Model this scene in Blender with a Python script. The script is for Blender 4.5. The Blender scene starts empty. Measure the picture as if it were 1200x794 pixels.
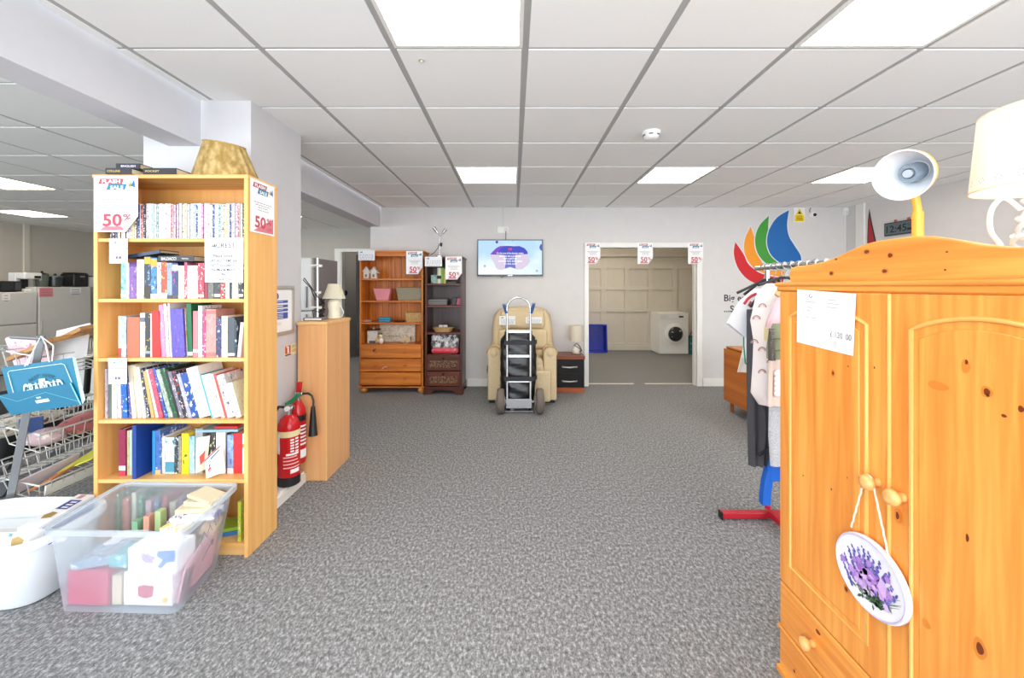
import bpy, math, random
from mathutils import Vector, Matrix
random.seed(7)
PI = math.pi
scene = bpy.context.scene
COL = scene.collection
V = Vector

# ---------------------------------------------------------------- camera model (photo 1200x794)
F, CX, CY, H = 476.0, 602.0, 336.0, 1.345
def fx(px, Y): return (px - CX) * Y / F
def fz(py, Y): return H - (py - CY) * Y / F
def W(px, py, Y): return V((fx(px, Y), Y, fz(py, Y)))
ZC = 2.423                                   # ceiling height
YB = 5.516                                   # back wall

# ---------------------------------------------------------------- colours and materials
def lin(h, a=1.0):
    if isinstance(h, (tuple, list)): return (h[0], h[1], h[2], a)
    h = h.lstrip('#')
    o = []
    for i in (0, 2, 4):
        c = int(h[i:i+2], 16) / 255
        o.append(c / 12.92 if c <= .04045 else ((c + .055) / 1.055) ** 2.4)
    return (o[0], o[1], o[2], a)
MATS = {}
def new_mat(key):
    m = bpy.data.materials.new(key); m.use_nodes = True
    nt = m.node_tree; b = nt.nodes['Principled BSDF']
    return m, nt, b
def plain(col, rough=.55, metal=0.0, spec=.5, key=None):
    k = ('plain', str(col), rough, metal, spec)
    if k in MATS: return MATS[k]
    m, nt, b = new_mat('paint ' + str(len(MATS)))
    b.inputs['Base Color'].default_value = lin(col)
    b.inputs['Roughness'].default_value = rough
    b.inputs['Metallic'].default_value = metal
    b.inputs['Specular IOR Level'].default_value = spec
    # a faint procedural unevenness
    tc = nt.nodes.new('ShaderNodeTexCoord'); n = nt.nodes.new('ShaderNodeTexNoise')
    n.inputs['Scale'].default_value = 9; n.inputs['Detail'].default_value = 3
    mx = nt.nodes.new('ShaderNodeMix'); mx.data_type = 'RGBA'; mx.blend_type = 'MULTIPLY'
    mx.inputs[0].default_value = .08
    mx.inputs[6].default_value = lin(col)
    nt.links.new(tc.outputs['Object'], n.inputs['Vector'])
    nt.links.new(n.outputs['Fac'], mx.inputs[7])
    nt.links.new(mx.outputs[2], b.inputs['Base Color'])
    MATS[k] = m
    return m
def emit(col, s):
    k = ('emit', str(col), s)
    if k in MATS: return MATS[k]
    m, nt, b = new_mat('glow ' + str(len(MATS)))
    b.inputs['Base Color'].default_value = (0, 0, 0, 1)
    b.inputs['Emission Color'].default_value = lin(col)
    b.inputs['Emission Strength'].default_value = s
    MATS[k] = m
    return m
def wood(c1, c2, c3=None, axis='Z', scale=1.0, rough=.42, key=''):
    k = ('wood', c1, c2, c3, axis, scale, rough)
    if k in MATS: return MATS[k]
    m, nt, b = new_mat('wood ' + str(len(MATS)))
    N = nt.nodes.new; L = nt.links.new
    tc = N('ShaderNodeTexCoord'); mp = N('ShaderNodeMapping')
    s = [26 * scale] * 3; s['XYZ'.index(axis)] = 1.3 * scale
    mp.inputs['Scale'].default_value = s
    n = N('ShaderNodeTexNoise'); n.inputs['Scale'].default_value = 1.0
    n.inputs['Detail'].default_value = 5; n.inputs['Distortion'].default_value = .6
    r = N('ShaderNodeValToRGB')
    r.color_ramp.elements[0].position = .32; r.color_ramp.elements[0].color = lin(c1)
    r.color_ramp.elements[1].position = .68; r.color_ramp.elements[1].color = lin(c2)
    if c3:
        e = r.color_ramp.elements.new(.5); e.color = lin(c3)
    L(tc.outputs['Object'], mp.inputs['Vector']); L(mp.outputs['Vector'], n.inputs['Vector'])
    L(n.outputs['Fac'], r.inputs['Fac']); L(r.outputs['Color'], b.inputs['Base Color'])
    b.inputs['Roughness'].default_value = rough
    bp = N('ShaderNodeBump'); bp.inputs['Strength'].default_value = .06; bp.inputs['Distance'].default_value = .002
    L(n.outputs['Fac'], bp.inputs['Height']); L(bp.outputs['Normal'], b.inputs['Normal'])
    MATS[k] = m
    return m
def speck(c1, c2, scale, c3=None, rough=.9, bump=.3, stretch=(1, 1, 1), lo=.36, hi=.64, detail=2, coord='Object', dist=.004, nr=.5):
    k = ('speck', c1, c2, c3, scale, rough, bump, stretch, lo, hi, detail)
    if k in MATS: return MATS[k]
    m, nt, b = new_mat('fleck ' + str(len(MATS)))
    N = nt.nodes.new; L = nt.links.new
    tc = N('ShaderNodeTexCoord'); mp = N('ShaderNodeMapping'); mp.inputs['Scale'].default_value = stretch
    n = N('ShaderNodeTexNoise'); n.inputs['Scale'].default_value = scale; n.inputs['Detail'].default_value = detail; n.inputs['Roughness'].default_value = nr
    r = N('ShaderNodeValToRGB')
    r.color_ramp.elements[0].position = lo; r.color_ramp.elements[0].color = lin(c1)
    r.color_ramp.elements[1].position = hi; r.color_ramp.elements[1].color = lin(c2)
    if c3:
        e = r.color_ramp.elements.new((lo + hi) / 2); e.color = lin(c3)
    L(tc.outputs[coord], mp.inputs['Vector']); L(mp.outputs['Vector'], n.inputs['Vector'])
    L(n.outputs['Fac'], r.inputs['Fac']); L(r.outputs['Color'], b.inputs['Base Color'])
    b.inputs['Roughness'].default_value = rough
    bp = N('ShaderNodeBump'); bp.inputs['Strength'].default_value = bump; bp.inputs['Distance'].default_value = dist
    L(n.outputs['Fac'], bp.inputs['Height']); L(bp.outputs['Normal'], b.inputs['Normal'])
    MATS[k] = m
    return m
def printed(c1, c2, c3, scale=60, stretch=(1, 1, .6), rough=.4, a=.38, bb=.62):
    """cover artwork: blocks of three colours, placed differently on every object"""
    k = ('print', c1, c2, c3, scale, stretch, a, bb)
    if k in MATS: return MATS[k]
    m, nt, b = new_mat('print ' + str(len(MATS)))
    N = nt.nodes.new; L = nt.links.new
    tc = N('ShaderNodeTexCoord'); oi = N('ShaderNodeObjectInfo')
    mu = N('ShaderNodeMath'); mu.operation = 'MULTIPLY'; mu.inputs[1].default_value = 37.0
    ad = N('ShaderNodeVectorMath'); ad.operation = 'ADD'
    mp = N('ShaderNodeMapping'); mp.inputs['Scale'].default_value = stretch
    n = N('ShaderNodeTexNoise'); n.inputs['Scale'].default_value = scale; n.inputs['Detail'].default_value = 3.5; n.inputs['Roughness'].default_value = .62
    r = N('ShaderNodeValToRGB'); r.color_ramp.interpolation = 'CONSTANT'
    r.color_ramp.elements[0].position = 0; r.color_ramp.elements[0].color = lin(c2)
    r.color_ramp.elements[1].position = a; r.color_ramp.elements[1].color = lin(c1)
    e = r.color_ramp.elements.new(bb); e.color = lin(c3)
    L(oi.outputs['Random'], mu.inputs[0]); L(tc.outputs['Object'], ad.inputs[0]); L(mu.outputs[0], ad.inputs[1])
    L(ad.outputs[0], mp.inputs['Vector']); L(mp.outputs['Vector'], n.inputs['Vector'])
    L(n.outputs['Fac'], r.inputs['Fac']); L(r.outputs['Color'], b.inputs['Base Color'])
    b.inputs['Roughness'].default_value = rough
    MATS[k] = m
    return m
def clearplastic(col, alpha, rough=.25):
    k = ('clear', col, alpha)
    if k in MATS: return MATS[k]
    m, nt, b = new_mat('clear plastic ' + str(len(MATS)))
    N = nt.nodes.new; L = nt.links.new
    t = N('ShaderNodeBsdfTransparent'); mx = N('ShaderNodeMixShader'); mx.inputs[0].default_value = alpha
    t.inputs['Color'].default_value = (.97, .985, 1, 1)
    b.inputs['Base Color'].default_value = lin(col); b.inputs['Roughness'].default_value = rough
    tl = N('ShaderNodeBsdfTranslucent'); tl.inputs['Color'].default_value = lin(col)
    m2 = N('ShaderNodeMixShader'); m2.inputs[0].default_value = .45
    L(b.outputs[0], m2.inputs[1]); L(tl.outputs[0], m2.inputs[2])
    L(t.outputs[0], mx.inputs[1]); L(m2.outputs[0], mx.inputs[2])
    L(mx.outputs[0], nt.nodes['Material Output'].inputs['Surface'])
    MATS[k] = m
    return m
def shade_cloth(col, tr=.35):
    k = ('shade', col, tr)
    if k in MATS: return MATS[k]
    m, nt, b = new_mat('shade cloth ' + str(len(MATS)))
    N = nt.nodes.new; L = nt.links.new
    b.inputs['Base Color'].default_value = lin(col); b.inputs['Roughness'].default_value = .8
    tl = N('ShaderNodeBsdfTranslucent'); tl.inputs['Color'].default_value = lin(col)
    mx = N('ShaderNodeMixShader'); mx.inputs[0].default_value = tr
    L(b.outputs[0], mx.inputs[1]); L(tl.outputs[0], mx.inputs[2])
    L(mx.outputs[0], nt.nodes['Material Output'].inputs['Surface'])
    MATS[k] = m
    return m

# ---------------------------------------------------------------- mesh builder
_fontcache = {}
def font_mesh(s, bold=0.0):
    k = (s, bold)
    if k in _fontcache: return _fontcache[k]
    c = bpy.data.curves.new('lettering', 'FONT'); c.body = s; c.size = 1.0; c.resolution_u = 3
    c.offset = bold
    o = bpy.data.objects.new('lettering', c); COL.objects.link(o)
    dg = bpy.context.evaluated_depsgraph_get(); dg.update()
    ev = o.evaluated_get(dg); me = ev.to_mesh()
    vs = [(v.co.x, v.co.y) for v in me.vertices]; fs = [tuple(p.vertices) for p in me.polygons]
    ev.to_mesh_clear()
    bpy.data.objects.remove(o); bpy.data.curves.remove(c)
    xs = [v[0] for v in vs] or [0, 1]; ys = [v[1] for v in vs] or [0, 1]
    _fontcache[k] = (vs, fs, min(xs), max(xs), min(ys), max(ys))
    return _fontcache[k]

LOCAL = set()                                # things whose parts are given in their own axes
def wloc(o):
    v = V((0, 0, 0))
    while o is not None:
        v = v + o.location; o = o.parent
    return v

class MB:
    def __init__(s): s.v = []; s.f = []; s.m = []
    def add(s, vs, fs, mi=0):
        b = len(s.v); s.v += [V(p) for p in vs]
        for f in fs: s.f.append(tuple(b + i for i in f)); s.m.append(mi)
        return s
    def box(s, x0, x1, y0, y1, z0, z1, mi=0):
        if x0 > x1: x0, x1 = x1, x0
        if y0 > y1: y0, y1 = y1, y0
        if z0 > z1: z0, z1 = z1, z0
        return s.add([(x0,y0,z0),(x1,y0,z0),(x1,y1,z0),(x0,y1,z0),(x0,y0,z1),(x1,y0,z1),(x1,y1,z1),(x0,y1,z1)],
              [(0,3,2,1),(4,5,6,7),(0,1,5,4),(1,2,6,5),(2,3,7,6),(3,0,4,7)], mi)
    def hexa(s, p, mi=0):
        """eight corners: bottom four ccw, top four ccw"""
        return s.add(p, [(0,3,2,1),(4,5,6,7),(0,1,5,4),(1,2,6,5),(2,3,7,6),(3,0,4,7)], mi)
    def obox(s, c, ux, uy, uz, mi=0):
        c = V(c); ux = V(ux); uy = V(uy); uz = V(uz)
        return s.hexa([c-ux-uy-uz, c+ux-uy-uz, c+ux+uy-uz, c-ux+uy-uz, c-ux-uy+uz, c+ux-uy+uz, c+ux+uy+uz, c-ux+uy+uz], mi)
    def poly(s, pts, mi=0): return s.add(pts, [tuple(range(len(pts)))], mi)
    def prism(s, pts, ext, mi=0):
        n = len(pts); pts = [V(p) for p in pts]; e = V(ext)
        fs = [tuple(range(n-1, -1, -1)), tuple(range(n, 2*n))] + [(i, (i+1) % n, n+(i+1) % n, n+i) for i in range(n)]
        return s.add(pts + [p + e for p in pts], fs, mi)
    def rings(s, rs, mi=0, cap0=True, cap1=True, loop=False):
        n = len(rs[0]); b = len(s.v)
        for r in rs: s.v += [V(p) for p in r]
        k = len(rs)
        for j in range(k if loop else k-1):
            j2 = (j+1) % k
            for i in range(n):
                i2 = (i+1) % n
                s.f.append((b+j*n+i, b+j*n+i2, b+j2*n+i2, b+j2*n+i)); s.m.append(mi)
        if not loop:
            if cap0: s.f.append(tuple(b+i for i in range(n-1, -1, -1))); s.m.append(mi)
            if cap1: s.f.append(tuple(b+(k-1)*n+i for i in range(n))); s.m.append(mi)
        return s
    def tube(s, pts, r, n=8, mi=0, loop=False, caps=True):
        pts = [V(p) for p in pts]; k = len(pts)
        rr = r if isinstance(r, (list, tuple)) else [r]*k
        rs = []; ref = None
        for i in range(k):
            if loop: t = pts[(i+1) % k] - pts[i-1]
            else: t = pts[min(i+1, k-1)] - pts[max(i-1, 0)]
            t.normalize()
            if ref is None:
                ref = t.cross(V((0, 0, 1)))
                if ref.length < .1: ref = t.cross(V((0, 1, 0)))
            ref = ref - t * ref.dot(t); ref.normalize()
            bi = t.cross(ref)
            rs.append([pts[i] + (ref*math.cos(2*PI*a/n) + bi*math.sin(2*PI*a/n))*rr[i] for a in range(n)])
        return s.rings(rs, mi, caps, caps, loop)
    def cone(s, p0, p1, r0, r1=None, n=16, mi=0):
        return s.tube([p0, p1], [r0, r0 if r1 is None else r1], n, mi)
    def lathe(s, prof, loc=(0, 0, 0), n=24, mi=0, M=None, cap=True):
        loc = V(loc); rs = []
        for (r, z) in prof:
            ring = []
            for a in range(n):
                p = V((r*math.cos(2*PI*a/n), r*math.sin(2*PI*a/n), z))
                if M is not None: p = M @ p
                ring.append(loc + p)
            rs.append(ring)
        return s.rings(rs, mi, cap, cap)
    def text(s, t, O, U, Vv, size, mi=0, align='C', bold=0.0, width=None):
        vs, fs, x0, x1, y0, y1 = font_mesh(t, bold)
        O = V(O); U = V(U).normalized(); Vv = V(Vv).normalized()
        sx = size
        if width: sx = width / (x1 - x0)
        off = {'C': (x0+x1)/2, 'L': x0, 'R': x1}[align]
        return s.add([O + U*((x-off)*sx) + Vv*(y*size) for x, y in vs], fs, mi)
    def xform(s, M):
        s.v = [M @ v for v in s.v]; return s
    def build(s, name, mats, parent=None, loc=None, smooth=None, bevel=0, seg=2, sub=0):
        if not isinstance(mats, (list, tuple)): mats = [mats]
        base = V((0, 0, 0)) if parent is None or parent.name in LOCAL else wloc(parent)
        lo = V(loc) if loc is not None else V((0, 0, 0))
        me = bpy.data.meshes.new(name)
        me.from_pydata([tuple(v - base - lo) for v in s.v], [], s.f)
        for m in mats: me.materials.append(m)
        if len(mats) > 1: me.polygons.foreach_set('material_index', s.m)
        o = bpy.data.objects.new(name, me); COL.objects.link(o)
        if parent is not None: o.parent = parent
        o.location = lo
        if smooth is not None:
            me.polygons.foreach_set('use_smooth', [True]*len(me.polygons))
            me.set_sharp_from_angle(angle=math.radians(smooth))
        me.update()
        if bevel:
            md = o.modifiers.new('bevel', 'BEVEL'); md.width = bevel; md.segments = seg
            md.limit_method = 'ANGLE'; md.angle_limit = math.radians(40)
            if smooth is None:
                me.polygons.foreach_set('use_smooth', [True]*len(me.polygons))
                me.set_sharp_from_angle(angle=math.radians(60))
        if sub:
            md = o.modifiers.new('sub', 'SUBSURF'); md.levels = sub; md.render_levels = sub
        return o

LABELS = {}
def tag(o, label, cat, group=None, kind=None):
    o['label'] = label; o['category'] = cat
    if group: o['group'] = group
    if kind: o['kind'] = kind
    LABELS.setdefault(label, []).append(o.name)
    return o
def thing(name, label, cat, loc=(0, 0, 0), group=None):
    o = bpy.data.objects.new(name, None); COL.objects.link(o)
    o.location = loc; o.empty_display_size = .05
    return tag(o, label, cat, group)
def struct(o): o['kind'] = 'structure'; return o
def copy_tree(o, parent=None):
    c = o.copy(); COL.objects.link(c)
    if parent is not None: c.parent = parent
    for ch in list(o.children): copy_tree(ch, c)
    return c
ORD = ('first second third fourth fifth sixth seventh eighth ninth tenth eleventh twelfth thirteenth fourteenth fifteenth '
       'sixteenth seventeenth eighteenth nineteenth').split()
def ordinal(n):
    if n <= 19: return ORD[n-1]
    t = {2: 'twent', 3: 'thirt', 4: 'fort', 5: 'fift', 6: 'sixt'}[n//10]
    return t + 'ieth' if n % 10 == 0 else t + 'y-' + ORD[n % 10 - 1]

def rrect(x0, x1, y0, y1, r, n=5):
    pts = []
    for cx, cy, a0 in ((x1-r, y0+r, -PI/2), (x1-r, y1-r, 0), (x0+r, y1-r, PI/2), (x0+r, y0+r, PI)):
        for i in range(n+1):
            a = a0 + PI/2*i/n
            pts.append((cx + r*math.cos(a), cy + r*math.sin(a)))
    return pts

def spline(pts, k=5):
    """smooth curve through the points"""
    pts = [V(p) for p in pts]; out = []
    for i in range(len(pts)-1):
        p0, p1, p2, p3 = pts[max(i-1, 0)], pts[i], pts[i+1], pts[min(i+2, len(pts)-1)]
        for q in range(k):
            s = q/k
            out.append(.5*((2*p1) + (p2-p0)*s + (2*p0-5*p1+4*p2-p3)*s*s + (3*p1-p0-3*p2+p3)*s**3))
    return out + [pts[-1]]

# flat frame on a surface: u to the right, v downward, n outward
class Fr:
    def __init__(s, O, U, D, w, h):
        s.O = V(O); s.U = V(U).normalized(); s.D = V(D).normalized(); s.w = w; s.h = h
        s.N = s.D.cross(s.U); s.N.normalize()
    def p(s, u, v, n=0.0): return s.O + s.U*(u*s.w) + s.D*(v*s.h) + s.N*n
    def quad(s, mb, u0, u1, v0, v1, n=.0006, mi=0, sk=0):
        mb.poly([s.p(u0, v1, n), s.p(u1, v1, n), s.p(u1+sk, v0, n), s.p(u0+sk, v0, n)], mi)
    def poly(s, mb, pts, n=.0006, mi=0): mb.poly([s.p(u, v, n) for u, v in pts], mi)
    def text(s, mb, t, u, v, size, n=.0009, mi=0, align='C', bold=0, width=None, rot=0):
        U = s.U*math.cos(rot) + s.D*math.sin(rot); Dn = s.D*math.cos(rot) - s.U*math.sin(rot)
        mb.text(t, s.p(u, v, n), U, -Dn, size, mi, align, bold, width)

# ---------------------------------------------------------------- shared materials
M_wall = plain('#d9d7d6', .75, spec=.2)
M_white = plain('#efefec', .4)
M_trim = plain('#ecebe6', .35)
M_paper = plain('#f7f7f8', .7, spec=.2)
M_black = plain('#151517', .4)
M_ink = plain('#3a3a3d', .8)
M_greyink = plain('#9a9aa0', .8)
M_red = plain('#c22b35', .5)
M_teal = plain('#2d7f9e', .5)
M_chrome = plain('#c9cbce', .18, metal=1.0)
M_alu = plain('#c4c6c8', .35, metal=.9)
M_steel = plain('#9a9da0', .4, metal=.8)
WORLD_S, EXPO, PANEL_S = 6.2, 0.28, 12
# ================================================================ CAMERA, WORLD, LIGHT
cam = bpy.data.cameras.new('camera'); co = bpy.data.objects.new('camera', cam); COL.objects.link(co)
co.location = (0, 0, H); co.rotation_euler = (PI/2, 0, 0)
cam.sensor_fit = 'HORIZONTAL'; cam.sensor_width = 36; cam.lens = F/1200*36
cam.shift_x = -2/1200; cam.shift_y = -61/1200; cam.clip_start = .02; cam.clip_end = 60
scene.camera = co
w = bpy.data.worlds.new('overcast daylight'); scene.world = w; w.use_nodes = True
bg = w.node_tree.nodes['Background']; bg.inputs[0].default_value = (.87, .945, 1.0, 1); bg.inputs[1].default_value = WORLD_S
vs_ = scene.view_settings
vs_.view_transform = 'Standard'; vs_.look = 'None'; vs_.exposure = EXPO; vs_.gamma = 1.0; vs_.use_curve_mapping = False
cy = scene.cycles
cy.use_denoising = True; cy.max_bounces = 12; cy.diffuse_bounces = 8; cy.transparent_max_bounces = 24
cy.sample_clamp_indirect = 8; cy.caustics_reflective = False; cy.caustics_refractive = False

# ================================================================ ROOM SHELL
M_carpet = speck('#2c2c2f', '#cbcccd', 80, '#787879', bump=.4, stretch=(1, .6, 1), lo=.34, hi=.665, detail=8, nr=.85)
o = MB().box(-8.6, 4.8, -1.6, 9.4, -.12, 0).build('floor', M_carpet); struct(o)

M_tile = speck('#eeeeec', '#f6f6f5', 260, rough=.9, bump=.12, lo=.3, hi=.7)
M_grid = plain('#b2b2b1', .6)
skip = {}
def ceiling(name, xs, ys, x0, x1, y0, y1, lights, zc=ZC):
    mb = MB(); mb.box(x0, x1, y0, y1, zc+.005, zc+.06, 1)
    gX, gY = .016, .010
    for a, b in zip(xs[:-1], xs[1:]):
        for c, d in zip(ys[:-1], ys[1:]):
            if (round(a, 2), round(c, 2)) in lights: continue
            xa, xb, ya, yb = max(a+gX, x0), min(b-gX, x1), max(c+gY, y0), min(d-gY, y1)
            if xb-xa < .02 or yb-ya < .02: continue
            mb.box(xa, xb, ya, yb, zc, zc+.0049, 0)
    return struct(mb.build(name, [M_tile, M_grid]))
gx = [round(.052+.6*k, 3) for k in range(-4, 9)]
gy = [round(1.84+.6*k, 3) for k in range(-6, 8)]
main_l = [(-.548, 1.24), (1.252, 1.24), (-.548, 3.64), (1.252, 3.64), (3.052, 3.64), (3.052, 1.24),
          (-.548, -.56), (1.252, -.56), (3.052, -.56)]
ax = [round(-3.22-.6*k, 3) for k in range(9, -3, -1)]
ay = [round(2.15+.59*k, 3) for k in range(-7, 12)]
ann_l = [(-5.62, 3.92), (-7.42, 5.69), (-5.62, 1.56), (-3.82, 5.69)]
def near(v, L): return min(L, key=lambda q: abs(q-v))
main_l = [(near(a, gx), near(b, gy)) for a, b in main_l]
ann_l = [(near(a, ax), near(b, ay)) for a, b in ann_l]
ceiling('ceiling', gx, gy, -1.80, 4.52, -1.4, YB, {(round(a, 2), round(b, 2)) for a, b in main_l})
ceiling('ceiling_annex', ax, ay, -8.4, -2.0, -1.4, 8.4, {(round(a, 2), round(b, 2)) for a, b in ann_l})
struct(MB().box(.6, 4.1, 5.6, 8.8, 2.45, 2.5).build('ceiling_store', M_tile))
struct(MB().box(-3.6, -1.9, 8.4, 9.3, 2.44, 2.5).build('ceiling_corridor', M_tile))

def ceiling_light(x, y, label, dx=.6, dy=.6, s=None, warm=False):
    t = thing('ceiling_light', label, 'ceiling light', (x+dx/2, y+dy/2, ZC-.004), 'square light panels in the tiled ceiling')
    fr = MB()
    a, b = .012, .03
    for (p, q, r, u) in ((a, dx-a, a, b), (a, dx-a, dy-b, dy-a), (a, b, b, dy-b), (dx-b, dx-a, b, dy-b)):
        fr.box(x+p, x+q, y+r, y+u, ZC-.004, ZC+.007)
    fr.build('frame', M_trim, t)
    MB().box(x+b, x+dx-b, y+b, y+dy-b, ZC, ZC+.006).build('diffuser', emit('#fff2e2' if warm else '#fffaf2', s or PANEL_S), t)
lab = ['glowing ceiling panel nearest the camera, cut by the top edge left of centre', 'glowing ceiling panel cut by the top right edge, above the pine wardrobe',
       'distant glowing ceiling panel left of centre, in front of the wall screen', 'distant glowing ceiling panel right of centre, beyond the smoke detector',
       'distant glowing ceiling panel at right, partly behind the yellow lamp head', 'ceiling panel above the white drum lamp, out of the picture on the right',
       'ceiling panel behind the camera, left column', 'ceiling panel behind the camera, middle column', 'ceiling panel behind the camera, right column']
for (a, b), l in zip(main_l, lab): ceiling_light(a, b, l, warm=b > 3)
for (a, b), l in zip(ann_l, ['glowing ceiling panel in the side room, the nearer one at the left edge', 'glowing ceiling panel in the side room, the farther one just left of the bookcase',
                             'ceiling panel in the side room near the shop front', 'ceiling panel in the side room above the tall grey fridge']):
    ceiling_light(a, b, l, dy=.59, s=PANEL_S*1.2, warm=True)

ceiling_light(1.6, 6.9, 'added light panel brightening the store room, unseen above the opening', warm=True, s=PANEL_S*2.1)  # lamp added out of view to brighten the store room
ceiling_light(-3.0, 8.5, 'added dim light panel, unseen, lighting the corridor beyond the far doorway', warm=True, s=PANEL_S*.5)  # invented dim panel, put in so the corridor door does not go black
# walls
wb = MB()
wb.box(-1.947, 1.015-.02, YB, YB+.115, 0, 2.45); wb.box(2.48+.02, 4.6, YB, YB+.115, 0, 2.45); wb.box(.995, 2.50, YB, YB+.115, 1.895, 2.45)
struct(wb.build('wall_back', M_wall))
struct(MB().box(4.52, 4.66, -1.5, YB+.2, 0, 2.45).build('wall_right', M_wall))
struct(MB().box(-8.56, -8.4, -1.5, 8.4, 0, 2.45).build('wall_left', plain('#c9c3b8', .75, spec=.2)))
wa = MB()
dx0, dx1, dz = -3.19, -2.36, 1.99
wa.box(-8.4, -4.6, 8.3, 8.42, 0, 2.45); wa.box(-4.72, -4.6, 7.5, 8.3, 0, 2.45); wa.box(-4.6, dx0, 7.5, 7.62, 0, 2.45); wa.box(dx1, -1.83, 7.5, 7.62, 0, 2.45); wa.box(dx0, dx1, 7.5, 7.62, dz, 2.45)
struct(wa.build('wall_annex_back', plain('#c5c1ba', .75, spec=.2)))
struct(MB().box(-1.947, -1.83, YB+.115, 7.5, 0, 2.45).build('wall_annex_right', M_wall))  # unseen wall, put in only to stop light leaking
# shop front behind the camera: sill, piers, head, with the openings as windows
wf = MB()
wf.box(-8.5, 4.6, -1.52, -1.4, 0, .35); wf.box(-8.5, 4.6, -1.52, -1.4, 2.35, 2.47)
for a, b in ((-8.5, -8.2), (-5.3, -5.1), (-2.2, -1.7), (1.3, 1.42), (4.3, 4.6)): wf.box(a, b, -1.52, -1.4, .35, 2.35)
struct(wf.build('wall_front', M_wall))
for i, (a, b) in enumerate(((-8.2, -5.3), (-5.1, -2.2), (-1.7, 1.3), (1.42, 4.3))):
    f = MB()
    for q in ((a, a+.05), (b-.05, b), ((a+b)/2-.025, (a+b)/2+.025)): f.box(q[0], q[1], -1.49, -1.43, .35, 2.35)
    f.box(a, b, -1.49, -1.43, .35, .4); f.box(a, b, -1.49, -1.43, 2.3, 2.35)
    struct(f.build('window_%d' % (i+1), M_trim))
    ld = bpy.data.lights.new('daylight opening', 'AREA'); ld.shape = 'RECTANGLE'; ld.size = b-a; ld.size_y = 2.0
    ld.cycles.is_portal = True
    lo = bpy.data.objects.new('daylight opening', ld); COL.objects.link(lo); lo.location = ((a+b)/2, -1.53, 1.35); lo.rotation_euler = (PI/2, 0, 0)

# beams and column (side aisle on the left)
struct(MB().box(-1.997, -1.814, -1.4, YB+.1, 2.16, 2.45).build('beam', plain('#d3d3d8', .7, spec=.2)))
struct(MB().box(-2.145, -1.522, 2.353, 2.905, 0, 2.45).build('column', plain('#d2d1d4', .7, spec=.2)))
struct(MB().box(-1.524, -1.433, 2.32, 2.805, 0, .062).box(-1.522, -1.445, 2.32, 2.805, .06, .075).build('trim_column_foot', M_trim, bevel=.003))
# baseboards
def skirt(mb, x0, x1, y0, y1): mb.box(x0, x1, y0, y1, 0, .085)
sk = MB(); skirt(sk, -.62, .955, YB-.018, YB); sk.box(-.62, .955, YB-.012, YB, .085, .105)
sk.box(2.565, 4.5, YB-.018, YB, 0, .085); sk.box(2.565, 4.5, YB-.012, YB, .085, .105)
struct(sk.build('baseboard_back', M_trim))
struct(MB().box(4.502, 4.52, -1.4, YB, 0, .09).box(4.508, 4.52, -1.4, YB, .09, .105).build('baseboard_right', M_trim))

# opening into the store room: lining and architrave
dr = MB()
x0, x1, zt = 1.015, 2.48, 1.878
dr.box(x0-.02, x0, YB-.01, YB+.125, 0, zt+.02); dr.box(x1, x1+.02, YB-.01, YB+.125, 0, zt+.02); dr.box(x0, x1, YB-.01, YB+.125, zt, zt+.02)
dr.box(x0-.06, x0, YB-.022, YB-.001, 0, zt+.065); dr.box(x1, x1+.075, YB-.022, YB-.001, 0, zt+.065); dr.box(x0, x1, YB-.022, YB-.001, zt, zt+.065)
dr.box(x1-.012, x1, YB+.03, YB+.09, 0, zt)
struct(dr.build('door_1', M_trim, bevel=.002))
struct(MB().box(x0, 1.66, YB+.10, YB+.135, 0, .008).box(1.82, x1, YB+.10, YB+.135, 0, .008).build('trim_threshold', plain('#d9d2bf', .4)))
# store room
M_store = plain('#cfc6b3', .7, spec=.2)
struct(MB().box(.62, .7, YB+.115, 8.8, 0, 2.46).build('wall_store_left', M_store))
struct(MB().box(4.0, 4.08, YB+.115, 8.8, 0, 2.46).build('wall_store_right', M_store))
pw = MB(); YS = 8.67
pw.box(.6, 4.1, YS, YS+.1, 0, 2.46)
pz = [(.16, .86), (.98, 1.345), (1.47, 1.88)]
xs = [fx(670+c/3.972, YS) for c in (-60, 48, 147, 256, 364, 478, 590, 700)]
zr = [fz(270+r/3.972, YS) for r in (545, 524, 364, 347, 260, 243, 150, 133)]
st = .10
# stiles and rails standing 18 mm proud
t = .034
for xx in [fx(670+c/3.972, YS) for c in (-82, 28, 146, 255, 364, 478, 582, 690)]:
    pw.box(xx-.055, xx+.055, YS-t, YS, .1, 1.96)
for a, b in ((.1, .15), (.815, .885), (1.28, 1.36), (1.73, 1.96)): pw.box(.7, 4.0, YS-t+.001, YS, a, b)
pw.box(.7, 4.0, YS-.045, YS, 0, .1); pw.box(.7, 4.0, YS-.05, YS, 1.985, 2.02)
pw.box(.7, 4.0, YS-.012, YS, 2.02, 2.46)
struct(pw.build('wall_store_back', plain('#d8d1c2', .55, spec=.3), bevel=.003))
# doorway in the far side room and the corridor behind it
df = MB()
df.box(dx0-.11, dx0, 7.478, 7.5, 0, dz+.06); df.box(dx1, dx1+.09, 7.478, 7.5, 0, dz+.06); df.box(dx0, dx1, 7.478, 7.5, dz, dz+.06)
df.box(dx0, dx0+.02, 7.49, 7.63, 0, dz); df.box(dx1-.02, dx1, 7.49, 7.63, 0, dz)
struct(df.build('door_2', M_trim, bevel=.002))
struct(MB().box(-3.6, -3.5, 7.62, 9.3, 0, 2.45).box(-2.0, -1.9, 7.62, 9.3, 0, 2.45).box(-3.6, -1.9, 9.2, 9.3, 0, 2.45).build('wall_corridor', plain('#a9a8a6', .8)))
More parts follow.
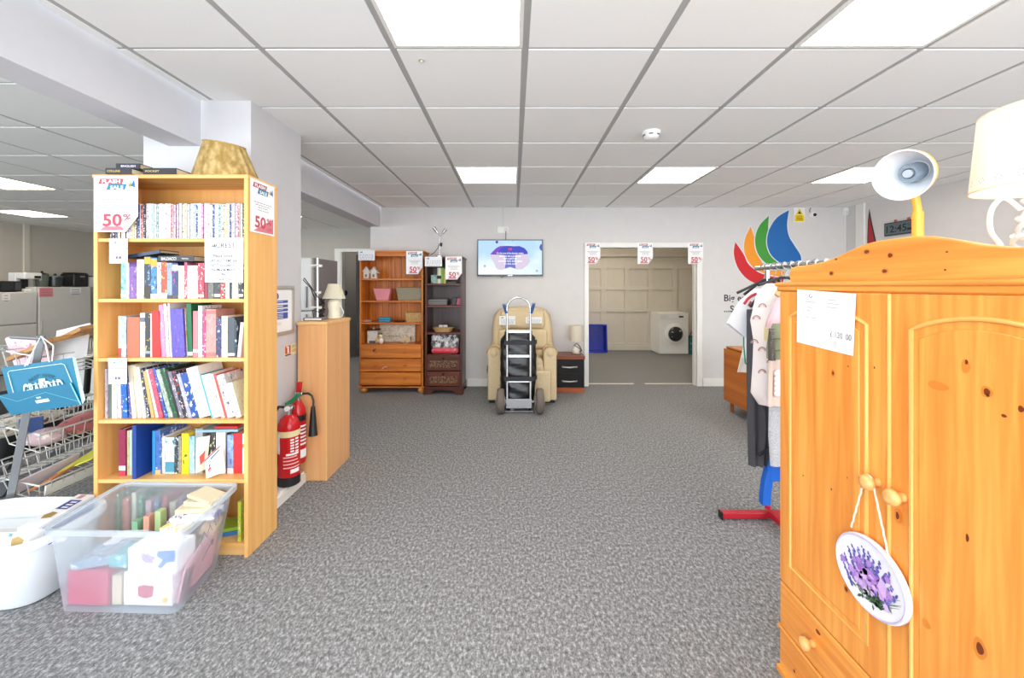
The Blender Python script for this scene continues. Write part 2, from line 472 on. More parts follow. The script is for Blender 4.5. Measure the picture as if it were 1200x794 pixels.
# dark door standing open in the doorway
leaf = MB().box(dx0+.075, dx0+.50, 8.05, 8.09, .02, 1.98)
leaf.box(dx0+.075, dx0+.13, 8.03, 8.05, .02, 1.98); leaf.box(dx0+.45, dx0+.5, 8.03, 8.05, .02, 1.98)
dl = leaf.build('door_3', plain('#63656a', .5), bevel=.002); struct(dl)
fz_sign = MB().cone((fx(404.2, 8.03), 8.028, fz(343, 8.03)), (fx(404.2, 8.03), 8.031, fz(343, 8.03)), .055, n=24)
fz_sign.build('door_sign', plain('#1d2f78', .4), dl)
MB().cone((fx(403.5, 8.03), 8.0, fz(357, 8.03)), (fx(403.5, 8.03), 8.03, fz(357, 8.03)), .03, n=16).build('door_lock', M_black, dl)
struct(MB().box(dx0+.52, dx0+.6, 8.02, 8.10, 0, 2.2).box(dx0+.50, dx0+.62, 8.0, 8.12, 0, .1).build('trim_corridor_post', plain('#b8bac0', .6)))

# ---------------------------------------------------------------- things on ceiling and walls
sx, sy = fx(763, 2.83), 2.83
t = thing('smoke_detector', 'round white smoke detector on a ceiling tile right of centre', 'smoke detector', (sx, sy, ZC))
MB().lathe([(.062, 0), (.064, -.008), (.058, -.018)], (sx, sy, ZC), 28).build('base', M_white, t, smooth=40)
MB().lathe([(.054, -.018), (.054, -.034), (.042, -.048), (.02, -.053), (.004, -.054)], (sx, sy, ZC), 28).build('head', M_white, t, smooth=50)
b = MB()
for k in range(6):
    a = PI/3*k + .2
    b.obox((sx+.052*math.cos(a), sy+.052*math.sin(a), ZC-.027), V((-math.sin(a), math.cos(a), 0))*.014, V((math.cos(a), math.sin(a), 0))*.004, (0, 0, .004))
b.build('vent_slot', plain('#55565a', .6), t)
sx, sy = fx(494, 1.93), 1.93
t = thing('indicator_lamp', 'tiny round indicator fitting in a ceiling tile near the top centre', 'indicator', (sx, sy, ZC))
MB().lathe([(.013, 0), (.013, -.004), (.008, -.006)], (sx, sy, ZC), 20).build('bezel', plain('#a7b09a', .5), t, smooth=40)
MB().lathe([(.006, -.004), (.005, -.010)], (sx, sy, ZC), 12).build('lens', M_white, t)

# wall screen
Y = YB
X0, X1, z0, z1 = fx(559.4, 5.46), fx(636.2, 5.46), fz(323.4, 5.46), fz(280.5, 5.46)
t = thing('wall_screen', 'flat wall-mounted screen lit with a pale blue slide, centre of back wall', 'screen', ((X0+X1)/2, YB, z0))
MB().box(X0, X1, YB-.052, YB-.02, z0, z1).box(X0+.2, X1-.2, YB-.02, YB-.001, z0+.12, z1-.12).build('casing', plain('#4a4b52', .35), t, bevel=.004)
fr = Fr((X0+.012, YB-.0525, z1-.012), (1, 0, 0), (0, 0, -1), X1-X0-.024, z1-z0-.034)
SE = 1.0
def semat(): 
    m, nt, b_ = new_mat('slide background')
    N = nt.nodes.new; L = nt.links.new
    tc = N('ShaderNodeTexCoord'); sp = N('ShaderNodeSeparateXYZ'); r = N('ShaderNodeValToRGB'); n = N('ShaderNodeTexNoise')
    n.inputs['Scale'].default_value = 3.5
    mxx = N('ShaderNodeMath'); mxx.operation = 'ADD'
    m3 = N('ShaderNodeMath'); m3.operation = 'MULTIPLY'; m3.inputs[1].default_value = 1.3
    L(tc.outputs['Object'], sp.inputs[0]); L(tc.outputs['Object'], n.inputs['Vector'])
    L(sp.outputs['Z'], m3.inputs[0]); L(m3.outputs[0], mxx.inputs[0]); L(n.outputs['Fac'], mxx.inputs[1])
    r.color_ramp.elements[0].position = .5; r.color_ramp.elements[0].color = lin('#e4eef5')
    r.color_ramp.elements[1].position = 1.2; r.color_ramp.elements[1].color = lin('#a9cbe6')
    L(mxx.outputs[0], r.inputs['Fac'])
    b_.inputs['Base Color'].default_value = (0, 0, 0, 1)
    L(r.outputs['Color'], b_.inputs['Emission Color']); b_.inputs['Emission Strength'].default_value = SE
    return m
p = MB(); fr.quad(p, 0, 1, 0, 1, 0); p.build('display', semat(), t)
# the blob of the slide: dark blue and violet on top, pale pink below
def blob(u, v): return ((u-115)/935, (v-135)/515)
top = [(290, 345), (330, 300), (385, 245), (440, 220), (560, 216), (640, 222), (720, 220), (790, 250), (835, 300), (842, 340), (580, 360)]
low = [(290, 345), (580, 360), (842, 340), (850, 385), (878, 440), (840, 510), (760, 570), (680, 575), (580, 540), (470, 578), (410, 578), (375, 550), (340, 460), (300, 395)]
mid = [(500, 350), (665, 350), (650, 440), (665, 560), (580, 535), (505, 560), (520, 440)]
p = MB(); fr.poly(p, [blob(*q) for q in top], .0004); p.build('slide_shape', emit('#2b2fb0', SE), t)
p = MB(); fr.poly(p, [blob(*q) for q in low], .0004); p.build('slide_shape', emit('#c9bcd2', SE), t)
p = MB(); fr.poly(p, [blob(*q) for q in mid], .0006); p.build('slide_shape', emit('#5a62b8', SE), t)
p = MB(); fr.poly(p, [blob(*q) for q in ((320, 312), (385, 245), (440, 222), (500, 222), (430, 270), (400, 330), (300, 342))], .0007); p.build('slide_shape', emit('#6a2fb5', SE), t)
p = MB()
def dot(p, u, v, r, n=.0008):
    p.poly([fr.p(*blob(u, v), n) + fr.U*(r*math.cos(a*PI/10)) + fr.D*(r*math.sin(a*PI/10)) for a in range(20)])
dot(p, 388, 160, .019); p.build('slide_dot', emit('#4d1a94', SE), t)
p = MB(); fr.poly(p, [blob(*q) for q in ((1048, 185), (1022, 205), (1012, 240), (1022, 275), (1048, 295))], .0008); p.build('slide_dot', emit('#3c3f9a', SE), t)
p = MB(); dot(p, 210, 522, .016); dot(p, 975, 595, .015); dot(p, 620, 142, .008); p.build('slide_dot', emit('#92a9b4', SE), t)
p = MB()
fr.text(p, '\u201d', *blob(583, 345), .12, .0012, bold=.02); p.build('quote_mark', emit('#d9365f', SE), t)
p = MB()
for s, v, wd in (("It's the one of the busiest weeks", 340, .36), ("that can do a great job", 382, .29), ("with a good day", 420, .18), ("and they have done great", 458, .32), ("to the end", 500, .17)):
    fr.text(p, s, *blob(583, v), .034, .0012, width=wd, bold=.008)
p.build('lettering', emit('#ffffff', SE), t)
MB().box((X0+X1)/2-.03, (X0+X1)/2+.03, YB-.054, YB-.052, z0+.006, z0+.014).build('badge', M_chrome, t)
MB().tube([(fx(586.5, 5.48), YB-.03, z0), (fx(587.5, 5.48), YB-.03, z0-.022), (fx(590, 5.48), YB-.03, z0-.002)], .004).build('cable', M_black, t, smooth=60)
# socket and trunking over the screen
t = thing('wall_socket', 'white double socket plate on wall just above the screen', 'socket', W(589.5, 269, YB))
MB().box(fx(583.2, YB), fx(596, YB), YB-.012, YB-.0005, fz(272.8, YB), fz(265.6, YB)).build('plate', M_white, t, bevel=.002)
MB().box(fx(591, YB), fx(595, YB), YB-.04, YB-.012, fz(271.3, YB), fz(267, YB)).build('plug', plain('#d9d9d6', .5), t, bevel=.003)
MB().tube([W(592.7, 271, YB-.03), W(592.9, 275, YB-.04), W(592.4, 281, YB-.035)], .006).build('cable', plain('#6b6b70', .5), t, smooth=60)
struct(MB().box(fx(588.3, YB), fx(590.7, YB), YB-.012, YB, fz(265.6, YB), ZC).build('trim_1', plain('#cfced0', .6)))

# back-wall sign: four sails and wording
def sp_(c): return (830 + c[0]/4.965, 230 + c[1]/4.965)
def smooth_poly(pts, k=4):
    out = []
    n = len(pts)
    for i in range(n):
        p0, p1, p2, p3 = [V((*pts[(i+j) % n][:2], 0)) for j in (-1, 0, 1, 2)]
        sharp1 = len(pts[i]) > 2; sharp2 = len(pts[(i+1) % n]) > 2
        if sharp1: p0 = p1
        if sharp2: p3 = p2
        for q in range(k):
            s = q/k
            a = .5*((2*p1) + (p2-p0)*s + (2*p0-5*p1+4*p2-p3)*s*s + (3*p1-p0-3*p2+p3)*s**3)
            out.append((a.x, a.y))
    return out
sails = [('#cf1420', [(157, 265, 1), (148, 330), (165, 400), (200, 455), (250, 495), (330, 520), (430, 512, 1), (440, 480, 1), (300, 440), (235, 395), (205, 335)]),
         ('#f59a1d', [(246, 175, 1), (215, 240), (208, 310), (228, 370), (270, 420), (330, 450), (430, 470, 1), (450, 430, 1), (330, 400), (290, 330), (272, 250)]),
         ('#3f9a35', [(352, 112, 1), (300, 165), (274, 230), (276, 300), (305, 360), (360, 405), (440, 430, 1), (470, 400, 1), (400, 360), (350, 280), (348, 190)]),
         ('#1467b2', [(469, 80, 1), (400, 122), (355, 190), (340, 265), (358, 330), (400, 375), (450, 402), (500, 405), (541, 376, 1), (535, 340), (505, 292), (468, 230), (458, 160)])]
tt = thing('sail_sign', 'large sail logo of red, orange, green and blue curves on back wall', 'wall sign', W(900, 330, YB))
for i, (c, pts) in enumerate(sails):
    pp = smooth_poly(pts)
    n = .001 + i*.0008
    cxm = sum(q[0] for q in pp)/len(pp); cym = sum(q[1] for q in pp)/len(pp)
    out = MB(); sh = MB()
    P = [W(*sp_(q), YB) for q in pp]
    sh.prism([q - V((0, n+.0004, 0)) for q in P], (0, .0003, 0))
    # pale outline a few millimetres wider
    m = len(P)
    area = sum(P[k].x*P[(k+1) % m].z - P[(k+1) % m].x*P[k].z for k in range(m))
    sg = .012 if area > 0 else -.012
    ring = []
    for k in range(m):
        tan = P[(k+1) % m] - P[k-1]; tan.normalize()
        ring.append(V((P[k].x + sg*tan.z, YB-n, P[k].z - sg*tan.x)))
    sail = sh.build('sail', plain(c, .45), tt)
    out.poly(ring); out.build('outline', plain('#dfe3e8', .5), sail)
p = MB(); 
fr = Fr(W(848.5, 345, YB), (1, 0, 0), (0, 0, -1), 1, 1)
fr.text(p, 'Big en', 0, .088, .125, .001, align='L', bold=.018); fr.text(p, '...Sm', 0, .236, .125, .001, align='L', bold=.018)
p.build('lettering', plain('#26242b', .5), tt)
# yellow warning sign, dome camera, sensor, trunking
X0, X1, z0, z1 = fx(930.3, YB), fx(943, YB), fz(260.2, YB), fz(243.4, YB)
t = thing('warning_sign', 'small white and yellow warning sign with triangle high on back wall', 'sign', ((X0+X1)/2, YB, z0))
MB().box(X0, X1, YB-.004, YB-.0005, z0, z1).build('plate', M_white, t)
fr = Fr((X0, YB-.004, z1), (1, 0, 0), (0, 0, -1), X1-X0, z1-z0)
p = MB(); fr.quad(p, .06, .94, .5, .97); fr.poly(p, [(.5, .05), (.86, .48), (.14, .48)]); p.build('yellow_panel', plain('#f2d21c', .5), t)
p = MB(); fr.poly(p, [(.5, .2), (.66, .42), (.34, .42)], .001); fr.text(p, 'CCTV', .5, .66, .03, bold=.02); fr.quad(p, .2, .8, .72, .76); fr.quad(p, .2, .8, .82, .86); p.build('lettering', M_ink, t)
c = W(951, 252, YB)
t = thing('dome_camera', 'small white dome camera with black lens, high on back wall', 'camera', c)
MB().lathe([(.045, 0), (.045, .02), (.04, .045), (.025, .06), (.004, .064)], c, 24, M=Matrix.Rotation(PI/2, 4, 'X')).build('housing', M_white, t, smooth=50)
MB().lathe([(.024, .052), (.02, .07), (.004, .075)], c+V((0, 0, -.004)), 20, M=Matrix.Rotation(PI/2, 4, 'X')).build('lens', M_black, t, smooth=60)
MB().tube([c+V((-.02, -.004, .03)), c+V((-.03, -.004, .065)), c+V((-.012, -.004, .1))], .004).build('cable', M_ink, t, smooth=60)
c = W(989, 248, YB)
t = thing('alarm_sensor', 'white boxy alarm sensor high in the right corner of back wall', 'sensor', c)
MB().box(c.x-.034, c.x+.034, YB-.05, YB-.0005, c.z-.055, c.z+.055).build('housing', M_white, t, bevel=.01)
MB().box(c.x-.02, c.x+.02, YB-.053, YB-.05, c.z-.04, c.z).build('lens', plain('#d8d8d8', .3), t, bevel=.002)
MB().tube([(c.x+.01, YB-.004, c.z-.055), (c.x+.01, YB-.004, 1.5)], .003).build('cable', M_white, t)
struct(MB().box(4.495, 4.52, 5.22, 5.34, 0, ZC).build('trim_2', M_trim))
# narrow flame-shaped decal on the side wall next to the trunking
t = thing('wall_pennant', 'thin dark and red curved sail shape on right wall near the corner', 'wall sign', (4.519, 5.0, 1.6))
def wr(Y, z): return V((4.518, Y, z))
MB().prism([wr(5.16, 2.34), wr(5.18, 2.2), wr(5.19, 1.95), wr(5.18, 1.6), wr(4.98, 1.6), wr(5.06, 1.9), wr(5.12, 2.15)], (-.001, 0, 0)).build('edge', plain('#2c3a30', .5), t)
MB().prism([wr(5.155, 2.26), wr(5.172, 2.1), wr(5.178, 1.95), wr(5.17, 1.62), wr(5.01, 1.62), wr(5.08, 1.9), wr(5.13, 2.1)], (-.002, 0, 0)).build('sail', plain('#b3202c', .5), t)
# digital wall clock
t = thing('digital_clock', 'dark digital wall clock reading 12:45 on right wall behind yellow lamp', 'clock', (4.52, 4.72, 1.95))
ya, yb, za, zb = 4.92, 4.53, 1.955, 2.11
MB().box(4.485, 4.519, yb, ya, za, zb).build('casing', plain('#2b2c30', .4), t, bevel=.004)
fr = Fr((4.4845, ya-.012, zb-.012), (0, -1, 0), (0, 0, -1), ya-yb-.024, zb-za-.024)
p = MB(); fr.quad(p, 0, 1, 0, 1, .0003); p.build('screen', plain('#5c6a70', .3), t)
for y_ in (4.79, 4.63): MB().box(4.495, 4.51, y_-.012, y_+.012, zb, zb+.028).build('clip', plain('#c2502e', .5), t, bevel=.003)
p = MB(); fr.text(p, '12:45', .06, .82, .115, .0008, align='L', bold=.012, width=.25); fr.text(p, '03', .86, .45, .05, .0008, width=.06); fr.quad(p, .76, .96, .6, .8, .0008); p.build('digits', plain('#14161a', .5), t)
# ================================================================ OAK BOOKCASE AND ITS BOOKS
oakZ = wood('#dfa55c', '#eab873', '#e4ae67', 'Z', 1.2)
oakX = wood('#dda459', '#ecbd7b', '#e4ae67', 'X', 1.2)
BX0, BX1, BY, BYB, BT = -2.09, -1.322, 2.02, 2.27, 1.903
SH = [fz(279, BY), fz(350, BY), fz(419.3, BY), fz(492, BY), fz(562, BY), .067]
bc = thing('bookcase', 'tall light oak bookcase packed with books, left of the aisle', 'bookcase', ((BX0+BX1)/2, (BY+BYB)/2, 0))
MB().box(BX0, BX0+.02, BY, BYB, 0, BT-.018).build('side_panel', oakZ, bc, bevel=.001)
MB().box(BX1-.02, BX1, BY, BYB, 0, BT-.018).build('side_panel', oakZ, bc, bevel=.001)
MB().box(BX0-.003, BX1+.003, BY-.003, BYB, BT-.018, BT).build('top_panel', oakX, bc, bevel=.001)
MB().box(BX0+.02, BX1-.02, BYB-.008, BYB-.002, .05, BT-.018).build('back_panel', wood('#d79b52', '#e0aa64', None, 'Z', 1.2), bc)
for z in SH: MB().box(BX0+.02, BX1-.02, BY+.003, BYB-.008, z-.018, z).build('shelf', oakX, bc, bevel=.001)
MB().box(BX0+.02, BX1-.02, BY+.02, BY+.036, 0, .049).build('plinth', oakX, bc)

PAGES = speck('#d3c4a0', '#e6dabd', 9, rough=.9, bump=.4, stretch=(160, 1, 1))
def book(x0, x1, z, h, yf, d, mat, label, group, lean=0, spine=None, name='book', page=True, yaw=0):
    """standing book, spine to the aisle; a negative lean tips the head to the left"""
    wd = x1-x0
    px0 = x0 if lean <= 0 else x1
    L = 0 if lean <= 0 else -wd
    mb = MB(); t = min(.0025, wd*.2)
    mb.box(L, L+t, 0, d, 0, h); mb.box(L+wd-t, L+wd, 0, d, 0, h); mb.box(L+t, L+wd-t, 0, t, 0, h)
    mats = [mat]
    if spine:
        for (a, b, m) in spine:
            mats.append(m); mb.box(L-.0003, L+wd+.0003, -.0006, t*.5, a*h, b*h, len(mats)-1)
    o = mb.build(name, mats)
    if page: MB().box(L+t, L+wd-t, t, d-.004, .003, h-.004).build('pages', PAGES, o)
    o.location = (px0, yf, z)
    o.rotation_euler = (0, lean, yaw)
    tag(o, label, 'book', group)
    return o
def flatbook(c, sx, sy, sz, mat, label, group, rot=(0, 0, 0), cat='book', txt=None, tcol=None, tw=None):
    """book lying on its cover, spine to the aisle"""
    t = .003
    mb = MB(); mb.box(-sx/2, sx/2, -sy/2, sy/2, 0, t).box(-sx/2, sx/2, -sy/2, sy/2, sz-t, sz).box(-sx/2, sx/2, -sy/2, -sy/2+t, t, sz-t)
    o = mb.build('book', mat)
    MB().box(-sx/2+.003, sx/2-.003, -sy/2+t, sy/2-.004, t, sz-t).build('pages', PAGES, o)
    if txt:
        p = MB()
        for s, u, wd, hh, cc in txt: p.text(s, (u*sx, -sy/2-.0006, sz*.5-hh*.36), (1, 0, 0), (0, 0, 1), hh, width=wd*sx, bold=.02)
        p.build('lettering', tcol, o)
    o.location = c; o.rotation_euler = rot
    return tag(o, label, cat, group)

# --- top shelf: DVD cases
pal = [('white', printed('#f2f2f0', '#c8d4e6', '#3c3c48', 120, (1, 1, 1), a=.43, bb=.585)), ('pale blue', printed('#dfe9f2', '#8fb2d8', '#f6f6f6', 120, (1, 1, 1), a=.43, bb=.585)),
       ('white and pink', printed('#f3eef0', '#e48ab0', '#c43f5c', 120, (1, 1, 1), a=.43, bb=.585)), ('cream', printed('#efe8d0', '#d8a24c', '#5b4a3a', 120, (1, 1, 1), a=.43, bb=.585)),
       ('lilac', printed('#cbb9e2', '#efeaf5', '#6a55a8', 120, (1, 1, 1), a=.43, bb=.585)), ('navy', printed('#39477e', '#1e2440', '#d8dbe6', 120, (1, 1, 1), a=.43, bb=.585)),
       ('pink', printed('#e3a0c4', '#f4dfe9', '#b54b86', 120, (1, 1, 1), a=.43, bb=.585)), ('yellow', printed('#f0dc7a', '#f7f3dc', '#c46a2e', 120, (1, 1, 1), a=.43, bb=.585)),
       ('red', printed('#d8584e', '#f4e4e0', '#7e1f22', 120, (1, 1, 1), a=.43, bb=.585)), ('black', printed('#2c2a30', '#d9d9dc', '#7d3030', 120, (1, 1, 1), a=.43, bb=.585)),
       ('turquoise', printed('#8fc6d2', '#eef4f4', '#2b6c84', 120, (1, 1, 1), a=.43, bb=.585)), ('grey-green', printed('#6f9a94', '#dde8e4', '#33504c', 120, (1, 1, 1), a=.43, bb=.585))]
seq = [9,9,5,3,2,0,0,4,7,3,5,8,9,4,1,10,0,11,1,1,4,4,8,6,6,2,3,7,0,1,10,5,2,6,2,2,0,5,1,11,0,3,7,5,4,6,8,3,9]
n = len(seq)
Xa, Xb = fx(131, 2.05), BX1-.022
pitch = (Xb-Xa)/n
for i, k in enumerate(seq):
    x0 = Xa+i*pitch
    hh = .176 + random.choice((0, 0, 0, .002, -.004))
    o = MB().box(0, pitch-.0008, 0, .128, 0, hh).box(.0012, pitch-.002, -.0004, .002, .002, hh-.002, 1).build('dvd_case', [plain('#d9dade', .25) if k % 3 else plain('#26262b', .3), pal[k][1]], bevel=.0008, seg=1)
    o.location = (x0, BY+.018+random.uniform(-.002, .003), SH[0])
    r = n-i
    tag(o, '%s DVD case, %s from the right on the bookcase\'s top shelf' % (pal[k][0], ordinal(r)), 'DVD', 'DVD cases on the top shelf')

def P(c1, c2='#f4f2ee', c3='#2b2b33', s=45): return printed(c1, c2, c3, s*2.2, a=.40, bb=.61)
def S(c): return plain(c, .45)
# --- second shelf: paperbacks
def cx5(c): return 100 + c/4.96
def row(items, yd, base, shelf, group, where, depth=.14, lean=None, cxf=cx5, minx=None):
    k = 0; prev = None
    N = len(items)
    for it in items:
        a, b, topz, mat, col = it[:5]
        le = it[5] if len(it) > 5 else 0
        sp = it[6] if len(it) > 6 else None
        dy = it[7] if len(it) > 7 else 0
        k += 1
        Y = yd+dy
        x0, x1 = fx(a, Y), fx(b, Y)
        book(x0+.0004, x1-.0004, shelf, topz, Y, min(depth, BYB-.012-Y), mat,
             '%s, %s from the left on the bookcase\'s %s shelf' % (col, ordinal(k), where), group, le, sp)
def hz(py, Y, shelf): return fz(py, Y) - shelf
Y2 = 2.05
def it2(a, b, top, mat, col, *r): return (cx5(a), cx5(b), hz(270+top/4.96, Y2, SH[1]), mat, col) + r
white, dk = S('#f1efec'), S('#26262c')
items = [it2(207, 234, 190, P('#7fc3bf', '#cfe6e0', '#2e7d84'), 'teal patterned paperback', 0, [(.05, .14, white)]),
    it2(235, 254, 186, white, 'slim white paperback', 0, [(.04, .12, S('#b9c6cc'))]),
    it2(256, 298, 182, P('#7a4f9c', '#5b3580', '#c7a6da', 30), 'purple paperback', 0, [(.86, .98, S('#5b3580'))]),
    it2(300, 340, 168, P('#f4f1f2', '#f4f1f2', '#d66a86', 30), 'white paperback', 0, [(.03, .1, S('#c7c2cc'))]),
    it2(343, 379, 150, P('#20304a', '#1c2433', '#6f9ab5', 30), 'tall dark blue book', 0, [(.82, .98, S('#e0a62d')), (.02, .3, S('#3a3020'))]),
    it2(380, 417, 158, P('#3f7fb5', '#223f6b', '#e6eef2', 30), 'tall blue and yellow thriller', 0, [(.78, .97, S('#e8a43a')), (.0, .12, white)]),
    it2(418, 440, 184, P('#f0e6dc', '#d24a2c', '#2f5fa8', 40), 'orange and white paperback', 0),
    it2(441, 474, 182, P('#d2452f', '#efc84a', '#b5242c', 34), 'red and yellow paperback', 0, [(.0, .16, S('#efe2c6'))]),
    it2(475, 504, 188, P('#8ea0d8', '#6d86c6', '#c04aa0', 30), 'lavender blue paperback', 0, [(.0, .1, S('#4a4a55'))]),
    it2(505, 538, 188, P('#27386e', '#1f2c58', '#d04a9a', 30), 'navy paperback', 0, [(.78, .95, S('#e6e6ea')), (.0, .1, S('#504a48'))]),
    it2(540, 574, 204, P('#dfe3bd', '#dfe3bd', '#9fae84', 30), 'pale green paperback', 0, [(.02, .1, white)]),
    it2(575, 592, 184, P('#b93f5e', '#2f7f94', '#efe0d0', 36), 'slim crimson paperback', 0),
    it2(593, 652, 203, S('#f5f4f1'), 'thick white paperback', 0, [(.84, .92, S('#b9b6b0'))]),
    it2(655, 689, 188, P('#c9364a', '#f2e8e6', '#8f2033', 40), 'crimson paperback', 0, [(.04, .12, white)]),
    it2(691, 711, 196, S('#8e2d3a'), 'slim maroon paperback', 0),
    it2(712, 746, 198, P('#6a6a68', '#55565a', '#cfc94a', 30), 'grey paperback with yellow lettering'),
    it2(748, 784, 200, P('#3c4044', '#2a2c30', '#6b7076', 30), 'charcoal paperback', 0, [(.06, .14, white)]),
    it2(785, 814, 196, P('#c8362f', '#f4eee8', '#f4eee8', 46), 'red and white paperback'),
    it2(815, 838, 200, S('#efe7d4'), 'slim cream paperback'),
    it2(839, 850, 205, dk, 'very slim black paperback'),
    it2(851, 889, 200, P('#d8cbb4', '#efe7d8', '#a08a6a', 34), 'beige paperback'),
    it2(891, 917, 196, P('#222226', '#f0f0f0', '#222226', 30), 'black paperback with white lettering', 0, [(.06, .13, white)])]
row(items, Y2, 348, SH[1], 'books standing on the second shelf', 'second')
tops = max(i[2] for i in items)
za = SH[1]+hz(270+150/4.96, Y2, SH[1])
xb0, xb1 = fx(cx5(245), Y2), fx(cx5(432), Y2)
flatbook(((xb0+xb1)/2-.004, Y2+.06, za+.0025), .176, .12, .017, P('#2f3d55', '#232c3e', '#55647d', 25), 'dark blue thriller lying tilted across the second shelf\'s left books', 'books laid over the second shelf row', rot=(0, -.16, 0))
xb0, xb1 = fx(cx5(428), Y2), fx(cx5(634), Y2)
flatbook(((xb0+xb1)/2, Y2+.06, SH[1]+hz(270+179/4.96, Y2, SH[1])), xb1-xb0, .13, .027, plain('#28282d', .4), 'black thriller lying flat on the second shelf row', 'books laid over the second shelf row',
         txt=[('BALDACCI', -.2, .42, .02, 0), ('TOTAL', .26, .2, .008, 0)], tcol=plain('#e9e9ea', .5))
# --- third shelf
def cx3(c): return 130 + c/7.5
Y3 = 2.045
def it3(a, b, top, mat, col, *r): return (cx3(a), cx3(b), hz(340+top/7.5, Y3, SH[2]), mat, col) + r
items = [it3(65, 90, 226, S('#ece6d8'), 'slim cream paperback', 0, [(.0, .22, S('#c63a34'))]),
    it3(91, 134, 228, P('#a9b4bd', '#dfe3e6', '#7c8c98', 30), 'grey-blue and white paperback'),
    it3(146, 252, 236, S('#e2694a'), 'thick coral red book', 0, [(.04, .9, S('#e2694a'))]),
    it3(256, 299, 200, S('#f2f0ee'), 'white paperback', 0, [(.8, .9, S('#6a7078'))]),
    it3(301, 345, 203, P('#2a2a2c', '#2a2a2c', '#e0c03a', 30), 'black paperback with yellow lettering', 0, [(.08, .14, S('#8aa0c0'))]),
    it3(346, 360, 203, S('#efece4'), 'slim off-white paperback'),
    it3(364, 440, 184, S('#d9261f'), 'thick bright red paperback', -.02),
    it3(446, 484, 128, P('#ee87b2', '#ee87b2', '#f6c3d8', 30), 'pink paperback', -.06),
    it3(488, 514, 118, P('#f3e6e2', '#d8433a', '#f6efe8', 40), 'tall white and red book', -.06),
    it3(522, 538, 112, S('#f1e3e8'), 'tall pale pink book', -.05),
    it3(541, 652, 164, P('#5a48a6', '#493a92', '#7a68c0', 34), 'thick purple paperback', -.05, None, -.012),
    it3(656, 672, 156, P('#ecd9a8', '#e09a3a', '#f6f0de', 40), 'slim yellow paperback', -.05),
    it3(676, 718, 118, S('#14663f'), 'tall dark green book', -.03, [(.03, .1, S('#d9e6dc'))]),
    it3(722, 764, 182, S('#e27f86'), 'salmon pink paperback', 0, [(.1, .17, white)]),
    it3(767, 799, 135, P('#f4f2f3', '#f4f2f3', '#6f93c4', 34), 'tall white paperback'),
    it3(801, 830, 182, P('#c63c74', '#f0dfe6', '#c63c74', 40), 'magenta and white paperback'),
    it3(834, 924, 166, P('#c48c86', '#b97d78', '#cf9c96', 30), 'thick dusty pink leather-look book', 0, [(.02, .1, S('#b0706c')), (.9, .97, S('#b0706c'))]),
    it3(927, 968, 242, P('#2a3a66', '#d0402e', '#e8e8ea', 34), 'navy and red paperback'),
    it3(972, 1024, 226, P('#f3ead2', '#f3ead2', '#e0782a', 36), 'cream and orange paperback'),
    it3(1028, 1088, 240, S('#4b535c'), 'slate grey paperback', 0, [(.04, .1, white)]),
    it3(1090, 1103, 262, P('#39424a', '#cfd6da', '#39424a', 30), 'dark grey paperback with white drawing'),
    it3(1108, 1139, 282, S('#eed7dc'), 'pale pink paperback', .1)]
row(items, Y3, 416, SH[2], 'books standing on the third shelf', 'third')
# yellow panel of the coral book, barcode of the purple one
# --- fourth shelf: leaning row
def cx4(c): return 110 + c/6.667
Y4 = 2.05
sc4 = Y4/F/6.667
spec = [(20, 385, P('#b9aab8', '#cfc6d0', '#8b7d8c'), 'slim mauve book'), (42, 270, S('#6b7a72'), 'grey-green book'), (48, 275, P('#efe6cf', '#efe6cf', '#c9bfa2', 30), 'cream book'),
    (30, 265, P('#eac6cf', '#f4f1ee', '#c94f63', 40), 'pink and white book'), (48, 400, P('#2467b8', '#1d54a0', '#e8eef4', 40), 'blue book'),
    (28, 400, P('#5c4f94', '#f0eef4', '#2f2a55', 50), 'purple and white book'), (34, 415, S('#efe4cd'), 'tall cream book'), (34, 410, P('#e8dcc2', '#f2ead8', '#c2b08e', 30), 'pale buff book'),
    (26, 400, S('#f3f2f0'), 'slim white book'), (24, 390, P('#2c3350', '#e3d23a', '#e6e6ec', 40), 'navy and yellow book'), (30, 370, S('#cfa86a'), 'tan book'), (26, 385, P('#e6e2d6', '#9fb0a4', '#f4f2ec'), 'slim pale book'),
    (42, 385, P('#d84f66', '#e98a9a', '#c03a52', 36), 'rose red book'), (26, 400, P('#3a55a6', '#e8e8f0', '#27376e', 40), 'slim blue book'), (38, 390, P('#9fae9c', '#dfe4d8', '#6f8070', 36), 'grey-green paperback'),
    (34, 395, P('#25573c', '#1b4630', '#8fbf9c', 40), 'dark green book'), (34, 385, S('#2a2722'), 'black-brown book'), (30, 375, P('#7d7488', '#c9c2cf', '#564e62', 36), 'mauve-grey book'),
    (40, 370, P('#2b2b33', '#d9463c', '#f0f0f0', 36), 'black and red book'), (34, 355, P('#a9a6b4', '#e9e7ee', '#6a4f9c', 36), 'lilac grey book'), (62, 360, P('#274f9a', '#f2f2f2', '#1a2440', 30), 'blue and white book'),
    (104, 400, P('#f6f5f1', '#f6f5f1', '#dfe6de', 24), 'very thick white book'), (20, 350, S('#4aa7c4'), 'thin turquoise book'), (78, 345, S('#f3f0ec'), 'thick off-white book'), (30, 350, P('#efe9e4', '#efe9e4', '#e58a8a', 30), 'slim white and peach book'), (22, 350, S('#e3564e'), 'thin red book'),
    (72, 345, P('#c9cbd0', '#e4e5e8', '#3c4a70', 26), 'silver-grey book'), (50, 280, P('#dfe6cf', '#e9eedd', '#b9c9a4', 26), 'pale green book')]
x = fx(cx4(92), Y4); pl = 0; ph = 0
tot = sum(s[0] for s in spec); 
xend = fx(cx4(1172), Y4)
N4 = len(spec)
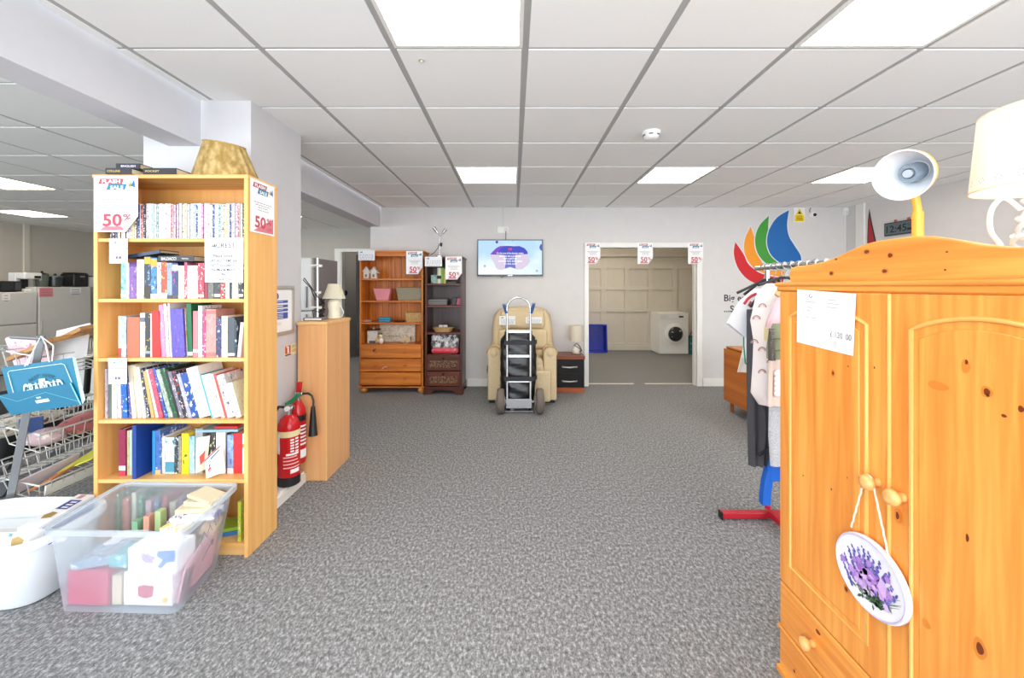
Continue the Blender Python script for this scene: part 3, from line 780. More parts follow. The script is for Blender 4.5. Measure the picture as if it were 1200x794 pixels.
def pack(kw, place=False):
    x = fx(cx4(92), Y4); pl = ph = 0
    for i, (wd, hh, mat, col) in enumerate(spec):
        le = -(0 if i < 3 else min(1, (i-2)/12) * .27)
        w_ = wd*sc4*kw; h_ = hh*sc4
        hc = min(h_, ph) if ph else 0
        if i: x += max(0, hc*(math.tan(-le) - math.tan(-pl)))+.0004
        if place:
            book(x, x+w_, SH[3], h_, Y4+random.uniform(-.004, .006), .15 if hh < 300 else .17, mat,
                 '%s, %s from the left in the fourth shelf\'s leaning row' % (col, ordinal(i+1)), 'books leaning on the fourth shelf', le)
        x += w_/math.cos(le); pl, ph = le, h_
    return x
lo_, hi_ = .3, 1.2
for _ in range(30):
    m_ = (lo_+hi_)/2
    if pack(m_) > xend - .012: hi_ = m_
    else: lo_ = m_
pack(lo_, True)
flatbook((fx(cx4(660), 2.15), 2.17, SH[3]+.266), .19, .14, .014, P('#3a2f26', '#2a221c', '#8d8478', 25), 'dark brown book lying at a slant on top of the leaning fourth-shelf row', 'books laid over the fourth shelf row', rot=(0, -.02, -.05))
# --- fifth shelf
Y5 = 2.09
def it5(a, b, top, mat, col, *r): 
    Yq = Y5 + (r[2] if len(r) > 2 else 0)
    return (cx4(a), cx4(b), hz(490+top/6.667, Yq, SH[4]), mat, col) + r
items = [it5(196, 246, 86, S('#8e2348'), 'maroon hardback with white title', 0, [(.0, .1, S('#c0394e')), (.12, .22, S('#e9dfe2'))], -.03),
    it5(250, 272, 97, P('#d9d6a0', '#c2b878', '#efeec8', 30), 'slim pale gold book', 0, None, -.02),
    it5(275, 298, 92, S('#b9c7b4'), 'slim pale green book', 0, None, -.02),
    it5(299, 330, 55, S('#1b3f8f'), 'tall blue hardback jutting forward', 0, None, -.062),
    it5(456, 480, 98, S('#2b8fd0'), 'bright blue paperback', 0, None, -.01),
    it5(482, 520, 96, P('#4a6fb0', '#3a5a9a', '#dfe6f0', 30), 'mid blue paperback', 0, [(.0, .1, S('#e8b070'))], -.01),
    it5(522, 555, 138, P('#efe6e2', '#f6f2f0', '#d9a8a0', 30), 'off-white paperback'),
    it5(560, 627, 148, P('#cfe0e6', '#f0f4f4', '#2f7f9c', 26), 'white and sea blue paperback', 0, [(.04, .32, S('#4a90aa'))]),
    it5(630, 658, 145, P('#2c3a3c', '#e6e6e2', '#6a7a70', 40), 'dark and white paperback'),
    it5(660, 682, 140, P('#8d8a84', '#c99a5a', '#55524e', 40), 'grey and ochre paperback'),
    it5(685, 742, 118, P('#f0d21e', '#f0d21e', '#3a5a3a', 26), 'yellow illustrated book', 0, [(.0, .1, S('#e8c81a'))], -.005),
    it5(745, 788, 140, P('#9cc3dc', '#e4eef4', '#4a86b0', 36), 'pale blue paperback'),
    it5(792, 850, 80, S('#9d9d9c'), 'tall grey box file'),
    it5(900, 950, 100, P('#3a3d38', '#c9c4a0', '#1f201e', 30), 'dark illustrated paperback'),
    it5(955, 1028, 110, S('#e9e7e0'), 'pale grey-white book'),
    it5(1032, 1040, 120, S('#4a4a48'), 'thin dark book'),
    it5(1042, 1090, 130, P('#8fa5d6', '#a9bbe2', '#5a72b0', 30), 'lavender blue book', 0, [(.0, .14, S('#e6d9dc'))]),
    it5(1093, 1158, 118, S('#d32a34'), 'thick bright red hardback'),
    it5(1160, 1174, 120, P('#f2ece4', '#f2ece4', '#e07a2a', 30), 'thin white and orange book')]
row(items, Y5, 549, SH[4], 'books standing on the fifth shelf', 'fifth', depth=.17)
# card and leaflet propped in front, books laid over
zt_ = SH[4]+hz(490+112/6.667, Y5, SH[4])
flatbook((fx(cx4(1010), 2.14), 2.165, zt_+.003), .21, .15, .012, plain('#8fb4c6', .5), 'thin pale blue book lying across the right of the fifth-shelf row', 'books laid over the fifth shelf row', rot=(0, 0.0, .05))
flatbook((fx(cx4(1085), 2.16), 2.175, zt_+.0155), .12, .13, .01, plain('#c8262c', .5), 'small red book lying on the thin pale blue book', 'books laid over the fifth shelf row')
def card(name, label, cat, pts, mat, thick=.0012, marks=None):
    pts = [V(p) for p in pts]
    n = (pts[1]-pts[0]).cross(pts[3]-pts[0]).normalized()
    o = MB().prism(pts, n*thick).build(name, mat, loc=pts[0])
    tag(o, label, cat)
    fr = Fr(pts[3], pts[2]-pts[3], pts[0]-pts[3], (pts[1]-pts[0]).length, (pts[3]-pts[0]).length)
    return o, fr
za = SH[4]+.0005
o, fr = card('greeting_card', 'cream greeting card propped before the fifth-shelf books', 'card', [W(100+640/4.96, 400+765/4.96, 2.042), W(100+705/4.96, 400+740/4.96, 2.08), W(100+725/4.96, 400+545/4.96, 2.085), W(100+645/4.96, 400+560/4.96, 2.055)], plain('#f1e2cf', .6))
o.data.vertices  # flat card
p = MB(); fr.poly(p, [(.3, .55), (.8, .4), (.7, .7), (.4, .8)], .0018); p.build('picture', plain('#c5473a', .6), o)
o, fr = card('leaflet', 'white leaflet with red and blue print leaning on the fifth-shelf books', 'leaflet', [W(cx4(878), 490+470/6.667, 2.026), W(cx4(1030), 490+412/6.667, 2.05), W(cx4(1002), 490+195/6.667, 2.075), W(cx4(868), 490+320/6.667, 2.045)], plain('#f5f3f0', .6))
p = MB(); fr.poly(p, [(0, .03), (1, .0), (1, .08), (0, .12)], .0018); fr.poly(p, [(.14, .80), (.40, .76), (.40, .81), (.14, .86)], .0018); fr.poly(p, [(.16, .64), (.3, .6), (.36, .74), (.14, .76)], .0018); p.build('red_print', plain('#c03040', .6), o)
p = MB(); fr.poly(p, [(.34, .2), (.95, .15), (.95, .24), (.34, .3)], .0018)
for k in range(4): fr.poly(p, [(.45, .4+.1*k), (.9, .36+.1*k), (.9, .38+.1*k), (.45, .42+.1*k)], .0018)
fr.poly(p, [(.22, .46), (.3, .44), (.34, .58), (.2, .6)], .0018)
p.build('blue_print', plain('#4a5a90', .6), o)
# --- bottom shelf, half hidden by the clear tub
x = BX0+.03
for i, (wd, hh, c, nm) in enumerate([(.018, .19, '#c9a27c', 'tan book'), (.012, .22, '#7fae86', 'slim green book'), (.03, .2, '#d9876a', 'terracotta book'), (.02, .23, '#cfd8c0', 'pale book'), (.014, .22, '#5f9a6a', 'leaf green book'), (.028, .19, '#d8b0b8', 'pink book'),
        (.022, .2, '#6a86a8', 'blue-grey book'), (.018, .21, '#c75a5a', 'red book'), (.03, .18, '#e2dcca', 'cream book'), (.02, .2, '#8f6a9a', 'violet book'), (.016, .2, '#b8c78a', 'lime book'), (.026, .19, '#d7d3cc', 'off-white book')]):
    book(x, x+wd, SH[5], hh, 2.07, .15, P(c, c, '#efece6', 30), '%s, %s from the left on the bottom shelf behind clear tub' % (nm, ordinal(i+1)), 'books on the bottom shelf behind the clear tub')
    x += wd+.018
book(fx(284, 2.05)-.016, fx(284, 2.05)-.001, SH[5], .2, 2.04, .16, P('#b8c93a', '#d98a3a', '#efe9d0', 30), 'slim yellow-green book against the bottom shelf\'s right side', 'books on the bottom shelf behind the clear tub')
o = flatbook((fx(256, 2.08), 2.13, SH[5]+.001), .16, .12, .02, plain('#3a78b8', .5), 'blue book lying at the right of the bottom shelf beside the clear tub', None, rot=(0, 0, .3))
o = flatbook((fx(256, 2.08)+.005, 2.13, SH[5]+.022), .15, .11, .016, plain('#9cbf3a', .5), 'green book lying on the blue book beside the clear tub', None, rot=(0, 0, .36))

# --- on top of the bookcase
zt = BT+.0005
o = flatbook((fx(158.5, 2.1), 2.1, zt), .129, .18, .030, plain('#2f2c36', .45), 'dark dictionary at the bottom of the pile on the bookcase top', 'dictionaries on the bookcase', txt=[('COLLINS', -.18, .5, .014, 0)], tcol=plain('#d8b84a', .5))
o = flatbook((fx(165, 2.1)+.004, 2.11, zt+.0305), .12, .17, .026, plain('#2a2838', .45), 'dark dictionary on top of the pile on the bookcase', 'dictionaries on the bookcase', txt=[('ENGLISH', .02, .6, .014, 0)], tcol=plain('#e6e2ee', .5))
o = flatbook((fx(198, 2.07), 2.1, zt), .165, .17, .031, plain('#2b2a30', .45), 'dark dictionary lying alone between the pile and gold lampshade', 'dictionaries on the bookcase', txt=[('POCKET', -.22, .42, .012, 0)], tcol=plain('#d8c070', .5))
c = V((fx(265, 2.15), 2.15, zt))
t = thing('lampshade', 'gold pleated lampshade standing on top of the oak bookcase', 'lampshade', c)
rs = []
nn = 72
for k in range(9):
    f = k/8; z = .192*f; ring = []
    r = .163 + (.098-.163)*f
    for a in range(nn):
        rr = r*(1+.020*(1 if a % 4 < 2 else -1)*(.7+.3*math.sin(a*1.7)))
        th = 2*PI*a/nn
        tilt = .02*f
        ring.append(c + V((rr*math.cos(th)-.01*f, rr*.8*math.sin(th), z+ .006*math.sin(th*1.0)*f - math.cos(th)*.014*f)))
    rs.append(ring)
MB().rings(rs, 0, False, False).build('pleated_cover', speck('#97793c', '#c9ae76', 34, '#b0925a', rough=.35, bump=.25, stretch=(1, 1, .5)), t, smooth=30)
MB().tube(rs[0], .004, 6, loop=True).build('rim', plain('#b08a45', .4), t, smooth=60)
MB().tube(rs[-1], .004, 6, loop=True).build('rim', plain('#b08a45', .4), t, smooth=60)
b = MB(); cc = c+V((-.01, 0, .16))
for a in range(3):
    th = 2*PI*a/3; b.tube([cc, cc+V((.095*math.cos(th), .075*math.sin(th), .02))], .002, 6)
b.tube([cc+V((.02*math.cos(k*PI/6), .02*math.sin(k*PI/6), 0)) for k in range(12)], .002, 6, loop=True); b.build('wire_carrier', M_steel, t)

# ---------------------------------------------------------------- printed notices
LEAFS = [('#e08a2a', [(.0, .75), (.1, .3), (.35, .9)]), ('#6aa84a', [(.2, .7), (.35, .1), (.55, .85)]), ('#2a6ab0', [(.4, .7), (.85, 0), (1.0, .95)])]
def minilogo(fr, o, u, v, su, sv, n):
    for c_, pts in LEAFS:
        p = MB(); fr.poly(p, [(u+a*su, v+b_*sv) for a, b_ in pts], n); p.build('logo_leaf', plain(c_, .6), o)
def sale_poster(label, O, U, D, w_, h_, cut=True, group='flash sale posters', backoff=.0):
    fr = Fr(O, U, D, w_, h_)
    pts = [(0, 0), (1, 0), (1, .72), (.72, 1), (0, 1)] if cut else [(0, 0), (1, 0), (1, 1), (0, 1)]
    o = MB().prism([fr.p(u, v, .0004) for u, v in pts], fr.N*.0006).build('sale_poster', M_paper, loc=fr.p(.5, 1))
    tag(o, label, 'poster', group)
    n = .0016
    if cut:
        p = MB(); p.poly([fr.p(1, .72, .0011), fr.p(.72, 1, .0011), fr.p(.80, .80, .018)]); p.build('curled_corner', plain('#e9e6ea', .7), o)
    p = MB(); fr.quad(p, .1, .64, .05, .145, n, sk=.04); p.build('title_panel', plain('#b4505c', .6), o)
    p = MB(); fr.quad(p, .28, .70, .145, .25, n, sk=.05); p.build('title_panel', plain('#2f7d9e', .6), o)
    p = MB(); fr.text(p, 'FLASH', .39, .128, h_*.085, n+.0005, bold=.03, width=w_*.42); fr.text(p, 'SALE', .52, .235, h_*.085, n+.0005, bold=.03, width=w_*.3); p.build('title', M_paper, o)
    minilogo(fr, o, .78, .06, .16, .16, n)
    p = MB()
    for v, u0, u1 in ((.41, .14, .86), (.455, .2, .8), (.5, .3, .72), (.55, .3, .74)):
        u = u0
        while u < u1: 
            du = random.uniform(.05, .11); fr.quad(p, u, min(u+du, u1), v, v+.013, n); u += du+.02
    p.build('small_print', plain('#85858f', .7), o)
    p = MB(); fr.poly(p, [(.12, .97), (.25, .90), (.62, .90), (.70, .97)] if cut else [(.12, .97), (.3, .9), (.95, .66), (.95, .97)], n); p.build('corner_band', plain('#d67a84', .6), o)
    p = MB(); fr.text(p, '50', .42 if cut else .40, .89, h_*.30, n+.0004, bold=.03, width=w_*.44); fr.text(p, '%', .76, .80, h_*.17, n+.0004, bold=.02, width=w_*.2)
    if not cut: fr.text(p, 'OFF', .78, .93, h_*.08, n+.0006, bold=.02, width=w_*.22)
    p.build('figures', plain('#c4485a', .6), o)
    return o
YF = BY-.004
sale_poster('flash sale poster on the front of the oak bookcase, top left', (fx(106.5, 2.0), YF, fz(205, 2.0)), (1, 0, .0), (0, 0, -1), .218, .278)
sale_poster('flash sale poster on the side of the oak bookcase facing the aisle', (BX1+.0035, 2.03, fz(207, 2.02)), (0, 1, 0), (0, 0, -1), .205, .27, cut=False)
# sign on the bookcase
fr = Fr((fx(239.2, 2.012), BY-.004, fz(278.5, 2.015)), (1, 0, 0), (.012, 0, -1), fx(284.7, 2.01)-fx(239.2, 2.01), fz(278.5, 2.015)-fz(331, 2.015))
o = MB().prism([fr.p(0, 0), fr.p(1, 0), fr.p(.98, 1), fr.p(-.01, .99)], fr.N*.0008).build('notice', M_paper, loc=fr.p(.5, 1))
tag(o, 'white printed charity notice hanging from the second shelf of the oak bookcase', 'notice')
p = MB(); fr.text(p, 'CREST', .54, .22, .034, .0012, bold=.01, width=fr.w*.5); p.build('title', plain('#45474c', .6), o)
minilogo(fr, o, .17, .11, .12, .12, .0012)
p = MB()
for s, v, wd in (('Please notice', .43, .5), ('GIFT AID ITEMS are', .54, .72), ('NOT included in', .64, .62), ('the Mix & Match', .74, .64), ('offer', .84, .16), ('Thank You', .95, .4)):
    fr.text(p, s, .47, v, .019, .0012, width=fr.w*wd, bold=.022)
p.build('lettering', M_black, o)
for k, (x0, x1, ya, yb, where) in enumerate(((127, 148.6, 279, 308.3, 'second shelf, under the sale poster'), (125.8, 147.6, 419.7, 450, 'fourth shelf, before the leaning books'))):
    fr = Fr((fx(x0, 2.012), BY-.003, fz(ya, 2.012)), (1, 0, 0), (0, 0, -1), fx(x1, 2.012)-fx(x0, 2.012), fz(ya, 2.012)-fz(yb, 2.012))
    o = MB().prism([fr.p(0, 0), fr.p(1, 0), fr.p(1, 1), fr.p(0, 1)], fr.N*.0008).build('shelf_ticket', plain('#e9eff6', .6), loc=fr.p(.5, 1))
    tag(o, 'pale ticket at the left end of the bookcase\'s '+where, 'ticket', 'shelf tickets on the bookcase')
    minilogo(fr, o, .24, .1, .14, .12, .0012)
    p = MB(); fr.quad(p, .4, .8, .15, .19, .0012); fr.quad(p, 0, 1, .38, .43, .0012)
    p.build('small_print', plain('#9fb6c8', .6), o)
    p = MB(); fr.quad(p, .36, .48, .72, .82, .0012); fr.quad(p, .52, .66, .72, .82, .0012); fr.quad(p, .36, .66, .84, .86, .0012); p.build('price_mark', plain('#7a5a8a', .6), o)
# ================================================================ TUBS ON THE FLOOR
def boxthing(name, label, cat, c, hx, hy, hz_, mat, group=None, rot=(0, 0, 0), marks=None, bev=.002):
    o = MB().box(-hx, hx, -hy, hy, 0, 2*hz_).build(name, mat, bevel=bev)
    o.location = c; o.rotation_euler = rot; LOCAL.add(o.name)
    return tag(o, label, cat, group)
# clear tub (walls slope inward to the base)
tb = [V((-1.88, 1.68, .004)), V((-1.385, 1.665, .004)), V((-1.425, 1.965, .004)), V((-1.90, 1.978, .004))]
tr = [V((-1.865, 1.62, .375)), V((-1.302, 1.60, .375)), V((-1.362, 1.985, .375)), V((-1.915, 2.0, .375))]
def loop4(q, r, n=4):
    """rounded version of a four-corner loop"""
    out = []
    for i in range(4):
        p, a, b = q[i], q[i-1], q[(i+1) % 4]
        da = (a-p).normalized()*r; db = (b-p).normalized()*r
        for k in range(n+1):
            s = k/n
            out.append(p + da*(1-s)**2 + db*s**2)
    return out
def lerp4(f): return [a.lerp(b, f) for a, b in zip(tb, tr)]
tubm = clearplastic('#dfe8f2', .36)
t = thing('storage_tub', 'clear plastic storage tub of books and boxes on carpet before the oak bookcase', 'tub', (-1.63, 1.8, 0))
rs = [loop4(lerp4(f), .035) for f in (0, .04, .25, .5, .75, .93, 1)]
inset = lambda R, d: [p + ((V((-1.63, 1.8, p.z))-p).normalized()*d) for p in R]
MB().rings([inset(rs[0], .02)]+rs, 0, True, False).build('body', tubm, t, smooth=50)
top = loop4(tr, .035)
out = [p - (V((-1.63, 1.8, p.z))-p).normalized()*.018 for p in top]
MB().rings([top, [p+V((0, 0, .006)) for p in top], [p+V((0, 0, .008)) for p in out], [p+V((0, 0, -.014)) for p in out]], 0, False, False).build('rim', clearplastic('#e6eef6', .55), t, smooth=40)
# black writing scrawled on the side
fr = Fr(lerp4(.98)[1]+V((.004, 0, 0)), lerp4(.98)[2]-lerp4(.98)[1], V((-.11, .05, -1)), .38, .36)
p = MB()
for pts in ([(.30, .33), (.36, .2), (.42, .3), (.47, .18), (.52, .28)], [(.55, .2), (.62, .12), (.66, .22), (.6, .27), (.57, .2)], [(.70, .18), (.78, .06), (.76, .2)], [(.36, .56), (.56, .42), (.5, .41)], [(.56, .42), (.55, .49)]):
    p.tube([fr.p(u, v, .003) for u, v in pts], .0016, 5)
p.build('scrawl', plain('#6d7078', .6), t)
G = 'things inside the clear tub'
zb = .012
boxthing('box', 'pink-red box at the front left inside the clear tub', 'box', (-1.785, 1.735, zb), .088, .033, .070, plain('#c9355c', .5), rot=(0, 0, -.04))
boxthing('book', 'buff book wedged beside the pink-red box inside the clear tub', 'book', (-1.667, 1.745, zb), .020, .04, .06, plain('#d8c3a4', .6))
o = boxthing('game_box', 'white game box with a red spot at the front right inside the clear tub', 'box', (-1.530, 1.745, zb), .104, .045, .068, plain('#f4f2f3', .5), rot=(0, 0, -.03))
p = MB(); f2 = Fr(V((-.104, -.0455, .136)), (1, 0, 0), (0, 0, -1), .208, .136); f2.poly(p, [(.3, .42), (.42, .36), (.62, .4), (.6, .72), (.45, .78), (.3, .7)]); p.build('red_spot', plain('#c42a4e', .5), o)
p = MB(); f2.poly(p, [(.85+.06*math.cos(a), .82+.09*math.sin(a)) for a in [k*PI/6 for k in range(12)]]); p.build('yellow_spot', plain('#e9c02a', .5), o)
o = boxthing('puzzle_box', 'white puzzle box with a blue sleeve drawing, stacked upper right inside the clear tub', 'box', (-1.508, 1.745, zb+.138), .103, .05, .052, plain('#f6f5f6', .5), rot=(0, 0, -.02))
p = MB(); f2 = Fr(V((-.103, -.0505, .104)), (1, 0, 0), (0, 0, -1), .206, .104); f2.poly(p, [(.62, .1), (.98, .05), (.98, .5), (.8, .55), (.68, .8), (.62, .7), (.72, .45), (.6, .3)]); p.build('sleeve_drawing', plain('#6a92cc', .5), o)
p = MB(); f2.poly(p, [(.26, .15), (.32, .3), (.3, .1), (.38, .28), (.42, .12), (.46, .3), (.58, .3), (.5, .5), (.55, .6), (.4, .58), (.3, .5)]); p.build('hand_drawing', plain('#c3a7cf', .5), o)
o = boxthing('tin', 'teal tin box stacked in the middle front of the clear tub', 'tin', (-1.672, 1.765, zb+.144), .042, .05, .026, printed('#6fb3b8', '#4a98a2', '#d8ece8', 40), rot=(0, 0, -.03), bev=.008)
o = boxthing('game_box', 'flat blue-grey game box on the pink-red box inside the clear tub', 'box', (-1.795, 1.79, zb+.144), .078, .07, .017, printed('#8c9fb4', '#dfe4e8', '#d98a80', 34), rot=(0, -.12, .15))
boxthing('book', 'long green book lying along the middle of the clear tub', 'book', (-1.625, 1.86, zb+.175), .04, .07, .012, plain('#a8bfa2', .6), rot=(0, 0, -.2))
boxthing('book', 'cream and yellow paperback lying across the clear tub\'s middle', 'book', (-1.51, 1.85, zb+.245), .05, .06, .011, printed('#f1ead8', '#ecd25a', '#d9a8b0', 30), rot=(0, 0, -.12))
o = boxthing('book', 'white paperback with a violet splash under the yellowed paperbacks in the clear tub', 'book', (-1.47, 1.90, zb+.268), .095, .055, .008, printed('#efecf4', '#4c45a0', '#efecf4', 16, (1, 1, 1), a=.42, bb=.7), rot=(0, 0, .1))
boxthing('book', 'yellowed paperback, lowest of the loose pile at the back of the clear tub', 'book', (-1.49, 1.925, zb+.286), .075, .05, .011, PAGES, rot=(0, 0, .16))
boxthing('book', 'yellowed paperback in the middle of the loose pile at the back of the clear tub', 'book', (-1.465, 1.93, zb+.309), .07, .045, .012, PAGES, rot=(0, 0, -.1))
boxthing('book', 'yellowed paperback on top of the loose pile at the back of the clear tub', 'book', (-1.46, 1.935, zb+.334), .07, .045, .008, PAGES, rot=(0, .1, -.3))
o = MB().hexa([V((-1.412, 1.70, .02)), V((-1.406, 1.70, .02)), V((-1.444, 1.945, .02)), V((-1.450, 1.945, .02)), V((-1.378, 1.70, .17)), V((-1.372, 1.70, .17)), V((-1.400, 1.945, .26)), V((-1.406, 1.945, .26))]).build('folder', plain('#eeb3bd', .5), loc=(-1.39, 1.82, .02), bevel=.001)
tag(o, 'pink folder with a barcode standing inside the right wall of the clear tub', 'folder')
fr = Fr((-1.374, 1.705, .15), (-.03, .2, 0), (-.21, 0, -1), .09, .12)
p = MB(); 
for k in range(5): fr.quad(p, .0, .6, .05+.19*k, .18+.19*k, .0015)
p.build('barcode', plain('#8c6a78', .6), o)
boxthing('wallet', 'tan and white wallet tucked behind the pink folder in the clear tub', 'wallet', (-1.42, 1.90, zb+.2), .03, .04, .02, plain('#d8b48c', .6), rot=(.2, .3, .3))
for k, (c_, nm) in enumerate((('#86b38c', 'green'), ('#d9a08a', 'peach'), ('#b6c98e', 'lime'), ('#c9b0c4', 'lilac'), ('#e3d2a8', 'cream'))):
    boxthing('book', '%s-backed book, %s from the left standing along the back of the clear tub' % (nm, ordinal(k+1)), 'book', (-1.80+.055*k, 1.945, zb), .014, .018, .11+.012*(k % 3), plain(c_, .6), 'books along the back of the clear tub')
boxthing('paper_pile', 'pile of white papers on the left inside the clear tub', 'papers', (-1.79, 1.88, zb), .06, .05, .09, plain('#e6e6e8', .7), rot=(0, 0, .05))

# white tub
c = V((-2.285, 1.835, 0))
def sup(hx, hy, z, n=48, e=4.2):
    out = []
    for k in range(n):
        a = 2*PI*k/n; ca, sa = math.cos(a), math.sin(a)
        out.append(c + V((hx*math.copysign(abs(ca)**(2/e), ca), hy*math.copysign(abs(sa)**(2/e), sa), z)))
    return out
t = thing('white_tub', 'white plastic tub holding boxed games, at the left edge on the carpet', 'tub', c)
body = MB().rings([sup(.25, .13, .003), sup(.262, .155, .004), sup(.272, .162, .012), sup(.295, .198, .25), sup(.30, .205, .27)], 0, True, False)
body.rings([sup(.29, .195, .27), sup(.262, .155, .02)], 0, False, True)
body.build('body', plain('#eef3f8', .3), t, smooth=60)
MB().rings([sup(.288, .193, .268), sup(.288, .193, .285), sup(.308, .213, .288), sup(.312, .216, .278), sup(.31, .214, .252), sup(.300, .204, .252)], 0, False, False).build('rim', plain('#f0f5f9', .3), t, smooth=50)
def orient(p0, p1, up, wd, th):
    """box from p0 to p1 along its length with width wd and thickness th"""
    ax = (p1-p0); ln = ax.length; ax.normalize(); up = V(up); s = up.cross(ax).normalized(); u = ax.cross(s).normalized()
    return Matrix((( ax.x, s.x, u.x, p0.x), (ax.y, s.y, u.y, p0.y), (ax.z, s.z, u.z, p0.z), (0, 0, 0, 1))), ln
p0, p1 = V((-2.067, 1.725, .318)), V((-2.108, 2.005, .318))
Mx, ln = orient(p0, p1, (.12, 0, 1), .1, .06)
o = MB().box(0, ln, -.036, .036, -.12, .004).build('game_box', plain('#f1f2f3', .45), bevel=.002); o.matrix_world = Mx; LOCAL.add(o.name)
tag(o, 'long narrow white boxed game with a blue panel standing on edge in the white tub', 'box')
f2 = Fr(V((0, .036, .0045)), (1, 0, 0), (0, -1, 0), ln, .072); f2.N = V((0, 0, 1))
p = MB(); f2.quad(p, .52, .80, .2, .85, .0006); p.build('blue_panel', plain('#24408c', .45), o)
p = MB(); f2.quad(p, .85, .97, .3, .6, .0006); p.build('red_panel', plain('#c98f96', .45), o)
p = MB(); f2.poly(p, [(.24, .35), (.34, .2), (.44, .35), (.42, .7), (.28, .75)], .0006); p.build('picture', plain('#a8894f', .5), o)
p = MB()
for u in (.58, .66, .74): f2.quad(p, u-.03, u+.015, .4, .75, .0009)
p.build('print', M_white, o)
f3 = Fr(V((0, -.0365, 0)), (1, 0, 0), (0, 0, -1), ln, .12); p = MB(); f3.quad(p, .08, .98, .08, .95, .0004); p.build('side_panel', plain('#8fa0bd', .5), o)
o = boxthing('game_box', 'white boxed game with a small animal picture at the front of the white tub', 'box', (-2.155, 1.70, .195), .125, .03, .058, plain('#f1f1f0', .45), rot=(-.28, 0, .04))
f2 = Fr(V((-.125, -.0305, .116)), (1, 0, 0), (0, 0, -1), .25, .116)
p = MB(); f2.poly(p, [(.72, .2), (.82, .12), (.93, .25), (.9, .55), (.76, .6)], .0006); p.build('picture', plain('#a98a4e', .5), o)
p = MB(); f2.quad(p, .42, .56, .3, .4, .0006); f2.quad(p, .66, .72, .02, .14, .0006); p.build('print', plain('#5a8fb0', .5), o)
boxthing('board_game', 'white board game lying flat at the left in the white tub', 'box', (-2.36, 1.84, .19), .12, .11, .022, plain('#e9eef2', .5), rot=(0, 0, .1))
o = boxthing('magazine', 'white and purple magazine lying low in the white tub beside the long game', 'magazine', (-2.06, 1.83, .235), .07, .11, .006, printed('#f0eaf2', '#7a3a94', '#c9a0cc', 14, (1, 1, 1)), rot=(0, -.12, .5))

# ================================================================ WIRE RACK WITH BAGS AND PICTURES
wire = plain('#d9d9d4', .3, metal=.3)
X_F, X_B, RY0, RY1 = -2.43, -2.62, 2.08, 2.98
rk = thing('display_rack', 'metal wire basket rack with sloping uprights, left of the oak bookcase', 'display rack', (-2.6, 2.5, 0))
for k, y in enumerate((2.06, 3.0)):
    b0, b1 = V((-2.60, y, .025)), V((-2.395, y, 1.10))
    MB().tube([b0, b1], .021, 4).build('upright', M_steel, rk, bevel=.002)
    MB().box(-2.85, -2.35, y-.025, y+.025, 0, .03).build('foot', M_steel, rk, bevel=.002)
MB().box(-2.63, -2.57, 2.06, 3.0, .03, .07).build('base_bar', M_steel, rk)
MB().tube([(-2.50, 2.02, 1.095), (-2.33, 2.02, 1.085)], .008, 8).build('hook_arm', M_steel, rk)
def basket(zf, zb, depth, xs, nm='basket', y0=RY0, y1=RY1):
    xf, xb = xs
    m = MB(); r = .0035
    lo = depth
    C = [(xf, y0, zf), (xf, y1, zf), (xb, y1, zb), (xb, y0, zb)]
    Cb = [(xf-.03*(1 if xf > xb else -1), y0+.03, zf-lo), (xf-.03*(1 if xf > xb else -1), y1-.03, zf-lo), (xb, y1-.03, zb-lo), (xb, y0+.03, zb-lo)]
    m.tube(C, .005, 6, loop=True); m.tube(Cb, r, 6, loop=True)
    nn = 16
    for k in range(nn+1):
        s = k/nn
        a = V(C[0]).lerp(V(C[1]), s); b = V(Cb[0]).lerp(V(Cb[1]), s); d = V(Cb[3]).lerp(V(Cb[2]), s); e = V(C[3]).lerp(V(C[2]), s)
        m.tube([a, b, d, e], .0024, 5)
    for s in (.33, .66):
        m.tube([V(Cb[0]).lerp(V(Cb[3]), s), V(Cb[1]).lerp(V(Cb[2]), s)], .0024, 5)
        for q0, q1, w0, w1 in ((C[0], C[3], Cb[0], Cb[3]), (C[1], C[2], Cb[1], Cb[2])):
            m.tube([V(q0).lerp(V(q1), s), V(w0).lerp(V(w1), s)], .0024, 5)
    return m.build(nm, wire, rk)
tiers = [(.325, .365, .085), (.585, .63, .10), (.985, 1.02, .11)]
for zf, zb_, dp in tiers:
    basket(zf, zb_, dp, (X_F, X_B))
    basket(zf, zb_, dp, (-3.02, -2.80), y0=2.0, y1=2.9)
    for y in (RY0+.002, RY1-.002): MB().tube([(X_B-.19, y, zb_), (X_B+.02, y, zb_)], .006, 6).build('bracket', M_steel, rk)
def slab(name, label, cat, c, ux, uy, uz, mat, bev=.002, group=None):
    o = MB().obox((0, 0, 0), ux, uy, uz).build(name, mat, bevel=bev); o.location = c
    return tag(o, label, cat, group)
# tier one: picture frames and card
def picture(label, c, a, b, n, fw, mat, inner):
    c, a, b, n = V(c), V(a), V(b), V(n)
    t = thing('framed_picture', label, 'picture frame', c)
    m = MB(); la, lb = a.length, b.length; ua, ub = a.normalized(), b.normalized()
    for s in (1, -1):
        m.obox(c + ua*(la-fw/2)*s, ua*fw/2, b, n); m.obox(c + ub*(lb-fw/2)*s, a-ua*fw, ub*fw/2, n)
    m.build('frame', mat, t, bevel=.003)
    MB().obox(c, a-ua*fw, b-ub*fw, n*.4).build('picture', inner, t)
    return t
brown = wood('#a87648', '#c2925c', None, 'X', 1)
picture('brown wooden picture frame lying over the rack\'s top basket, nearer one', (-2.50, 2.27, 1.045), V((.02, .17, .03)), V((.12, -.01, .05)), V((-.004, 0, .011)), .028, brown, plain('#d9d4cc', .4))
picture('brown wooden picture frame with white mount lying on the nearer frame', (-2.43, 2.40, 1.095), V((.03, .20, .03)), V((.13, -.02, .055)), V((-.004, 0, .011)), .03, brown, plain('#f0eee9', .4))
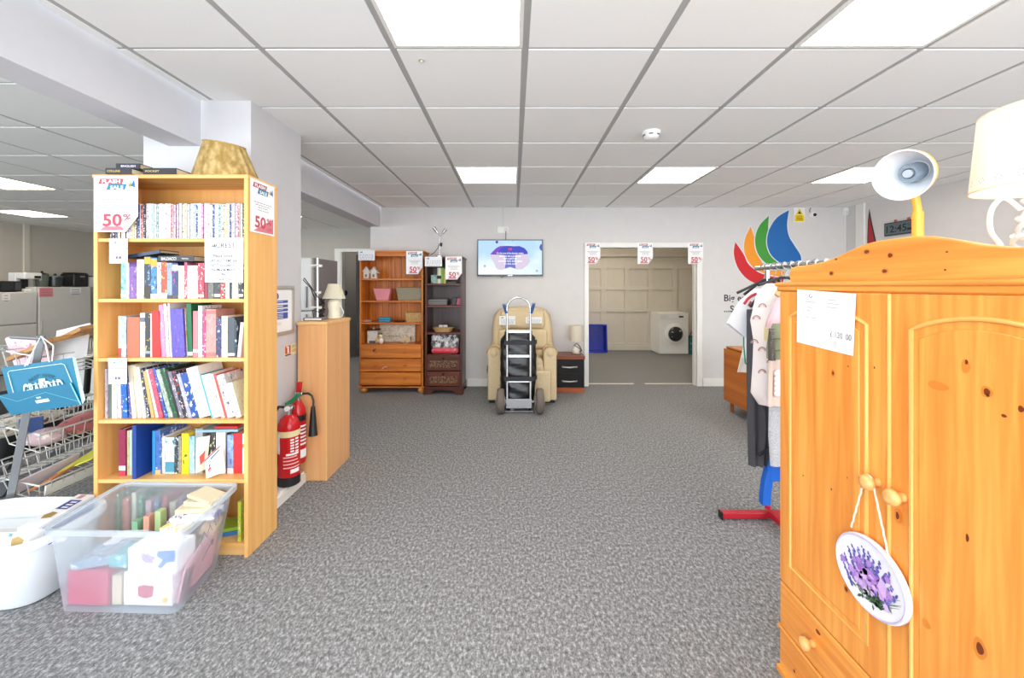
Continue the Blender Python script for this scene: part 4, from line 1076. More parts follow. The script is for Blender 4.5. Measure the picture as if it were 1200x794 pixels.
slab('picture_card', 'pale pink patterned card at the left end of the top basket', 'card', V((-2.60, 2.18, 1.0)), V((.10, .0, .0)), V((0, .006, .004)), V((0, -.02, .075)), printed('#eec9d2', '#e07a8a', '#d9dfe6', 40))
slab('envelope', 'white envelope standing in the top basket behind the bag handles', 'envelope', V((-2.46, 2.26, 1.03)), V((.07, .02, .02)), V((-.01, .004, 0)), V((-.02, .03, .09)), plain('#efeff0', .6))
# tier two: cloth and packets
def lump(name, label, cat, c, rx, ry, rz, mat, seed, group=None, amp=.18):
    rnd = random.Random(seed); rs = []; n = 20
    ph = [rnd.uniform(0, 6) for _ in range(6)]
    for k in range(9):
        th = PI*(k+.3)/8.6
        ring = []
        for a in range(n):
            q = 2*PI*a/n
            r = 1 + amp*(math.sin(3*q+ph[0]+k) + .6*math.sin(5*q+ph[1]-2*k))*.5
            ring.append(V(c) + V((rx*math.sin(th)*math.cos(q)*r, ry*math.sin(th)*math.sin(q)*r, -rz*math.cos(th))))
        rs.append(ring)
    o = MB().rings(rs).build(name, mat, loc=V(c)-V((0, 0, rz)), smooth=70)
    return tag(o, label, cat, group)
lump('folded_cloth', 'dusty red folded cloth lying in the rack\'s middle basket', 'cloth', (-2.52, 2.42, .55), .075, .17, .055, printed('#b56a6a', '#d98a86', '#7d5a62', 18, (1, 1, 1)), 3)
lump('folded_cloth', 'mauve and cream folded cloth at the near end of the middle basket', 'cloth', (-2.52, 2.19, .54), .07, .08, .045, printed('#c9b0b4', '#e6dcd2', '#8d6a7a', 22, (1, 1, 1)), 5)
slab('packet', 'navy packet standing at the near end of the middle basket', 'packet', V((-2.565, 2.16, .60)), V((.03, .03, 0)), V((-.006, .006, 0)), V((0, 0, .05)), plain('#26437a', .4))
lump('folded_cloth', 'pale folded cloth in the left hand middle basket', 'cloth', (-2.91, 2.35, .54), .08, .28, .05, printed('#d9d6c8', '#a9a090', '#8a5a52', 16, (1, 1, 1)), 8)
# tier three: yellow folder, orange book, white wallets
slab('folder', 'lime yellow folder lying in the rack\'s lowest basket', 'folder', V((-2.475, 2.40, .365)), V((.075, .02, .03)), V((-.02, .13, .02)), V((0, 0, .004)), plain('#d3d43a', .4))
slab('folder', 'orange folder under the lime yellow folder in the lowest basket', 'folder', V((-2.515, 2.46, .35)), V((.075, .02, .03)), V((-.02, .15, .02)), V((0, 0, .004)), plain('#d97a35', .4))
slab('book', 'brown and orange book leaning in the front of the lowest basket', 'book', V((-2.50, 2.22, .315)), V((.05, .01, .025)), V((-.02, .10, .01)), V((0, 0, .006)), printed('#c27a45', '#d99a5c', '#6a4a32', 12, (1, 1, 1)))
slab('book', 'white and grey magazine along the back of the lowest basket', 'magazine', V((-2.585, 2.26, .315)), V((.01, .0, .035)), V((-.01, .16, .01)), V((-.005, 0, .001)), plain('#dcdae6', .5))
slab('envelope', 'long white envelope along the wires of the lowest basket', 'envelope', V((-2.447, 2.30, .28)), V((.003, .0, .026)), V((0, .18, .0)), V((-.004, 0, .001)), plain('#eceee4', .6))
# gift bag: flat, unopened, base flap folded up over the front
cb = V((-2.27, 1.955, .92))
A = lambda px, py: W(px, py, 1.95)
TL, TR, BL, BR = A(0.5, 431), A(84, 419), A(14, 486), A(95.5, 473.5)
bg_ = thing('gift_bag', 'flat teal paper gift bag hung from the rack by white string handles', 'gift bag', (TL+BR)/2)
th = V((0, .006, 0))
FL, FR_ = A(-1.5, 463), A(83.5, 448.5)
MB().prism([BL+V((0, .004, 0)), BR+V((0, .004, 0)), TR+V((0, .004, 0)), TL+V((0, .004, 0))], th).build('front_panel', plain('#0b7394', .4), bg_)
MB().prism([BL, BR, FR_, FL], V((0, -.004, 0))).build('base_flap', plain('#096b8c', .4), bg_)
MB().prism([TR+V((0, .003, 0)), TR+V((.003, .012, 0)), BR+V((.004, .012, .02)), BR+V((0, .003, 0))], V((.002, 0, 0))).build('side_gusset', plain('#bfe3ec', .4), bg_)
u = (TR-TL); d = (BL-TL); w_ = u.length
fr = Fr(TL, u, d, w_, d.length)
fr.N = V((0, -1, 0))
p = MB()
def line(q, r=.0016): p.tube([fr.p(a, b, .0005) for a, b in q], r, 4)
line([(.095, .56), (.085, .12), (.11, .09), (.84, .09), (.88, .12), (.92, .5)])
line([(.27, .44), (.77, .44)], .0018)
fr.poly(p, [(.48, .34), (.57, .34), (.57, .42), (.525, .50), (.48, .42)], .001)
fr.text(p, 'GRANDAD', .52, .665, .085, .001, bold=.035, width=w_*.56)
p.build('lettering', plain('#d9eef2', .5), bg_)
p = MB()
for i, ch in enumerate('BEST EVER'):
    f = (i-4)/4; 
    if ch != ' ': fr.text(p, ch, .52+.15*f, .31+.06*f*f, .024, .001, bold=.01, rot=.35*f)
p.build('lettering', plain('#0b4a60', .5), bg_)
frf = Fr(FL, FR_-FL, BL-FL, (FR_-FL).length, (BL-FL).length); frf.N = V((0, -1, 0))
p = MB(); frf.quad(p, .42, .60, .52, .66, .0045); frf.quad(p, .46, .52, .38, .44, .0045); p.build('flap_label', plain('#d9eef4', .5), bg_)
p = MB()
p.tube([frf.p(.02, .05, .005), frf.p(.2, .42, .005), frf.p(.62, .22, .005), frf.p(.98, .95, .005)], .0008, 4); p.tube([FR_+V((0, -.004, 0)), BR+V((0, -.004, 0))], .003, 4)
p.build('crease', plain('#7cc4d4', .4), bg_)
hk = V((-2.345, 2.022, 1.10))
for a, b in (((29, 429), (38, 412)), ((58, 424), (55, 408))):
    MB().tube([A(*a), A(*b).lerp(hk, .3), hk + V((0, -.006, 0)), A(a[0]+8, a[1]-16).lerp(hk, .2), A(a[0]+3, a[1]-1)], .0028, 6).build('string_handle', plain('#eef2f6', .7), bg_, smooth=60)

# ================================================================ SIDE ROOM BEHIND
frw = plain('#cfcdc8', .35)
def fridge(name, label, y0, y1, x0, x1, h, split, cat='fridge'):
    t = thing(name, label, cat, ((x0+x1)/2, (y0+y1)/2, 0))
    MB().box(x0, x1-.05, y0, y1, .02, h).build('cabinet', frw, t, bevel=.006)
    zs = [.06]+[h*s for s in split]+[h]
    for a, b in zip(zs[:-1], zs[1:]):
        d = MB().box(x1-.045, x1, y0+.004, y1-.004, a+.006, b-.006).build('door', frw, t, bevel=.01)
        MB().box(x1, x1+.012, y0+.03, y0+.05, (a+b)/2-.12, (a+b)/2+.12).build('handle', plain('#b9b8b5', .4), d, bevel=.004)
    MB().box(x0+.03, x1-.06, y0+.03, y1-.03, 0, .02).build('plinth', M_black, t)
    return t
fridge('fridge_freezer', 'white fridge freezer against left wall, nearer one with coffee machine on top', 5.86, 6.565, -8.36, -7.70, 1.265, (.6,))
fridge('tall_fridge', 'white upright fridge against left wall, farther one beside the bookcase edge', 6.585, 7.40, -8.36, -7.70, 1.345, ())
def sidetag(label, y0, y1, z0, z1, c_, x=-7.697):
    o = MB().box(x, x+.002, y0, y1, z0, z1).build('price_tag', plain(c_, .6), loc=(x, y0, z0))
    tag(o, label, 'price tag')
    p = MB()
    for k in range(3): p.box(x+.002, x+.003, y0+.03, y1-.03, z1-.04-.04*k, z1-.03-.04*k)
    p.build('small_print', plain('#8d7f88', .6), o)
Yf = lambda px: -7.697*F/(px-CX)
def zf_(py, px): return fz(py, Yf(px))
sidetag('white price tag on the nearer white fridge freezer', Yf(2), Yf(12), zf_(351.5, 7), zf_(343.5, 7), '#e9e7e4')
sidetag('red price tag on the farther white fridge', Yf(46), Yf(62), zf_(347.5, 54), zf_(337, 54), '#d9808a')
sidetag('white price tag at the right of the farther white fridge', Yf(82), Yf(95), zf_(343, 88), zf_(337, 88), '#e6e6ea')
# appliances along the fridge tops
zt1, zt2 = 1.2655, 1.3455
def app_at(px0, px1, x): return x*F/(px0-CX), x*F/(px1-CX)
XA = -7.95
y0, y1 = app_at(-14, 17, XA)
t = thing('microwave', 'black microwave on the nearer fridge freezer at the left edge', 'microwave', (XA, (y0+y1)/2, zt1))
MB().box(XA-.15, XA+.13, y0+.02, y1-.01, zt1+.01, zt1+.17).build('casing', M_black, t, bevel=.006)
MB().box(XA+.131, XA+.135, y0+.05, y1-.12, zt1+.03, zt1+.15).build('window', plain('#2f2f33', .15), t)
MB().box(XA+.131, XA+.136, y1-.10, y1-.03, zt1+.03, zt1+.15).build('control_panel', plain('#4a4a4e', .3), t)
MB().box(XA-.1, XA+.1, y0+.05, y0+.08, zt1, zt1+.01).box(XA-.1, XA+.1, y1-.08, y1-.05, zt1, zt1+.01).build('foot', M_black, t)
y0, y1 = app_at(20, 41, XA)
t = thing('coffee_machine', 'white coffee machine on the nearer fridge freezer', 'coffee machine', (XA, (y0+y1)/2, zt1))
MB().box(XA-.15, XA+.12, y0, y1, zt1, zt1+.05).build('base', M_white, t, bevel=.01)
MB().box(XA-.15, XA-.02, y0, y1, zt1+.05, zt1+.31).box(XA-.02, XA+.12, y0, y1, zt1+.21, zt1+.31).build('body', M_white, t, bevel=.012)
MB().box(XA+.0, XA+.03, y0+.04, y1-.12, zt1+.055, zt1+.205).build('brew_panel', M_black, t)
MB().box(XA+.121, XA+.125, y1-.11, y1-.02, zt1+.22, zt1+.26).build('control_panel', M_black, t)
XB = -7.93
def lathe_pot(name, label, px0, px1, h, mats, prof_body, lid=True, handle=True):
    y0, y1 = app_at(px0, px1, XB); yc = (y0+y1)/2; r = (y1-y0)/2*.92; r = min(r, .19)
    c = V((XB, yc, zt2)); t = thing(name, label, 'kitchen appliance', c)
    MB().lathe([(r*a, h*b) for a, b in prof_body], c, 24).build('body', mats[0], t, smooth=40)
    if lid: MB().lathe([(r*1.02, h*.86), (r*.9, h*.93), (r*.3, h*.98), (.02, h)], c, 24).build('lid', mats[1], t, smooth=40); MB().lathe([(.015, h), (.02, h+.02), (.005, h+.03)], c, 12).build('knob', M_black, t)
    if handle:
        for s in (-1, 1): MB().box(XB+.0, XB+.04, yc+s*r*.98, yc+s*(r+.035), h*.6+zt2, h*.72+zt2).build('handle', M_black, t, bevel=.004)
    return t
pf = [(.8, 0), (.95, .08), (1, .5), (1, .86)]
lathe_pot('glass_jug', 'smoky glass jug pot on the farther fridge, left of the red price tag', 42, 56, .24, (plain('#5d655c', .2), M_black), pf)
lathe_pot('slow_cooker', 'dark round cooking pot on the farther fridge, above the red price tag', 56, 73, .20, (plain('#2c3532', .25), plain('#6f7a78', .2)), pf)
y0, y1 = app_at(79, 97, XB)
t = thing('air_fryer', 'black boxy air fryer on the farther fridge', 'kitchen appliance', (XB, (y0+y1)/2, zt2))
MB().box(XB-.14, XB+.12, y0, y1, zt2, zt2+.235).build('casing', plain('#1c1c1e', .3), t, bevel=.025, seg=3)
MB().box(XB+.12, XB+.17, (y0+y1)/2-.02, (y0+y1)/2+.02, zt2+.09, zt2+.13).build('handle', M_black, t, bevel=.006)
MB().box(XB+.119, XB+.123, (y0+y1)/2-.03, (y0+y1)/2+.05, zt2+.17, zt2+.2).build('badge', M_steel, t)
MB().box(XB-.12, XB+.1, y0+.02, y1-.02, zt2+.235, zt2+.255).build('lid', M_black, t, bevel=.008)
lathe_pot('slow_cooker', 'white and black slow cooker on the farther fridge beside the bookcase', 95, 109, .215, (M_white, plain('#2a2a2c', .2)), pf)
struct(MB().box(-8.4, -8.37, 6.95, 7.03, 1.3, ZC).build('trim_3', plain('#d8d2c6', .5)))
# grey fridge seen past the column
t = thing('grey_fridge', 'tall grey-sided fridge with white front behind the small cabinet', 'fridge', (-2.5, 4.72, 0))
MB().box(-2.84, -2.19, 4.46, 5.05, .03, 1.665).build('cabinet', plain('#8f9093', .4), t, bevel=.006)
d = MB().box(-2.84, -2.19, 4.40, 4.455, .06, 1.08).build('door', plain('#d6d5d0', .35), t, bevel=.01)
MB().box(-2.25, -2.235, 4.375, 4.40, .8, 1.05).build('handle', M_steel, d, bevel=.004)
d = MB().box(-2.84, -2.19, 4.40, 4.455, 1.09, 1.665).build('door', plain('#d6d5d0', .35), t, bevel=.01)
MB().box(-2.25, -2.235, 4.375, 4.40, 1.12, 1.35).build('handle', M_steel, d, bevel=.004)
MB().box(-2.8, -2.23, 4.47, 5.0, 0, .03).build('plinth', M_black, t)
# pushchair and white cabinet glimpsed between the baskets
c = V((-3.85, 3.2, 0))
t = thing('vacuum_cleaner', 'black vacuum cleaner with looping hose seen below the gift bag', 'vacuum cleaner', (-3.80, 3.62, 0))
MB().box(-4.05, -3.72, 3.45, 3.80, .04, .30).build('body', plain('#1e1d1f', .4), t, bevel=.05, seg=3)
for s in (3.48, 3.77): MB().cone((-3.95, s-.02, .07), (-3.95, s+.02, .07), .07, n=16).build('wheel', plain('#55565a', .5), t)
MB().tube([(-3.75, 3.6, .25), (-3.55, 3.58, .45), (-3.45, 3.55, .62), (-3.52, 3.5, .78), (-3.66, 3.5, .72), (-3.68, 3.5, .45), (-3.82, 3.48, .1)], .022, 8).build('hose', M_black, t, smooth=60)
MB().tube([(-3.80, 3.42, .3), (-3.70, 3.40, 1.0)], .016, 8).build('tube', M_black, t, smooth=60)
t = thing('white_cabinet', 'small white cupboard standing in the side room beyond the wire rack', 'cupboard', (-4.3, 4.4, 0))
MB().box(-4.62, -4.02, 4.25, 4.6, .03, .62).build('carcass', plain('#cfcdc6', .5), t, bevel=.003)
for a, b in ((-4.61, -4.325), (-4.315, -4.03)): MB().box(a, b, 4.232, 4.249, .05, .61).build('door', plain('#d6d4ce', .5), t, bevel=.002)
MB().box(-4.6, -4.04, 4.27, 4.58, 0, .03).build('plinth', M_ink, t)
t = thing('pushchair', 'folded black pushchair with grey wheels at the left edge behind the rack', 'pushchair', (-3.55, 2.75, 0))
MB().prism([(-3.75, 2.6, .25), (-3.30, 2.6, .2), (-3.25, 2.6, .5), (-3.62, 2.6, .62)], (0, .35, 0)).build('seat', plain('#1b1a1c', .8), t, bevel=.03)
for y in (2.6, 2.95):
    MB().tube([(-3.72, y, .08), (-3.45, y, .45), (-3.32, y, .75)], .012, 8).build('frame_bar', plain('#8a8b8f', .35, metal=.6), t)
    MB().tube([(-3.30, y, .08), (-3.62, y, .6)], .012, 8).build('frame_bar', plain('#8a8b8f', .35, metal=.6), t)
    for x in (-3.72, -3.30): MB().cone((x, y-.018, .08), (x, y+.018, .08), .08, n=20).build('wheel', plain('#4b4c50', .6), t)

# ================================================================ COLUMN: NOTICE, SIGN, EXTINGUISHERS
Yc = lambda px: -1.522*F/(px-CX)
ya, yb = 2.40, Yc(342.8)
t = thing('framed_notice', 'blue and white notice in a silver frame on the column side', 'framed notice', (-1.521, ya, 1.0))
z0, z1 = fz(393, 2.62), fz(334.5, 2.72)
z0, z1 = 1.345-(391-336)*2.72/F*1.0, 1.345+ (336-335)*2.7/F
m = MB(); X = -1.5215; fwd = .022
m.box(X, X+.014, ya, yb, z1-fwd, z1).box(X, X+.014, ya, yb, z0, z0+fwd).box(X, X+.014, ya, ya+fwd, z0+fwd, z1-fwd).box(X, X+.014, yb-fwd, yb, z0+fwd, z1-fwd)
m.build('frame', plain('#b9b3ab', .3, metal=.5), t, bevel=.003)
MB().box(X, X+.006, ya+fwd, yb-fwd, z0+fwd, z1-fwd).build('paper', M_paper, t)
fr = Fr((X+.0062, ya+fwd, z1-fwd), (0, 1, 0), (0, 0, -1), yb-ya-2*fwd, z1-z0-2*fwd)
p = MB()
for v0, v1 in ((.26, .325), (.365, .43), (.46, .525), (.55, .70)): fr.quad(p, .12, .86, v0, v1)
p.poly([fr.p(.5, .16, .0006)+V((0, .022*math.cos(a*PI/8), .022*math.sin(a*PI/8))) for a in range(16)])
p.build('blue_panel', plain('#3b57a8', .5), t)
p = MB()
for v in (.285, .385, .395, .48, .58, .61, .64, .67): fr.quad(p, .18, .7, v, v+.01, .0009)
p.build('small_print', M_paper, t)
p = MB()
for v in (.78, .82): fr.quad(p, .25, .65, v, v+.008, .0009)
p.build('small_print', M_greyink, t)
ya, yb = Yc(333), Yc(347.8)
z0, z1 = 1.345-(416-336)*2.76/F, 1.345-(403.5-336)*2.76/F
o = MB().box(-1.5215, -1.5195, ya, yb, z0, z1).build('extinguisher_sign', plain('#efe3b8', .5), loc=(-1.521, ya, z0))
tag(o, 'small cream and red fire extinguisher sign on the column above the extinguishers', 'sign')
fr = Fr((-1.5194, ya, z1), (0, 1, 0), (0, 0, -1), yb-ya, z1-z0)
p = MB(); fr.quad(p, .04, .46, .05, .78); p.build('red_panel', plain('#d23a2c', .5), o)
p = MB(); fr.quad(p, .2, .34, .16, .72, .0009); fr.quad(p, .12, .3, .1, .2, .0009); p.build('pictogram', M_paper, o)
p = MB()
for k, u1 in enumerate((.8, .9, .75)): fr.quad(p, .54, u1, .1+.1*k, .15+.1*k)
p.build('small_print', plain('#7fae6a', .5), o)
p = MB()
for k in range(3): fr.quad(p, .54, .9, .5+.1*k, .55+.1*k)
p.build('small_print', plain('#e08a5a', .5), o)
p = MB(); fr.quad(p, .04, .5, .85, .97); p.build('black_strip', M_ink, o)
red = plain('#c4161f', .22)
c = V((-1.455, 2.63, .0755))
t = thing('fire_extinguisher', 'red foam fire extinguisher with cream band standing on the white ledge by the column', 'fire extinguisher', c)
R = .066
MB().lathe([(R, .055), (R, .36), (R*.96, .385), (R*.75, .42), (R*.4, .44), (.02, .445)], c, 32).build('cylinder', red, t, smooth=40)
MB().lathe([(R*.93, 0), (R*1.02, .004), (R*1.02, .06), (R, .06)], c, 32).build('base_ring', plain('#1a1a1c', .5), t, smooth=40)
def arc_panel(c, R, a0, a1, z0, z1, n=10):
    return MB().rings([[c+V((R*math.cos(a0+(a1-a0)*k/n), R*math.sin(a0+(a1-a0)*k/n), z)) for k in range(n+1)] for z in (z0, z1)], 0, False, False)
def open_arc(c, R, a0, a1, z0, z1, n=10):
    m = MB(); pts = [(R*math.cos(a0+(a1-a0)*k/n), R*math.sin(a0+(a1-a0)*k/n)) for k in range(n+1)]
    for (ax_, ay_), (bx_, by_) in zip(pts[:-1], pts[1:]): m.poly([c+V((ax_, ay_, z0)), c+V((bx_, by_, z0)), c+V((bx_, by_, z1)), c+V((ax_, ay_, z1))])
    return m
am = -.55*PI+PI*.2
open_arc(c, R+.0006, -PI*.95, .3, .315, .352, 18).build('cream_band', plain('#e8d9a8', .4), t, smooth=60)
open_arc(c, R+.0006, -PI*.95, -PI*.62, .21, .335, 8).build('white_label', M_paper, t, smooth=60)
open_arc(c, R+.0006, -PI*.42, -.15, .20, .212, 12).build('white_label', M_paper, t, smooth=60)
for k in range(4): open_arc(c, R+.0006, -PI*.5, -PI*.1+.1*k, .185-.022*k, .193-.022*k, 10).build('print_line', plain('#e9b9b6', .5), t, smooth=60)
for k in range(5): open_arc(c, R+.0006, -PI*.30, -PI*.20+.02*(k % 2), .22+.018*k, .23+.018*k, 4).build('print_line', M_paper, t, smooth=60)
for k in range(5): open_arc(c, R+.0006, -PI*.16, -PI*.05+.03*(k % 2), .215+.02*k, .226+.02*k, 4).build('print_line', M_paper, t, smooth=60)
open_arc(c, R+.0008, -PI*.30, -PI*.02, .085, .11, 10).build('oval_badge', M_paper, t, smooth=60)
MB().cone(c+V((0, 0, .44)), c+V((0, 0, .475)), .018, .016).build('neck', M_chrome, t, smooth=40)
MB().box(c.x-.02, c.x+.03, c.y-.016, c.y+.016, c.z+.475, c.z+.50).build('valve', M_chrome, t, bevel=.004)
MB().prism([c+V((-.02, -.014, .50)), c+V((.035, -.014, .525)), c+V((.075, -.014, .58)), c+V((.06, -.014, .585)), c+V((.02, -.014, .545)), c+V((-.02, -.014, .52))], (0, .028, 0)).build('lever', plain('#14804f', .4), t, bevel=.003)
MB().cone(c+V((.0, -.03, .488)), c+V((.0, -.016, .488)), .016, n=16).build('gauge', M_white, t)
MB().tube([c+V((-.02, -.0, .488)), c+V((-.055, -.02, .50)), c+V((-.085, -.045, .44)), c+V((-.078, -.05, .30)), c+V((-.07, -.04, .12))], .009, 8).build('hose', M_black, t, smooth=60)
c = V((-1.462, 2.752, .155)); R = .05
t = thing('fire_extinguisher', 'red gas fire extinguisher with black horn, hung on column behind the foam one', 'fire extinguisher', c)
MB().lathe([(R*.6, 0), (R*.92, .006), (R, .03), (R, .33), (R*.9, .37), (R*.55, .41), (.02, .425)], c, 28).build('cylinder', red, t, smooth=40)
open_arc(c, R+.0006, -PI*.5, PI*.25, .29, .33, 10).build('black_band', M_black, t, smooth=60)
open_arc(c, R+.0006, -PI*.45, PI*.2, .045, .10, 10).build('white_label', M_paper, t, smooth=60)
for k in range(6): open_arc(c, R+.0006, -PI*.3, PI*.05+.05*(k % 2), .13+.024*k, .142+.024*k, 6).build('print_line', M_paper, t, smooth=60)
MB().cone(c+V((0, 0, .42)), c+V((0, 0, .455)), .016).build('neck', M_chrome, t, smooth=40)
MB().box(c.x-.02, c.x+.035, c.y-.015, c.y+.015, c.z+.455, c.z+.48).build('valve', M_chrome, t, bevel=.004)
MB().prism([c+V((-.012, -.012, .48)), c+V((.02, -.012, .48)), c+V((.028, -.012, .545)), c+V((-.004, -.012, .545))], (0, .024, 0)).build('lever', red, t, bevel=.004)
hp = [c+V((.035, 0, .468)), c+V((.075, -.005, .47)), c+V((.10, -.01, .455)), c+V((.112, -.012, .42)), c+V((.110, -.012, .385))]
MB().tube(hp, .007, 8).build('hose', plain('#2b2b2e', .4), t, smooth=60)
MB().lathe([(.012, .385), (.016, .35), (.028, .20), (.030, .19), (.026, .19)], c+V((.108, -.012, 0)), 20).build('horn', plain('#19191b', .45), t, smooth=40)
MB().box(-1.5215, -1.505, 2.72, 2.785, c.z+.15, c.z+.2).build('wall_bracket', M_steel, t)

# ================================================================ SMALL CABINET BY THE COLUMN
beech = wood('#dba069', '#e6b17b', None, 'Z', .8)
X0, X1, Y0, Y1, zt = -1.50, -1.298, 2.82, 3.215, 1.103
t = thing('end_cabinet', 'waist-high beech cabinet against the column with a lamp on top', 'cabinet', ((X0+X1)/2, (Y0+Y1)/2, 0))
MB().box(X0, X1, Y0, Y1, 0, zt-.022).build('body', beech, t, bevel=.002)
MB().box(X0-.005, X1+.006, Y0-.006, Y1+.006, zt-.022, zt).build('top', wood('#e2b070', '#ecc083', None, 'X', .8), t, bevel=.002)
MB().box(X1-.004, X1+.0015, Y0-.002, Y0+.004, 0, zt-.022).build('edge_strip', plain('#e9bf80', .4), t)
zt += .0005
# cream table lamp
c = V((fx(391.5, 3.09), 3.09, zt))
t = thing('table_lamp', 'cream bedside lamp with cone shade on the beech cabinet', 'lamp', c)
cream = plain('#e9e2cc', .3)
MB().lathe([(.042, 0), (.05, .006), (.043, .03), (.04, .06), (.047, .10), (.046, .125), (.03, .145), (.012, .15), (.012, .165)], c, 32).build('base', cream, t, smooth=50)
MB().lathe([(.080, .155), (.042, .265)], c, 40, cap=False).build('shade', shade_cloth('#ece6cf'), t, smooth=50)
MB().tube([c+V((.080*math.cos(a*PI/12), .080*math.sin(a*PI/12), .155)) for a in range(24)], .002, 5, loop=True).build('shade_rim', cream, t)
MB().cone(c+V((0, 0, .16)), c+V((0, 0, .20)), .014).build('lamp_holder', cream, t)
MB().tube([c+V((.045, -.0, .012)), c+V((.065, -.01, .02)), c+V((.078, -.01, .05)), c+V((.06, -.01, .085)), c+V((.05, -.01, .10))], .004, 6).build('cable', M_white, t, smooth=60)
# folded desk lamp / reading stand in silver with cable
c = V((-1.435, 2.95, zt))
t = thing('reading_stand', 'silver folding stand with two clamps and black cable on the beech cabinet', 'stand', c)
xx = lambda px: fx(px, 2.95)
MB().box(xx(359), xx(380.5), 2.90, 3.0, zt, zt+.022).build('base', plain('#85868a', .3, metal=.6), t, bevel=.004)
MB().box(xx(362), xx(380.5), 2.885, 2.90, zt+.004, zt+.018).build('base_front', M_white, t, bevel=.003)
MB().tube([(xx(371.5), 2.96, zt+.02), (xx(371.3), 2.96, fz(302, 2.96))], .010, 8).build('upright', M_alu, t, smooth=40)
for py, wd in ((311, .032), (342.5, .022), (360, .03)):
    z = fz(py, 2.95); x = xx(371)
    MB().box(x-wd, x+wd, 2.93, 2.975, z-.004, z+.008).box(x-wd, x-wd+.012, 2.93, 2.975, z-.012, z+.002).box(x+wd-.012, x+wd, 2.93, 2.975, z-.012, z+.002).build('clamp', plain('#e4e5e6', .25), t, bevel=.003)
MB().tube([(xx(372), 2.925, fz(352, 2.93)), (xx(366), 2.925, fz(337, 2.93)), (xx(357.5), 2.925, fz(328, 2.93)), (xx(358.5), 2.925, fz(325.5, 2.93)), (xx(365), 2.925, fz(334, 2.93)), (xx(371.5), 2.925, fz(344, 2.93)), (xx(376), 2.925, fz(350, 2.93)), (xx(380), 2.925, fz(360, 2.93)), (xx(377), 2.925, fz(366, 2.93)), (xx(368), 2.925, fz(363, 2.93)), (xx(372), 2.90, zt+.02)], .0035, 6).build('cable', M_black, t, smooth=60)
t = thing('cable_bundle', 'dark knotted cable bundle at the left edge of the beech cabinet top', 'cables', (-1.478, 3.12, zt))
for k in range(3):
    MB().tube([V((-1.478, 3.12, zt+.007)) + V((.018*math.cos(a*.9+k*2), .02*math.sin(a*1.1+k), .0085*a)) for a in range(18)], .006, 6).build('cable', plain(('#232326', '#3a2a2a', '#2a2a30')[k], .5), t, smooth=60)
# ================================================================ BACK WALL FURNITURE
pineZ = wood('#b45c16', '#e08a30', '#cc7422', 'Z', .9); pineX = wood('#b45c16', '#df882e', '#ca7220', 'X', .9)
YD = 5.163; D0, D1 = fx(420, YD), fx(497, YD); ZT = fz(294, YD); YDb = 5.49
zc = lambda py: fz(py, YD)
t = thing('pine_dresser', 'orange pine open bookcase with three drawers, against back wall', 'dresser', ((D0+D1)/2, 5.33, 0))
dresser = t
zp = zc(452.5)
MB().box(D0+.012, D0+.034, YD, YDb, zp, ZT-.02).build('side_panel', pineZ, t, bevel=.002)
MB().box(D1-.034, D1-.012, YD, YDb, zp, ZT-.02).build('side_panel', pineZ, t, bevel=.002)
MB().box(D0-.004, D1+.004, YD-.015, YDb, ZT-.02, ZT+.005).build('cornice', pineX, t, bevel=.006)
MB().box(D0+.034, D1-.034, YD+.004, YD+.022, zc(300), ZT-.02).build('top_rail', pineX, t, bevel=.002)
bp = MB()
nb = 9
for k in range(nb):
    a = D0+.034+(D1-D0-.068)*k/nb; b = D0+.034+(D1-D0-.068)*(k+1)/nb
    bp.box(a+.002, b-.002, YDb-.016, YDb-.004, zp, ZT-.02)
bp.box(D0+.034, D1-.034, YDb-.006, YDb-.001, zp, ZT-.02)
bp.build('back_panel', pineZ, t)
shz = [zc(326.2), zc(352), zc(377.8), zc(403.6)]
for z in shz: MB().box(D0+.034, D1-.034, YD+.006, YDb-.016, z-.022, z).build('shelf', pineX, t, bevel=.002)
for a, b in ((404.6, 419.3), (420.2, 435.0), (436, 450.8)):
    za, zb2 = zc(b), zc(a)
    d = MB().box(D0+.036, D1-.036, YD-.012, YD+.28, za, zb2).build('drawer', pineX, t, bevel=.004)
    for px in (441, 475): 
        MB().lathe([(.008, 0), (.007, .012), (.014, .018), (.016, .026), (.010, .032), (.002, .033)], (fx(px, YD), YD-.012, zc((a+b)/2-.5)), 16, M=Matrix.Rotation(PI/2, 4, 'X')).build('knob', wood('#a85a1c', '#c07030', None, 'Z', 3), d, smooth=50)
    if a == 404.6: MB().prism([(fx(437, YD), YD-.0128, zc(411.5)), (fx(438, YD), YD-.0128, zc(412)), (fx(441, YD), YD-.0128, zc(409)), (fx(441, YD), YD-.0128, zc(407.8)), (fx(438, YD), YD-.0128, zc(409))], (0, .0006, 0)).build('knot', plain('#5a1f10', .5), d)
    if 420 < a < 421: MB().tube([(fx(448, YD), YD-.0125, zc(432)), (fx(450, YD), YD-.0125, zc(430)), (fx(454, YD), YD-.0125, zc(429))], .003, 5).build('scratch', plain('#f0e0c0', .6), d)
MB().box(D0-.004, D1+.004, YD-.016, YDb, zc(454), zp).build('plinth', pineX, t, bevel=.004)
for px in (425.2, 493):
    for y in (YD+.035, YDb-.06):
        MB().lathe([(.03, 0), (.046, .02), (.048, .045), (.03, .068), (.036, zc(454))], (fx(px, YD), y, 0), 20).build('bun_foot', wood('#c27428', '#d98e42', None, 'Z', 2), t, smooth=50)
